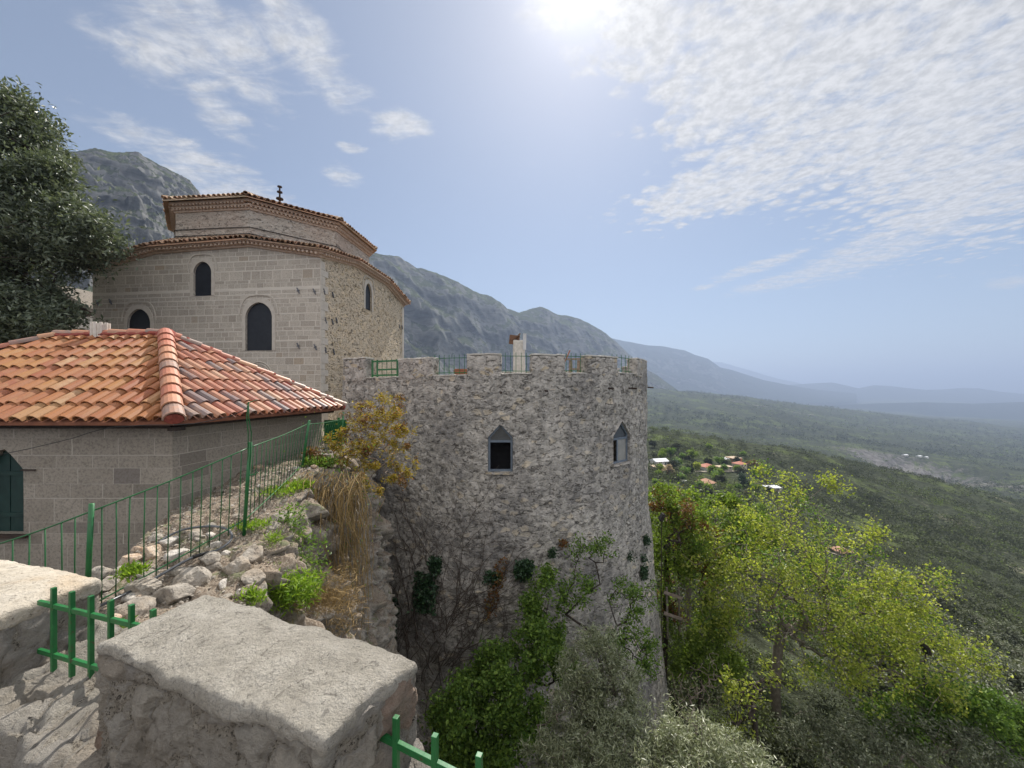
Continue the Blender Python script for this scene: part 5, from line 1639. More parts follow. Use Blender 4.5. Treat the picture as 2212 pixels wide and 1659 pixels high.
ZA = lambda x, y: (0.2265 * x + 155.5, 0.2265 * y + 1106)
ROCKS = [
    (285, 570, 205, 'rock', 'rounded grey boulder at the foot of the tall green fence post'),
    (460, 565, 165, 'rock', 'grey stone with dark pits beside the rounded boulder by the fence post'),
    (330, 690, 230, 'rock', 'beige rock just behind the left cream parapet merlon'),
    (560, 445, 190, 'rustrock', 'orange stained flat stone beside the house corner'),
    (760, 372, 250, 'rustrock', 'long rust streaked slab lying against the house wall'),
    (800, 248, 125, 'rock', 'small round stone at the house wall above the rust streaked slab'),
    (930, 280, 170, 'whiterock', 'narrow pale slab under the black hose loop'),
    (1185, 215, 160, 'rock', 'grey stone inside the top of the hose loop'),
    (1375, 312, 150, 'whiterock', 'whitish striped stone inside the right bend of the hose'),
    (1460, 388, 90, 'whiterock', 'small white stone below the right bend of the hose'),
    (1000, 400, 190, 'whiterock', 'pale flat stone left of the hose joint'),
    (1010, 565, 190, 'rock', 'blue grey stone touching the lower run of the hose'),
    (700, 605, 170, 'rock', 'brownish stone under the green bottom rail'),
    (670, 725, 270, 'rock', 'mossy flat stone between hose and bottom fence rail'),
    (960, 800, 330, 'rock', 'large brown boulder right behind the nearest merlon'),
    (1150, 640, 330, 'rock', 'broad pitted brown boulder below the hose'),
    (1345, 530, 180, 'rock', 'ochre lump on the pitted boulder'),
    (1330, 445, 190, 'rock', 'dark brown stone under the hose joint'),
    (1570, 510, 270, 'rock', 'big pale grey boulder at the cliff edge'),
    (1690, 410, 270, 'rock', 'grey boulder above the big boulder on the cliff edge'),
    (1730, 620, 220, 'rock', 'upright grey rock on the cliff face beside grass'),
    (1620, 755, 100, 'whiterock', 'small pale stone at the foot of the cliff edge boulders'),
    (1440, 690, 150, 'whiterock', 'pale wedge of stone right of the pitted boulder'),
    (600, 925, 380, 'rock', 'pale broken rock behind the short green parapet railing'),
    (70, 985, 170, 'whiterock', 'cream stone beside the end of the left merlon'),
    (1670, 170, 110, 'rock', 'green paint splashed stone at the base of the middle fence post'),
    (1910, 140, 150, 'rock', 'flat grey stone right of the middle fence post'),
    (2000, 50, 210, 'rock', 'dark grey outcrop stone up the ledge behind the middle fence post'),
]
for k, (x, y, wd, mt, lab) in enumerate(ROCKS):
    px, py = ZA(x, y + wd * 0.12)
    q = ledge_hit(px, py)
    s = wd * 0.2265 / F * q[1] * 0.5
    tag(rock_mesh(q + [0, 0, s * 0.12], (s * 1.06, s * 0.9, s), 100 + k, 0.72).build('rock', M[mt], smooth=True), lab, 'rock')
rs = np.random.default_rng(12)
n_small = 0
while n_small < 120:
    y = rs.uniform(2.3, 9.5)
    x0, x1 = np.interp(y, LT[:, 0], LT[:, 1]), np.interp(y, ET[:, 0], ET[:, 1])
    x = rs.uniform(x0 + 0.05, x1 + 0.05)
    s = rs.choice([0.02, 0.03, 0.045, 0.07, 0.1], p=[0.3, 0.3, 0.2, 0.13, 0.07])
    o = rock_mesh((x, y, ledge_z(x, y) + s * 0.2), (s, s, s), 300 + n_small, 0.7, False).build('rock', M[['rock', 'whiterock', 'rock', 'rustrock'][n_small % 4]], smooth=True)
    tag(o, 'small loose stone among the rubble on the ledge by the green fence', 'rock', 'small loose stones on the ledge')
    n_small += 1

# grit and chips too many to count
rg = np.random.default_rng(91)
n_ = 7000
gy_ = rg.uniform(2.2, 11.0, n_)
gx_ = np.interp(gy_, LT[:, 0], LT[:, 1]) + (np.interp(gy_, ET[:, 0], ET[:, 1]) - np.interp(gy_, LT[:, 0], LT[:, 1])) * rg.uniform(0.0, 1.02, n_)
V_, F_ = icosphere(1)
tp_ = _top[:, :2]
gz_ = np.empty(n_)
for i0 in range(0, n_, 500):
    d_ = ((tp_[None] - np.stack([gx_[i0:i0 + 500], gy_[i0:i0 + 500]], 1)[:, None]) ** 2).sum(2)
    gz_[i0:i0 + 500] = _top[d_.argmin(1), 2]
sc_ = rg.choice([0.007, 0.011, 0.017, 0.026], n_, p=[0.4, 0.32, 0.2, 0.08])[:, None] * rg.uniform(0.6, 1.3, (n_, 3))
Vg = V_[None] * (1 + 0.25 * rg.normal(size=(n_, len(V_), 1))) * sc_[:, None] + np.stack([gx_, gy_, gz_ + 0.004], 1)[:, None]
Fg = (F_[None] + (np.arange(n_) * len(V_))[:, None, None]).reshape(-1, 3)
tag(MB().add(Vg.reshape(-1, 3), Fg).build('gravel', M['rock'], origin=(0, 0, 0)), kind='stuff')

# green bar fence along the ledge
fence = thing('bar_fence', 'long green iron bar fence on the rocky ledge beside the tiled house', 'fence', (-4.3, 6, -2.2))
TOPS = [P(-70, 1195, 4.1), P(193, 1106, 4.2), P(538, 967, 5.6), P(662, 917, 8.2), P(742, 905, 10.5)]
BOTS = [P(-70, 1420, 4.1), P(193, 1309, 4.2), P(531, 1121, 5.6), P(652, 1004, 8.2), P(722, 966, 10.5)]
cnt = [7, 13, 16, 15]
for k in range(4):
    sag = lambda t_: np.array([0, 0, -0.02 * math.sin(pi * t_)])
    tp = [TOPS[k] + (TOPS[k + 1] - TOPS[k]) * t_ + sag(t_) for t_ in np.linspace(0, 1, 9)]
    bt = [BOTS[k] + (BOTS[k + 1] - BOTS[k]) * t_ + sag(t_) for t_ in np.linspace(0, 1, 9)]
    MB().tube(tp, 0.0085, 6).build('rail', M['greenpaint'], fence, smooth=True)
    if k:
        MB().tube(bt, 0.0085, 6).build('rail', M['greenpaint'], fence, smooth=True)
    rp = np.random.default_rng(40 + k)
    for i in range(1, cnt[k] + 1):
        t_ = (i - 0.1 + rp.normal(0, 0.06)) / (cnt[k] + 0.8)
        a, b_ = TOPS[k] + (TOPS[k + 1] - TOPS[k]) * t_ + sag(t_), BOTS[k] + (BOTS[k + 1] - BOTS[k]) * t_ + sag(t_)
        mid = (a + b_) / 2 + rp.normal(0, 0.006, 3)
        MB().tube([a, mid, b_ + (b_ - a) * 0.09], 0.0065, 5).build('picket', M['greendark'], fence, smooth=True)
for a, b_, r_ in ((P(198, 1088, 4.2), P(188, 1290, 4.2), 0.025), (P(541, 955, 5.6), P(527, 1142, 5.6), 0.024), (P(668, 908, 8.2), P(651, 1012, 8.2), 0.024), (P(742, 890, 10.5), P(735, 975, 10.5), 0.022)):
    MB().tube([a, a + (b_ - a) * 0.5, b_ + [0, 0, -0.1]], r_, 10).build('post', M['greenpaint'], fence, smooth=True)
for off in (0.0, 0.035):
    pts = [P(534, 868, 5.55) + [0.02, 0, 0.0], P(533 + 120 * off, 900, 5.55), P(536 + 200 * off, 935, 5.57), P(536 + 160 * off, 985, 5.58), P(533 + 100 * off, 1030, 5.6)]
    MB().tube(pts, 0.0075, 5).build('wire_loop', M['greendark'], fence, smooth=True)
MB().tube([P(534, 880, 5.55), P(533, 872, 5.55), P(540, 869, 5.55), P(556, 863, 5.6)], 0.007, 5).build('wire_loop', M['greendark'], fence, smooth=True)
MB().tube([P(540, 1026, 5.6), P(552, 1024, 5.7), P(557, 1020, 5.7)], 0.009, 5).build('stay_rod', M['greenpaint'], fence, smooth=True)

cab = [(-40, 990, 6.25), (0, 982, 6.25), (60, 970, 6.25), (124, 955, 6.25), (160, 946, 6.22), (195, 934, 6.2), (222, 927, 6.15), (248, 922, 6.1), (319, 918, 6.0), (372, 918, 5.9), (420, 915, 5.8), (460, 908, 5.72), (500, 898, 5.65), (522, 888, 5.6), (535, 881, 5.56)]
tag(MB().tube([P(*c) for c in cab], 0.006, 5).build('cable', M['cable'], smooth=True), 'thin black cable slung from the house wall to the fence wire', 'cable')
HOSE = [(780, 325), (840, 280), (900, 240), (970, 205), (1050, 172), (1130, 152), (1210, 143), (1290, 137), (1360, 137), (1420, 145), (1470, 160), (1510, 190), (1527, 222), (1518, 262), (1490, 298), (1440, 335), (1385, 365), (1300, 388), (1240, 402), (1150, 432), (1050, 482), (950, 540), (850, 598), (720, 672), (600, 740), (480, 795), (380, 842), (280, 890), (190, 930), (120, 960)]
pts = np.array([ledge_hit(*ZA(x, y + 3), 0.02) for x, y in HOSE])
yk = pts[:, 1].copy()
for _ in range(12):
    yk[1:-1] = 0.25 * yk[:-2] + 0.5 * yk[1:-1] + 0.25 * yk[2:]
pts = np.array([P(*ZA(x, y), yy_ - 0.10) for (x, y), yy_ in zip(HOSE, yk)])
hose = thing('hose', 'long grey black water hose looped over the rubble beside the fence', 'hose', pts[15])
MB().tube(pts, 0.016, 8).build('pipe', M['hose'], hose, smooth=True)
MB().tube(pts[17:20], 0.024, 8).build('joint', M['cable'], hose, smooth=True)

sp = thing('sheet_panel', 'green sheet metal panel at the far end of the bar fence against the tower', 'panel', P(722, 965, 10.7))
pa_, pb_ = P(700, 918, 10.75), P(749, 906, 10.75)
MB().beam((pa_ + pb_) / 2 * 1.0 + [-0.31, 0, -0.27], (pa_ + pb_) / 2 + [0.31, 0, -0.27], 0.025, 0.66).build('sheet', M['greendark'], sp)
MB().box(pa_ * 0.32 + pb_ * 0.68 + [0, -0.05, -0.3], (0.05, 0.05, 0.8)).build('upright', M['greenpaint'], sp)

# ------------------------------------------------------------------ vegetation helpers
def leaves(Pn, size, aspect, r_, up_=0.25, jit=0.5, out=None):
    n = len(Pn)
    a = r_.normal(size=(n, 3))
    a[:, 2] = a[:, 2] * 0.8 + 0.1
    if out is not None:
        a = a + out
    a /= np.linalg.norm(a, axis=1, keepdims=True)
    b_ = r_.normal(size=(n, 3))
    b_[:, 2] = np.abs(b_[:, 2]) + up_
    s = np.cross(a, b_)
    s /= np.linalg.norm(s, axis=1, keepdims=True) + 1e-9
    nr = np.cross(s, a)
    l = size * r_.uniform(1 - jit, 1 + jit, n)[:, None]
    w_ = l * aspect * 0.5
    V = np.stack([Pn, Pn + a * l * 0.45 + s * w_ + nr * w_ * 0.35, Pn + a * l, Pn + a * l * 0.45 - s * w_ + nr * w_ * 0.35], 1).reshape(-1, 3)
    return V, np.arange(4 * n).reshape(n, 4)

def lobes(r_, ls, n, shell=0.35):
    """points inside a set of ellipsoids, a little denser towards their skins"""
    ls = np.array(ls, float)
    vol = ls[:, 3] * ls[:, 4] * ls[:, 5]
    k = r_.choice(len(ls), n, p=vol / vol.sum())
    d = r_.normal(size=(n, 3))
    d /= np.linalg.norm(d, axis=1, keepdims=True)
    rr = r_.uniform(0, 1, n) ** shell
    return ls[k, :3] + d * rr[:, None] * ls[k, 3:]

def skeleton(trunk, targets, r_, step=0.35, wob=0.08, rise=0.1):
    """grow branches from the trunk polyline towards every target; returns nodes, parents"""
    trunk = np.asarray(trunk, float)
    N = [trunk[0]]
    par_ = [-1]
    for a, b_ in zip(trunk[:-1], trunk[1:]):
        m_ = max(1, int(np.linalg.norm(b_ - a) / step))
        for i in range(1, m_ + 1):
            N.append(a + (b_ - a) * i / m_)
            par_.append(len(N) - 2)
    first = len(N)
    base = trunk[-1]
    T = targets[np.argsort(np.linalg.norm(targets - base, axis=1))]
    N = list(N)
    A = np.zeros((len(N) + len(T) * 40, 3))
    A[:len(N)] = N
    n = len(N)
    lim = max(1, first // 3)
    for t_ in T:
        d = np.linalg.norm(A[lim:n] - t_, axis=1) + 0.25 * np.maximum(0, A[lim:n, 2] - t_[2])
        i = int(np.argmin(d)) + lim
        a = A[i]
        L = np.linalg.norm(t_ - a)
        m_ = min(30, max(1, int(L / step)))
        pv = i
        for j in range(1, m_ + 1):
            f_ = j / m_
            q = a + (t_ - a) * f_ + np.array([0, 0, rise * L * (f_ - f_ * f_)]) + r_.normal(0, wob, 3) * step * (f_ < 1)
            A[n] = q
            par_.append(pv)
            pv = n
            n += 1
    return A[:n], np.array(par_)

def branch_mesh(N, par_, r0, rmin, power=0.5, sides=5):
    cntv = np.ones(len(N))
    for i in range(len(N) - 1, 0, -1):
        cntv[par_[i]] += cntv[i]
    rad = np.maximum(rmin, r0 * (cntv / cntv[0]) ** power)
    ch = np.arange(1, len(N))
    a, b_ = N[par_[ch]], N[ch]
    ra, rb = np.minimum(rad[par_[ch]], rad[ch] * 1.5), rad[ch]
    d = b_ - a
    d /= np.linalg.norm(d, axis=1, keepdims=True) + 1e-9
    ref = np.where(np.abs(d[:, 2:3]) < 0.9, np.array([[0, 0, 1.0]]), np.array([[1.0, 0, 0]]))
    s = np.cross(d, ref)
    s /= np.linalg.norm(s, axis=1, keepdims=True) + 1e-9
    t_ = np.cross(s, d)
    k = np.arange(sides) / sides * 2 * pi
    ring = np.cos(k)[None, :, None] * s[:, None] + np.sin(k)[None, :, None] * t_[:, None]
    V = np.concatenate([a[:, None] + ring * ra[:, None, None], b_[:, None] + d[:, None] * rb[:, None, None] * 0.5 + ring * rb[:, None, None]], 1).reshape(-1, 3)
    o = (np.arange(len(ch)) * 2 * sides)[:, None]
    kk = np.arange(sides)
    k2 = (kk + 1) % sides
    Fq = np.stack([o + kk, o + k2, o + k2 + sides, o + kk + sides], -1).reshape(-1, 4)
    return MB().add(V, Fq), cntv

def tree(name, label, cat, base, trunk, ls, ntarget, nleaf, lsize, asp, leafm, barkm, r0, seed, group=None, rmin=0.006, step=0.35, spread=0.16, twig=5, shell=0.4, leafname='foliage', extra=None, clump=0.5, up_=0.25, power=0.5):
    r_ = np.random.default_rng(seed)
    base = np.asarray(base, float)
    T = lobes(r_, ls, ntarget, shell)
    N, par_ = skeleton([base + np.asarray(q) for q in trunk], T, r_, step)
    t_ = thing(name, label, cat, base, group)
    bm_, cntv = branch_mesh(N, par_, r0, rmin, power)
    bm_.build('trunk', barkm, t_, smooth=True)
    tips = np.where((cntv <= twig))[0]
    tips = tips[tips > 3]
    wt = r_.uniform(0, 1, len(tips)) ** (1 / max(0.15, 1 - clump)) + 0.03
    k = r_.choice(tips, nleaf, p=wt / wt.sum())
    f_ = r_.uniform(0, 1, nleaf)[:, None]
    pos_ = N[k] * f_ + N[par_[k]] * (1 - f_) + r_.normal(0, spread, (nleaf, 3))
    if not isinstance(leafm, list):
        leafm = [(leafname, leafm, 1.0)]
    i0 = 0
    tip_rand = r_.uniform(0, 1, len(N))
    for nm, mt, frac in leafm:
        if len(leafm) == 1:
            sel = np.ones(nleaf, bool)
        else:
            sel = (tip_rand[k] >= i0) & (tip_rand[k] < i0 + frac)
        i0 += frac
        V, Fq = leaves(pos_[sel], lsize, asp, r_, up_)
        MB().add(V, Fq).build(nm, mt, t_)
    return t_, N

def W(px, py, Y):
    return P(px, py, Y)

def lobe(px, py, Y, rpx, rpy, ry=None):
    c = P(px, py, Y)
    return (*c, rpx / F * Y, ry if ry else rpx / F * Y, rpy / F * Y)

# big dark evergreen on the left, beyond the house
b = np.array([-20.0, 15.2, -1.7])
tree('evergreen_tree', 'big dark glossy evergreen tree at the left edge behind the tiled house', 'tree', b, [(0, 0, 0), (0.3, 0, 3.0), (0.8, -0.3, 6.0), (1.2, -0.3, 8.5)],
     [lobe(20, 300, 14.5, 95, 105, 1.6), lobe(-60, 330, 15, 150, 140, 2.5), lobe(80, 400, 14, 95, 85, 1.6), lobe(130, 490, 13.6, 100, 70, 1.5), lobe(40, 500, 14, 140, 100, 2.2), lobe(205, 528, 13.3, 62, 45, 1.0),
      lobe(-30, 560, 14.5, 140, 100, 2.2), lobe(110, 580, 13.6, 80, 45, 1.2), lobe(60, 670, 13.3, 105, 55, 1.5), lobe(130, 690, 13.0, 50, 40, 0.9), lobe(-20, 700, 14, 110, 70, 1.5), lobe(10, 225, 14.6, 55, 40, 1.0)],
     900, 92000, 0.17, 0.36, M['evergreen'], M['darkbark'], 0.30, 101, spread=0.26, twig=9, shell=0.35, step=0.5, clump=0.55)

# spring tree with yellow-green leaves to the right of the tower
by = np.array([11.2, 16.2, gz(11.2, 16.2)])
tree('spring_tree', 'wide spring tree with sparse yellow green young leaves right of the tower', 'tree', by, [(0, 0, -0.2), (-0.1, 0, 1.8), (0.1, 0.1, 3.6), (0.2, 0, 4.6)],
     [lobe(1690, 1090, 16.5, 95, 60, 1.5), lobe(1640, 1180, 16, 130, 90, 2.2), lobe(1560, 1230, 16, 85, 90, 1.8), lobe(1760, 1200, 16.3, 130, 90, 2.2), lobe(1850, 1300, 16, 150, 90, 2.2), lobe(1700, 1290, 15.6, 170, 80, 2.2),
      lobe(1990, 1390, 15.6, 130, 55, 1.8), lobe(2080, 1420, 15.4, 70, 40, 1.0), lobe(1870, 1430, 15, 170, 80, 2.0), lobe(1550, 1330, 15.8, 70, 60, 1.4), lobe(1890, 1150, 17, 45, 45, 0.8), lobe(1800, 1045, 17, 35, 30, 0.6), lobe(1650, 1035, 16.5, 45, 40, 0.8), lobe(1720, 1045, 16.5, 45, 35, 0.8), lobe(2000, 1260, 16.5, 80, 40, 1.2), lobe(1980, 1480, 15, 110, 60, 1.5), lobe(1780, 1370, 15.2, 110, 60, 1.6), lobe(1610, 1330, 15.6, 90, 60, 1.6), lobe(1930, 1350, 15.8, 110, 60, 1.6)],
     1150, 30000, 0.098, 0.75, [('young_leaves', M['springleaf'], 0.84), ('greener_leaves', M['greenleaf'], 0.16)], M['bark'], 0.19, 102, spread=0.20, twig=3, shell=0.6, step=0.35, clump=0.35, rmin=0.011, power=0.55)
# its darker neighbour with rusty shoots, close against the tower
b = np.array([6.95, 17.6, gz(6.95, 17.6)])
tree('red_budding_tree', 'slim tree with rusty red shoots and small green leaves against the right tower side', 'tree', b, [(0, 0, -0.2), (0.1, 0, 3.0), (0.15, 0, 6.5)],
     [lobe(1450, 1120, 17.5, 45, 80, 1.2), lobe(1500, 1140, 17.8, 55, 70, 1.2), lobe(1460, 1220, 17.4, 50, 90, 1.2), lobe(1520, 1230, 17.5, 50, 70, 1.1), lobe(1450, 1310, 17.2, 40, 60, 1.0)],
     300, 15000, 0.11, 0.6, [('green_leaves', M['brightleaf'], 0.76), ('rusty_shoots', M['rustleaf'], 0.24)], M['darkbark'], 0.14, 103, spread=0.14, twig=4, shell=0.6, rmin=0.01)
b = np.array([11.5, 25.0, gz(11.5, 25.0)])
tree('leafy_tree', 'bright green leafy tree behind the slim red shooted tree', 'tree', b, [(0, 0, -0.2), (0, 0, 4.0), (0.2, 0, 7.5)],
     [lobe(1430, 1090, 25, 50, 50, 1.6), lobe(1500, 1110, 25, 70, 45, 1.8), lobe(1575, 1110, 25, 60, 45, 1.6), lobe(1470, 1180, 24.5, 80, 60, 2.0), lobe(1560, 1190, 24.5, 80, 60, 2.0), lobe(1630, 1150, 25, 50, 45, 1.5)],
     300, 24000, 0.17, 0.7, M['brightleaf'], M['bark'], 0.18, 104, spread=0.26, twig=5, shell=0.45, rmin=0.012, clump=0.5)
# green shrubs and young trees at the foot of the tower
b = np.array([-0.6, 9.6, gz(-0.6, 9.6) - 0.4])
tree('leafy_shrub', 'large mid green leafy shrub at the tower foot right of the nearest merlon', 'shrub', b, [(0, 0, 0), (0.2, 0, 1.2), (0.3, 0.2, 2.2)],
     [lobe(1010, 1540, 9.2, 90, 90, 1.0), lobe(1090, 1470, 9.6, 90, 75, 1.0), lobe(1160, 1400, 10.2, 65, 70, 0.8), lobe(1170, 1310, 10.8, 55, 80, 0.6), lobe(1200, 1440, 10, 60, 60, 0.8), lobe(1010, 1640, 9, 90, 70, 1.0), lobe(1110, 1580, 9.2, 80, 70, 1.0), lobe(960, 1600, 9.2, 50, 80, 0.8), lobe(1175, 1250, 11.2, 25, 35, 0.3)],
     420, 40000, 0.085, 0.62, M['greenleaf'], M['darkbark'], 0.06, 105, spread=0.11, twig=6, shell=0.5, step=0.25, clump=0.6)
b = np.array([2.55, 10.9, gz(2.55, 10.9) - 0.3])
tree('young_tree', 'thin young tree with sparse small green leaves in front of the tower base', 'tree', b, [(0, 0, 0), (0.05, 0, 3.2), (0.0, 0, 5.0), (-0.25, 0, 6.0)],
     [lobe(1300, 1190, 11, 45, 50, 0.5), lobe(1250, 1200, 11, 30, 50, 0.4), lobe(1270, 1270, 10.9, 45, 40, 0.6), lobe(1370, 1290, 10.9, 60, 55, 0.7), lobe(1350, 1380, 10.8, 70, 60, 0.7), lobe(1400, 1440, 10.8, 40, 50, 0.5), lobe(1220, 1300, 10.9, 25, 40, 0.4)],
     230, 5200, 0.075, 0.6, M['greenleaf'], M['darkbark'], 0.055, 106, spread=0.09, twig=3, shell=0.8, step=0.25, clump=0.6, rmin=0.006)
# silver olives
b = np.array([2.2, 8.0, gz(2.2, 8.0) - 0.3])
tree('olive_tree', 'silver grey olive tree in front of the round tower', 'tree', b, [(0, 0, 0), (0.0, 0, 1.2), (-0.1, 0.1, 2.2)],
     [lobe(1285, 1405, 8.1, 60, 55, 0.5), lobe(1330, 1440, 8.1, 50, 50, 0.5), lobe(1240, 1480, 8.0, 60, 55, 0.6), lobe(1320, 1490, 8.0, 50, 60, 0.5), lobe(1280, 1560, 7.8, 100, 70, 0.8), lobe(1210, 1620, 7.6, 80, 60, 0.7)],
     420, 24000, 0.09, 0.2, M['oliveleaf'], M['bark'], 0.09, 107, spread=0.075, twig=5, shell=0.6, step=0.2, clump=0.5, rmin=0.004)
b = np.array([3.0, 6.7, gz(3.0, 6.7) - 0.2])
tree('olive_tree', 'silver grey olive tree filling the bottom middle edge of the view', 'tree', b, [(0, 0, 0), (0.0, 0, 0.8), (0.1, 0.0, 1.5)],
     [lobe(1420, 1600, 6.9, 120, 70, 0.8), lobe(1530, 1630, 6.8, 110, 60, 0.8), lobe(1330, 1650, 6.7, 120, 60, 0.8), lobe(1620, 1660, 6.8, 90, 45, 0.6), lobe(1240, 1670, 6.7, 80, 40, 0.6), lobe(1450, 1700, 6.6, 180, 60, 1.0)],
     520, 30000, 0.08, 0.19, M['oliveleaf'], M['bark'], 0.09, 108, spread=0.07, twig=5, shell=0.6, step=0.2, clump=0.5, rmin=0.004)
b = np.array([12.0, 13.2, gz(12.0, 13.2)])
tree('olive_bush', 'grey green bush under the spring tree at the bottom right', 'shrub', b, [(0, 0, 0), (0, 0, 0.6)],
     [lobe(1790, 1600, 13.0, 110, 55, 1.5), lobe(1900, 1630, 13, 120, 50, 1.5), lobe(2030, 1620, 13.2, 110, 60, 1.5), lobe(2150, 1650, 13, 90, 50, 1.2)],
     340, 19000, 0.11, 0.35, M['greyolive'], M['bark'], 0.07, 109, spread=0.14, twig=6, shell=0.5, clump=0.55)
b = np.array([7.4, 12.2, gz(7.4, 12.2)])
tree('crooked_sapling', 'small crooked dark stemmed sapling at the bottom edge below the spring tree', 'tree', b, [(0, 0, -0.2), (0.1, 0, 0.9), (0.35, 0, 1.8), (0.3, 0, 2.6)],
     [lobe(1600, 1500, 12.3, 60, 60, 0.6), lobe(1660, 1470, 12.3, 60, 50, 0.6), lobe(1580, 1560, 12.2, 50, 40, 0.5)],
     90, 900, 0.10, 0.6, M['springleaf'], M['darkbark'], 0.09, 110, spread=0.1, twig=3, shell=0.8, rmin=0.007)
b = np.array([6.3, 14.2, gz(6.3, 14.2)])
tree('bare_shrub', 'leafless grey twiggy shrub at the right foot of the tower', 'shrub', b, [(0, 0, -0.1), (0.1, 0, 0.4)],
     [lobe(1500, 1500, 14, 60, 60, 0.8), lobe(1550, 1460, 14, 40, 60, 0.6), lobe(1470, 1550, 14, 50, 30, 0.6)],
     170, 300, 0.06, 0.5, M['greenleaf'], M['twig'], 0.04, 111, twig=2, shell=0.7, rmin=0.008)
b = np.array([7.5, 15.4, gz(7.5, 15.4)])
tree('leafy_shrub', 'dark green ground shrub on the slope between tower and spring tree', 'shrub', b, [(0, 0, -0.1), (0, 0, 0.5)],
     [lobe(1500, 1420, 15.8, 70, 45, 1.0), lobe(1540, 1360, 16.2, 50, 40, 1.0), lobe(1560, 1440, 15.6, 50, 40, 0.8)],
     200, 12000, 0.10, 0.6, M['brightleaf'], M['darkbark'], 0.05, 112, spread=0.13, twig=5, shell=0.5, clump=0.5)
b = np.array([16.5, 14.6, gz(16.5, 14.6)])
tree('leafy_shrub', 'olive green shrub below the long right hand boughs of the spring tree', 'shrub', b, [(0, 0, -0.1), (0, 0, 1.0)],
     [lobe(2060, 1530, 14.6, 110, 60, 1.4), lobe(2150, 1560, 14.6, 80, 60, 1.2), lobe(1960, 1560, 14.4, 80, 45, 1.2)],
     300, 17000, 0.12, 0.6, M['greenleaf'], M['darkbark'], 0.07, 113, spread=0.16, twig=6, shell=0.45, clump=0.5)
# mustard and rust coloured bush growing out of the cliff edge
b = np.array([-4.25, 9.2, -1.7])
tree('mustard_bush', 'twiggy bush with mustard yellow and rusty tips growing from the cliff beside the tower', 'shrub', b, [(0, 0, 0), (0.35, -0.1, 0.25), (0.7, -0.1, 0.4)],
     [lobe(800, 900, 9.1, 60, 50, 0.6), lobe(860, 930, 9.1, 40, 50, 0.5), lobe(790, 970, 9.0, 70, 55, 0.7), lobe(860, 1010, 9.0, 45, 50, 0.5), lobe(730, 960, 9.0, 30, 40, 0.4), lobe(790, 1040, 8.9, 70, 35, 0.5), lobe(850, 880, 9.1, 40, 40, 0.4), lobe(740, 1090, 8.6, 30, 50, 0.3), lobe(775, 890, 9.1, 25, 40, 0.3)],
     520, 10500, 0.058, 0.45, [('mustard_tips', M['goldleaf'], 0.78), ('rusty_tips', M['rustleaf'], 0.22)], M['twig'], 0.045, 114, spread=0.045, twig=2, shell=0.75, step=0.16, clump=0.68, rmin=0.006)
b = np.array([-4.5, 8.7, -1.75])
tree('rusty_shrub', 'low heap of rusty brown leaves at the fence end', 'shrub', b, [(0, 0, 0), (0.05, 0, 0.15)],
     [lobe(672, 985, 8.6, 20, 18, 0.2), lobe(700, 1000, 8.5, 22, 18, 0.2)], 80, 1500, 0.06, 0.5, M['rustleaf'], M['twig'], 0.015, 115, spread=0.05, twig=3, shell=0.8, step=0.1, rmin=0.003)

# dry vines hanging over the cliff
rv = np.random.default_rng(21)
vine = thing('hanging_vine', 'straw coloured dry vines hanging down the cliff under the mustard bush', 'vine', (-3.5, 8.0, -4.5))
mb, mb2 = MB(), MB()
for k in range(430):
    px0, Y0 = rv.uniform(655, 785), rv.uniform(7.3, 8.8)
    q = P(px0, rv.uniform(1015, 1075), Y0)
    L = rv.uniform(0.8, 3.1)
    n_ = 9
    t_ = np.linspace(0, 1, n_)
    curl = rv.normal(0, 0.16, 2)
    pts = np.stack([q[0] + 0.32 * t_ * rv.uniform(-0.4, 1.2) + curl[0] * np.sin(t_ * 3), q[1] - 0.25 * np.sin(t_ * 2.2) + curl[1] * np.sin(t_ * 4), q[2] + 0.12 * np.sin(t_ * pi) - L * t_ ** 1.3], 1) + rv.normal(0, 0.02, (n_, 3))
    (mb if k % 5 else mb2).tube(pts, np.linspace(0.007, 0.003, n_), 4, cap=False)
mb.build('dry_strands', M['dryvine'], vine)
V, Fq = leaves(P(715, 1130, 8.0) + rv.normal(size=(1500, 3)) * [0.35, 0.25, 0.75], 0.06, 0.4, rv)
MB().add(V, Fq).build('green_shoots', M['greenleaf'], vine)
mb2.build('green_strands', M['bark'], vine)

def tuft(label, px, py, Y, n, size, spreadm, mat, seed, name='grass_tuft', cat='grass', asp=0.09, up=0.9):
    r_ = np.random.default_rng(seed)
    c = P(px, py, Y)
    p_ = c + np.clip(r_.normal(size=(n, 3)), -1.6, 1.6) * np.array([spreadm[0], spreadm[1], spreadm[2]])
    V, Fq = leaves(p_, size, asp, r_, 0.1, 0.45, np.array([0, -0.2, up]))
    tag(MB().add(V, Fq).build(name, mat), label, cat)
tuft('bright green fern like clump on the cliff just above the nearest merlon', 610, 1275, 5.1, 2600, 0.09, (0.26, 0.14, 0.10), M['grassleaf'], 1, asp=0.2, up=0.3)
tuft('fresh green clump at the lip of the ledge near the hanging vines', 645, 1058, 7.3, 1500, 0.10, (0.13, 0.12, 0.07), M['grassleaf'], 2, asp=0.14)
tuft('narrow green grass strip growing down the cliff beside the pale boulder', 592, 1190, 5.6, 900, 0.09, (0.05, 0.08, 0.14), M['grassleaf'], 3)
tuft('small weed with yellow green leaves between stones by the fence', 285, 1235, 4.3, 260, 0.07, (0.07, 0.06, 0.03), M['grassleaf'], 4, asp=0.3)
tuft('green weed hanging on the cliff above the fern like clump', 590, 1235, 5.4, 700, 0.07, (0.07, 0.08, 0.08), M['greenleaf'], 5, asp=0.3)
tuft('dark grass patch at the base of the house side wall', 575, 1050, 7.6, 500, 0.09, (0.25, 0.1, 0.03), M['greenleaf'], 6)
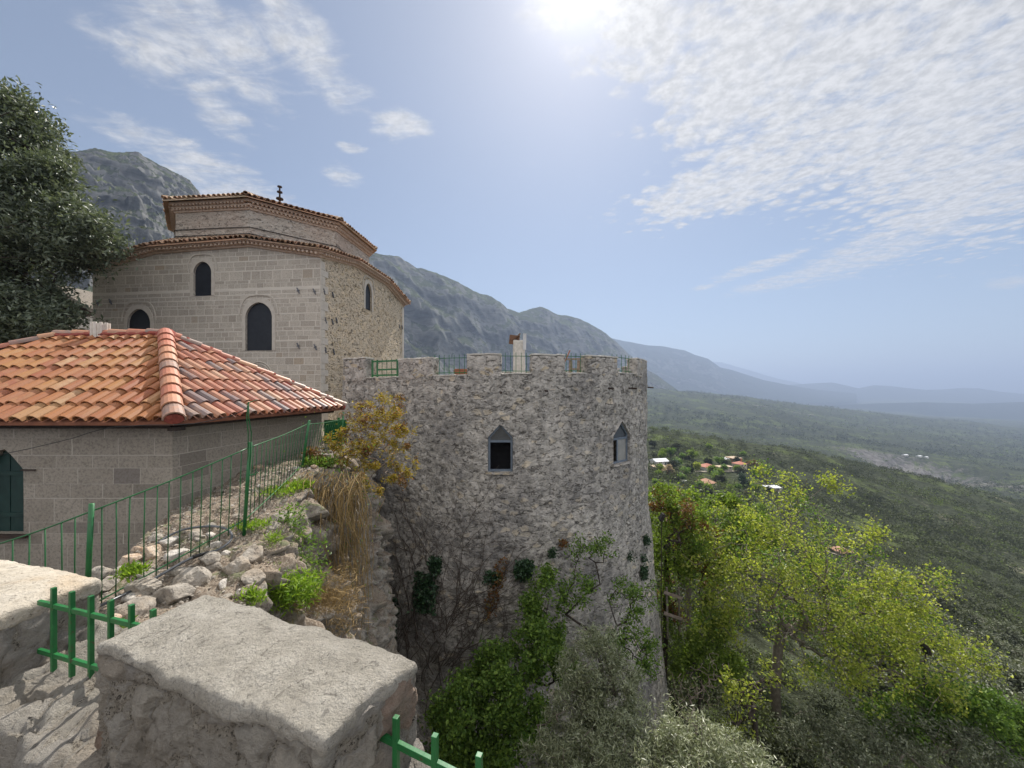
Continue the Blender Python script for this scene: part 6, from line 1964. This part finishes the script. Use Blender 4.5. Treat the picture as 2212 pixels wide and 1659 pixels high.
tuft('dull green weeds along the far end of the bar fence', 690, 1000, 8.4, 700, 0.08, (0.2, 0.15, 0.06), M['greenleaf'], 7, asp=0.3)
tuft('grey dry twiggy weeds under the fern like clump', 690, 1300, 5.3, 900, 0.14, (0.25, 0.12, 0.07), M['dryvine'], 8, asp=0.05)

tuft('small green weed under the hose loop by the house corner', 395, 1165, 5.6, 300, 0.06, (0.09, 0.08, 0.02), M['grassleaf'], 9, asp=0.3)
tuft('yellowish weed beside the pitted boulder below the hose', 545, 1290, 4.4, 420, 0.06, (0.08, 0.06, 0.04), M['grassleaf'], 10, asp=0.25)
tuft('dark green weed in the gap behind the short parapet railing', 232, 1385, 2.9, 420, 0.06, (0.07, 0.06, 0.05), M['greenleaf'], 11, asp=0.4)
tuft('green weeds at the foot of the middle fence post', 545, 1135, 5.75, 420, 0.06, (0.13, 0.1, 0.02), M['grassleaf'], 12, asp=0.25)
tuft('pale green weeds on the ledge between the middle and far fence posts', 610, 1060, 7.0, 520, 0.07, (0.16, 0.2, 0.03), M['grassleaf'], 13, asp=0.25)
tuft('dull green growth on the cliff face under the rock lip left of the hanging vines', 632, 1135, 6.1, 520, 0.06, (0.13, 0.1, 0.2), M['greenleaf'], 14, asp=0.4, up=0.2)
tuft('thin green growth lower on the cliff face left of the hanging vines', 668, 1215, 6.0, 520, 0.06, (0.16, 0.12, 0.26), M['greenleaf'], 15, asp=0.35, up=0.1)
tuft('olive brown dry growth at the cliff foot right of the fern like clump', 735, 1290, 6.2, 1500, 0.12, (0.2, 0.15, 0.3), M['dryvine'], 16, asp=0.06, up=-0.3)
# bare creeper fanning up the lower left of the tower
rc = np.random.default_rng(31)
creep = thing('bare_creeper', 'leafless dark creeper fanning over the lower left of the tower wall', 'creeper', (-1.6, 12.0, -11.5))
mb = MB()
def crawl(s_, z_, ang_, L, rad, depth):
    n_ = max(3, int(L / 0.14))
    pts = []
    for i in range(n_):
        pts.append((s_, z_))
        ang_ += rc.normal(0, 0.16) + 0.02 * (0 - ang_)
        s_ += 0.14 * math.sin(ang_)
        z_ += 0.14 * math.cos(ang_)
        if z_ > -2.2:
            break
        if depth < 3 and rc.uniform() < 0.16:
            crawl(s_, z_, ang_ + rc.choice([-1, 1]) * rc.uniform(0.35, 0.9), L * rc.uniform(0.25, 0.6), rad * 0.6, depth + 1)
    if len(pts) > 2:
        a_ = np.array(pts)
        mb.tube(tower_pt(a_, 0.05 + 0.03 * np.sin(np.arange(len(a_)))), np.linspace(rad, rad * 0.45, len(a_)), 4, cap=False)
for k in range(34):
    crawl(rc.uniform(s_of(800), s_of(1010)), rc.uniform(-10.5, -7.0), rc.normal(-0.05, 0.22), rc.uniform(2.0, 6.0), rc.uniform(0.010, 0.024), 0)
for k in range(10):
    crawl(rc.uniform(s_of(930), s_of(1040)), -8.5, rc.uniform(0.3, 0.8), rc.uniform(2.0, 3.6), 0.015, 1)
mb.build('stems', M['barevine'], creep)
V, Fq = leaves(tower_pt(np.column_stack([rc.uniform(s_of(1020), s_of(1070), 700), 0 * np.arange(700)]) + np.array([0, 0]), 0.1) * [1, 1, 0] + np.column_stack([np.zeros(700), np.zeros(700), rc.uniform(-7.6, -5.4, 700)]), 0.07, 0.6, rc)
def on_tower(px, py, n, rpx, rpy, r_):
    sp_ = s_of(px)
    Yp = Y_of(px)
    zc_ = (HY - py) / F * Yp
    s_ = sp_ + np.clip(r_.normal(0, 0.5, n), -0.8, 0.8) * rpx / F * Yp
    z_ = zc_ + np.clip(r_.normal(0, 0.5, n), -0.8, 0.8) * rpy / F * Yp
    return tower_pt(np.column_stack([s_, z_]), np.abs(r_.normal(0.06, 0.09, n)))
parts = [on_tower(1085 - 25 * t_, 1215 + 90 * t_, 60, 14, 20, rc) for t_ in np.linspace(0, 1, 9)]
V, Fq = leaves(np.vstack(parts), 0.08, 0.6, rc)
MB().add(V, Fq).build('withered_leaves', M['rustleaf'], creep)

def ivy(label, px, py, n, rpx, rpy, seed, size=0.09, mat='darkleaf'):
    r_ = np.random.default_rng(seed)
    V, Fq = leaves(on_tower(px, py, n, rpx, rpy, r_), size, 0.75, r_)
    tag(MB().add(V, Fq).build('wall_plant', M[mat]), label, 'wall plant', 'plants rooted in the tower wall')
ivy('dark ivy clump on the tower wall directly above the large green shrub', 1130, 1224, 900, 20, 22, 1)
ivy('tall dark ivy patch among the bare creeper stems', 930, 1270, 1300, 30, 45, 2)
ivy('small dark ivy patch above the tall one in the creeper', 948, 1214, 500, 14, 18, 3)
ivy('dark leaf clump at the left edge of the creeper near the cliff', 855, 1330, 900, 30, 60, 4)
ivy('green tuft high on the right side of the tower wall', 1382, 1164, 260, 11, 12, 5, 0.08)
ivy('dark tuft on the right tower edge below the higher tuft', 1373, 1233, 300, 12, 15, 6, 0.08)
ivy('brownish tuft between the two green tufts on the right tower edge', 1376, 1203, 120, 8, 9, 7, 0.07)
ivy('tiny dark plant alone on the tower between ivy clump and young tree', 1188, 1190, 130, 8, 9, 8, 0.07)
ivy('small dry brown tuft right above the young tree', 1213, 1170, 120, 10, 10, 9, 0.07, 'rustleaf')
ivy('withered brown plant left of the right edge tufts', 1348, 1196, 110, 9, 10, 10, 0.06)
ivy('dark green tuft at the foot of the brown creeper leaves', 1065, 1240, 260, 20, 14, 11)

# floodlights in the trees
def flood(label, px, py, Y, a):
    q = P(px, py, Y)
    f_ = thing('floodlight', label, 'floodlight', q - [0, 0, 0.5])
    up_ = np.array([sin(a), 0, cos(a)])
    MB().beam(q - up_ * 0.16, q + up_ * 0.16, 0.26, 0.14).build('lamp_body', M['cable'], f_, bevel=0.02)
    MB().beam(q - up_ * 0.18, q + up_ * 0.18, 0.3, 0.03).build('bezel', M['iron'], f_)
    MB().tube([q - [0, 0, 0.1], q - [0.0, -0.05, 0.6], [q[0], q[1] + 0.1, ground_z(np.array([q[0]]), np.array([q[1]]))[0]]], 0.018, 8).build('stand', M['darkbark'], f_)
flood('black floodlight on a pole among the red shooted tree beside the tower', 1430, 1117, 16.6, 0.5)
flood('black floodlight on a pole among the right hand boughs of the spring tree', 2000, 1402, 14.3, -0.3)
# timber rails among trees at the right foot of the tower
tf = thing('timber_fence', 'rough grey timber fence with two posts at the right base of the tower', 'fence', P(1452, 1370, 16.4))
for px in (1440, 1466):
    MB().beam(P(px, 1268, 16.6), P(px + 2, 1380, 16.6), 0.09, 0.09).build('post', M['bark'], tf, bevel=0.02)
for py in (1285, 1330):
    MB().beam(P(1434, py - 6, 16.5), P(1474, py + 8, 16.5), 0.05, 0.13).build('rail', M['twig'], tf, bevel=0.01)
# ------------------------------------------------------------------ village houses on the slope
def wallmat(name, c):
    return plain(name, tuple(x * 0.85 for x in c), c, 0.6, 0.9)
VM = {'white': wallmat('white_render', (0.62, 0.60, 0.56)), 'cream': wallmat('cream_render', (0.52, 0.45, 0.34)), 'orange': wallmat('orange_render', (0.50, 0.17, 0.08)), 'stone': wallmat('bare_block_wall', (0.36, 0.32, 0.27)),
      'red': plain('red_village_roof', (0.30, 0.10, 0.07), (0.40, 0.17, 0.11), 0.8, 0.8), 'terra': plain('terracotta_village_roof', (0.32, 0.17, 0.11), (0.42, 0.25, 0.17), 0.8, 0.85), 'tinroof': plain('white_tin_roof', (0.55, 0.56, 0.58), (0.70, 0.71, 0.72), 0.6, 0.45), 'tan': plain('tan_village_roof', (0.38, 0.29, 0.2), (0.46, 0.36, 0.26), 0.8, 0.85)}

def village_house(label, px, py, wpx, Y, hpx, roofpx, wallm, roofm, kind, depth=7.0, rot=0.3, storeys=1):
    """py is the ground line of the house front in the picture"""
    q = P(px, py, Y)
    q[2] = min(q[2], gz(q[0], q[1]) + 0.8)
    w_, h_, rh = wpx / F * Y, hpx / F * Y, roofpx / F * Y
    t_ = thing('village_house', label, 'house', q, 'houses of the village below the castle')
    R = np.array([[cos(rot), -sin(rot), 0], [sin(rot), cos(rot), 0], [0, 0, 1]])
    loc = lambda v: (np.asarray(v, float) @ R.T) + q
    mb = MB()
    x, y = w_ / 2, depth / 2
    V = [(-x, -y, -3), (x, -y, -3), (x, y, -3), (-x, y, -3), (-x, -y, h_), (x, -y, h_), (x, y, h_), (-x, y, h_)]
    mb.add(loc(V), np.array([[0, 1, 5, 4], [1, 2, 6, 5], [2, 3, 7, 6], [3, 0, 4, 7]]))
    mb.build('wall', VM[wallm], t_)
    e = 0.45
    mb = MB()
    if kind == 'hip':
        ridge_ = max(0.3, x - y)
        V = [(-x - e, -y - e, h_), (x + e, -y - e, h_), (x + e, y + e, h_), (-x - e, y + e, h_), (-ridge_, 0, h_ + rh), (ridge_, 0, h_ + rh)]
        mb.add(loc(V), [np.array([[0, 1, 5, 4], [2, 3, 4, 5], [0, 3, 2, 1]]), np.array([[1, 2, 5], [3, 0, 4]])])
    elif kind == 'gable':
        V = [(-x - e, -y - e, h_), (x + e, -y - e, h_), (x + e, y + e, h_), (-x - e, y + e, h_), (-x - e, 0, h_ + rh), (x + e, 0, h_ + rh)]
        mb.add(loc(V), [np.array([[0, 1, 5, 4], [2, 3, 4, 5], [0, 3, 2, 1]]), np.array([[1, 2, 5], [3, 0, 4]])])
    else:
        V = [(-x - e, -y - e, h_), (x + e, -y - e, h_), (x + e, y + e, h_ + rh), (-x - e, y + e, h_ + rh)]
        V2 = V + [(a, b_, c - 0.2) for a, b_, c in V]
        mb.add(loc(V2), np.array([[0, 1, 2, 3], [7, 6, 5, 4], [0, 4, 5, 1], [1, 5, 6, 2], [2, 6, 7, 3], [3, 7, 4, 0]]))
    mb.build('roof', VM[roofm], t_)
    nw = max(1, int(w_ / 3.2))
    for s_ in range(storeys):
        for k in range(nw):
            cx_ = -x + (k + 0.5) * w_ / nw
            zc_ = h_ * (s_ + 0.55) / storeys
            mb = MB()
            mb.add(loc([(cx_ - 0.5, -y - 0.04, zc_ - 0.6), (cx_ + 0.5, -y - 0.04, zc_ - 0.6), (cx_ + 0.5, -y - 0.04, zc_ + 0.6), (cx_ - 0.5, -y - 0.04, zc_ + 0.6)]), np.array([[0, 1, 2, 3]]))
            mb.build('window', M['glass'], t_)
    return t_
village_house('white walled house with a pale tin gable roof next to the tower edge', 1424, 1004, 30, 255, 9, 5, 'white', 'tinroof', 'gable', 7, 0.25)
village_house('low pale block house in front of the tin roofed house', 1424, 1013, 28, 245, 6, 1, 'stone', 'tan', 'flat', 6, 0.1)
village_house('pale grey stone house half hidden by trees in the middle of the village', 1476, 994, 24, 285, 5, 4, 'stone', 'tan', 'gable', 6, 0.5)
village_house('white house with a red hip roof in the village centre', 1526, 1013.5, 28, 262, 7, 6, 'white', 'red', 'hip', 8, 0.35)
village_house('two storey bright orange house at the top right of the village', 1585, 998, 22, 300, 10, 3, 'orange', 'tan', 'hip', 8, 0.2, 2)
village_house('cream house with white and red hip roof in front of the orange house', 1597, 1001, 20, 285, 7, 5, 'cream', 'red', 'hip', 7, 0.4)
village_house('long low cream building left of the orange house', 1567, 995, 26, 300, 5, 1, 'cream', 'tinroof', 'flat', 6, 0.1)
village_house('roofless block wall building below the orange house', 1563, 1012, 30, 270, 5, 0.5, 'stone', 'tan', 'flat', 5, 0.2)
village_house('beige house with a terracotta hip roof, nearest of the village', 1524, 1049, 30, 215, 8, 8, 'cream', 'terra', 'hip', 8, 0.3)
village_house('small shed with a white tin roof left of the nearest terracotta house', 1475, 1043, 13, 215, 4, 2, 'stone', 'tinroof', 'flat', 4, 0.5)
village_house('long low shed with white tin roof seen through the spring tree', 1668, 1040, 28, 240, 3, 1.5, 'stone', 'tinroof', 'flat', 5, 0.0)
village_house('terracotta roofed house half hidden behind the left of the spring tree', 1655, 1142, 34, 120, 8, 8, 'stone', 'terra', 'hip', 5, 0.3)
village_house('terracotta roofed house half hidden behind the right of the spring tree', 1815, 1170, 26, 130, 6, 7, 'stone', 'terra', 'hip', 4.5, 0.2)
for k, (px, py, Y, wd) in enumerate(((1955, 960, 1050, 10), (1985, 961, 1050, 9), (2000, 962, 1050, 6), (1670, 893, 1900, 9), (1415, 935, 700, 10), (1430, 938, 690, 12))):
    lab = ['tiny white roofed building left of three on the far slope', 'tiny white building in the middle of three on the far slope', 'tiny white building right of three on the far slope', 'tiny pale building beside the road on the far ridge', 'tiny white house left of a pair above the village', 'tiny white house right of a pair above the village'][k]
    village_house(lab, px, py, wd, Y, 2.2, 1.2, 'white', 'tinroof', 'gable', 8, 0.2)

# tracks on the slopes
def track(pts, wd, label=None):
    r_ = []
    pts = np.array(pts, float)
    q = np.array([[(a - CX) / F * b_, b_] for a, b_ in pts])
    u = np.linspace(0, len(q) - 1, 60)
    q = np.stack([np.interp(u, np.arange(len(q)), q[:, k]) for k in range(2)], 1)
    d = np.gradient(q, axis=0)
    d /= np.linalg.norm(d, axis=1, keepdims=True)
    n_ = np.stack([-d[:, 1], d[:, 0]], 1)
    L_, R_ = q + n_ * wd / 2, q - n_ * wd / 2
    V = np.concatenate([np.column_stack([s_, ground_z(s_[:, 0], s_[:, 1]) + 0.25 + 0.0006 * s_[:, 1]]) for s_ in (L_, R_)])
    k = np.arange(59)
    tag(MB().add(V, np.stack([k, k + 1, k + 61, k + 60], 1)).build('path', M['track'], origin=(0, 0, 0)), kind='structure')
track([(1780, 130), (1850, 125), (1905, 118), (1960, 112)], 2.2)
track([(1940, 100), (1990, 96), (2050, 92)], 2.0)
track([(1500, 250), (1560, 262), (1600, 275)], 2.5)
track([(1560, 2050), (1640, 2000), (1700, 2050), (1760, 2100)], 9)

# village trees that stand out
for lab, px, py, Y, wd, ht, mt, sd_ in (('round dark green tree right of the nearest terracotta village house', 1605, 1045, 225, 24, 36, 'darkleaf', 1), ('light green bushy tree between the village houses', 1497, 1000, 280, 22, 24, 'brightleaf', 2),
                                        ('pale blossoming tree below the tin roofed village house', 1443, 1045, 225, 26, 24, 'blossom', 3), ('brown bare looking tree right of the cream village house', 1625, 1002, 290, 26, 20, 'rustleaf', 4),
                                        ('yellow green tree beside the red hip roofed village house', 1506, 1012, 255, 14, 18, 'springleaf', 5), ('dark tree left of the red hip roofed village house', 1460, 1012, 250, 26, 22, 'darkleaf', 6)):
    q = P(px, py, Y)
    q[2] = gz(q[0], q[1])
    w_, h_ = wd / F * Y, ht / F * Y
    tree('village_tree', lab, 'tree', q, [(0, 0, -0.5), (0, 0, h_ * 0.4), (0, 0, h_ * 0.6)], [(q[0], q[1], q[2] + h_ * 0.6, w_ * 0.45, w_ * 0.45, h_ * 0.4), (q[0] + w_ * 0.2, q[1], q[2] + h_ * 0.45, w_ * 0.3, w_ * 0.3, h_ * 0.3), (q[0] - w_ * 0.2, q[1], q[2] + h_ * 0.5, w_ * 0.3, w_ * 0.3, h_ * 0.3)],
         60, 2600, 0.55, 0.7, M[mt], M['bark'], 0.3, 200 + sd_, 'trees standing out in the village', rmin=0.05, step=1.0, spread=0.5, twig=6)

# ------------------------------------------------------------------ scrub covering the slopes (nobody could count it)
rsx = np.random.default_rng(77)
def scatter(n, Y0, Y1, px0, px1, r0, r1, kleaf, lsz, seed, keep=None, power=1.0):
    r_ = np.random.default_rng(seed)
    px = r_.uniform(px0, px1, n)
    Y = np.exp(r_.uniform(math.log(Y0), math.log(Y1), n))
    x = (px - CX) / F * Y
    dens = fbm(np.column_stack([x, Y, 0 * x]) / (Y1 * 0.08), 3, seed)
    ok = dens > r_.uniform(-0.55, 0.25, n)
    hx, hy = (1530 - CX) / F * 255, 255
    ok &= (np.hypot((x - hx) / 45, (Y - hy) / 45) > r_.uniform(0.1, 1.0, n))
    x, Y = x[ok], Y[ok]
    z = ground_z(x, Y)
    n = len(x)
    R = r_.uniform(r0, r1, n) * r_.uniform(0.6, 1.15, n)
    tint = np.clip(0.42 + 0.55 * fbm(np.column_stack([x, Y, 0 * x]) / (Y1 * 0.12), 3, seed + 5) + r_.normal(0, 0.16, n), 0, 1)
    wood = np.clip(1 - np.abs(np.log(Y / 800.0)) / 0.45, 0, 1) * np.clip((1980 - (x / Y * F + CX)) / 250, 0, 1)
    tint = np.clip(tint + 0.42 * wood, 0, 1)
    c = np.column_stack([x, Y, z + R * 0.45])
    d = r_.normal(size=(n, kleaf, 3))
    d /= np.linalg.norm(d, axis=2, keepdims=True)
    d[:, :, 2] = np.abs(d[:, :, 2]) * 1.0 - 0.25
    lump = 1 + 0.3 * r_.normal(size=(n, kleaf, 1))
    p_ = (c[:, None] + d * R[:, None, None] * np.array([1, 1, 0.8]) * np.clip(lump, 0.35, 1.5) * r_.uniform(0.55, 1.0, (n, kleaf, 1))).reshape(-1, 3)
    sz = np.repeat(R * lsz, kleaf)
    V, Fq = leaves(p_, 1.0, 0.6, r_, 0.3, 0.0, None)
    V = p_.repeat(4, 0) + (V - p_.repeat(4, 0)) * sz.repeat(4)[:, None]
    return V, Fq, np.repeat(tint, kleaf * 4)
mb = MB()
for args in ((1700, 13.5, 34, 1420, 2500, 0.3, 0.9, 130, 0.2, 1), (2000, 30, 75, 1380, 2450, 0.6, 1.5, 70, 0.27, 2), (2300, 70, 190, 1380, 2400, 1.2, 3.0, 60, 0.28, 3), (4300, 170, 480, 1380, 2350, 1.8, 4.4, 34, 0.36, 4), (6500, 460, 1300, 1380, 2350, 3.0, 7.0, 14, 0.5, 5), (5500, 1200, 2900, 1380, 2350, 5.0, 12.0, 9, 0.6, 6), (900, 17, 200, 500, 1400, 0.8, 2.2, 24, 0.4, 7)):
    V, Fq, tn = scatter(*args)
    mb.add(V, Fq, attr=tn)
tag(mb.build('scrub', M['scrubleaf'], attr='tint', origin=(0, 0, 0)), kind='stuff')

# ordinary trees between the village houses and olives on the near slope: copies of a few grown ones
def copy_thing(src, loc, s, rz, label, group):
    o = src.copy()
    link(o)
    o.location = loc
    o.scale = (s, s, s)
    o.rotation_euler = (0, 0, rz)
    tag(o, label, None, group)
    for c in src.children:
        k = c.copy()
        link(k)
        k.parent = o
    return o
rt = np.random.default_rng(55)
protos = []
for lab, mt, sd_, px, py, Y in (('mid green bushy tree among the village houses', 'greenleaf', 31, 1545, 1025, 240), ('grey green olive tree among the village houses', 'scrubleaf', 32, 1490, 1025, 245), ('light green leafy tree among the village houses', 'brightleaf', 33, 1560, 1045, 225)):
    q = P(px, py, Y)
    q[2] = gz(q[0], q[1])
    t_, _ = tree('village_tree', lab, 'tree', q, [(0, 0, -0.5), (0, 0, 1.8), (0, 0, 3.0)], [(q[0], q[1], q[2] + 3.4, 2.2, 2.2, 1.9), (q[0] + 1.1, q[1], q[2] + 2.6, 1.6, 1.6, 1.4), (q[0] - 1.2, q[1] + 0.4, q[2] + 2.9, 1.6, 1.6, 1.4)],
                 60, 1500, 0.6, 0.7, M[mt], M['bark'], 0.25, sd_, 'ordinary trees among the village houses', rmin=0.05, step=0.8, spread=0.45, twig=6)
    protos.append((t_, lab))
for k in range(66):
    px, Y = rt.uniform(1405, 1660), math.exp(rt.uniform(math.log(150), math.log(330)))
    x = (px - CX) / F * Y
    t_, lab = protos[k % 3]
    copy_thing(t_, (x, Y, gz(x, Y)), rt.uniform(0.6, 1.25), rt.uniform(0, 6.28), lab, 'ordinary trees among the village houses')
q = np.array([46.0, 42.0, gz(46.0, 42.0)])
ot, _ = tree('slope_olive', 'grey green olive tree on the steep slope right of the spring tree', 'tree', q, [(0, 0, -0.4), (0.1, 0, 1.2), (0.0, 0.1, 2.2)], [(q[0], q[1], q[2] + 3.0, 2.2, 2.2, 1.5), (q[0] + 1.3, q[1], q[2] + 2.3, 1.5, 1.5, 1.1), (q[0] - 1.4, q[1] - 0.6, q[2] + 2.5, 1.5, 1.5, 1.2)],
            160, 5200, 0.30, 0.45, M['greyolive'], M['bark'], 0.2, 61, 'olive trees on the slope right of the spring tree', rmin=0.02, step=0.5, spread=0.3, twig=6, clump=0.5)
for k in range(46):
    px, Y = rt.uniform(1860, 2330), math.exp(rt.uniform(math.log(24), math.log(120)))
    x = (px - CX) / F * Y
    copy_thing(ot, (x, Y, gz(x, Y)), rt.uniform(0.6, 1.2), rt.uniform(0, 6.28), 'grey green olive tree on the steep slope right of the spring tree', 'olive trees on the slope right of the spring tree')

# small buildings behind the big evergreen
ob = thing('outbuilding', 'pale house with brown eaves half hidden behind the big evergreen tree', 'house', (-26.5, 24.0, -1.6))
MB().box((-27.2, 25.0, 1.2), (6.0, 5.0, 6.4)).build('wall', M['dressed'], ob)
mb = MB()
poly_prism(mb, np.array([(-24.0, 22.2, 4.4), (-24.0, 28, 4.4), (-27.2, 28, 6.2), (-27.2, 22.2, 6.2)]), np.array([0, 0, 0.22]))
poly_prism(mb, np.array([(-30.4, 22.2, 4.4), (-30.4, 28, 4.4), (-27.22, 28, 6.2), (-27.22, 22.2, 6.2)]), np.array([0, 0, 0.22]))
mb.build('roof', M['bark'], ob)
tag(MB().box((-24.6, 21.8, 1.0), (6.5, 0.5, 5.4)).build('garden_wall', M['dressed'], bevel=0.04), 'low pale garden wall between the evergreen tree and the shrine', 'wall')
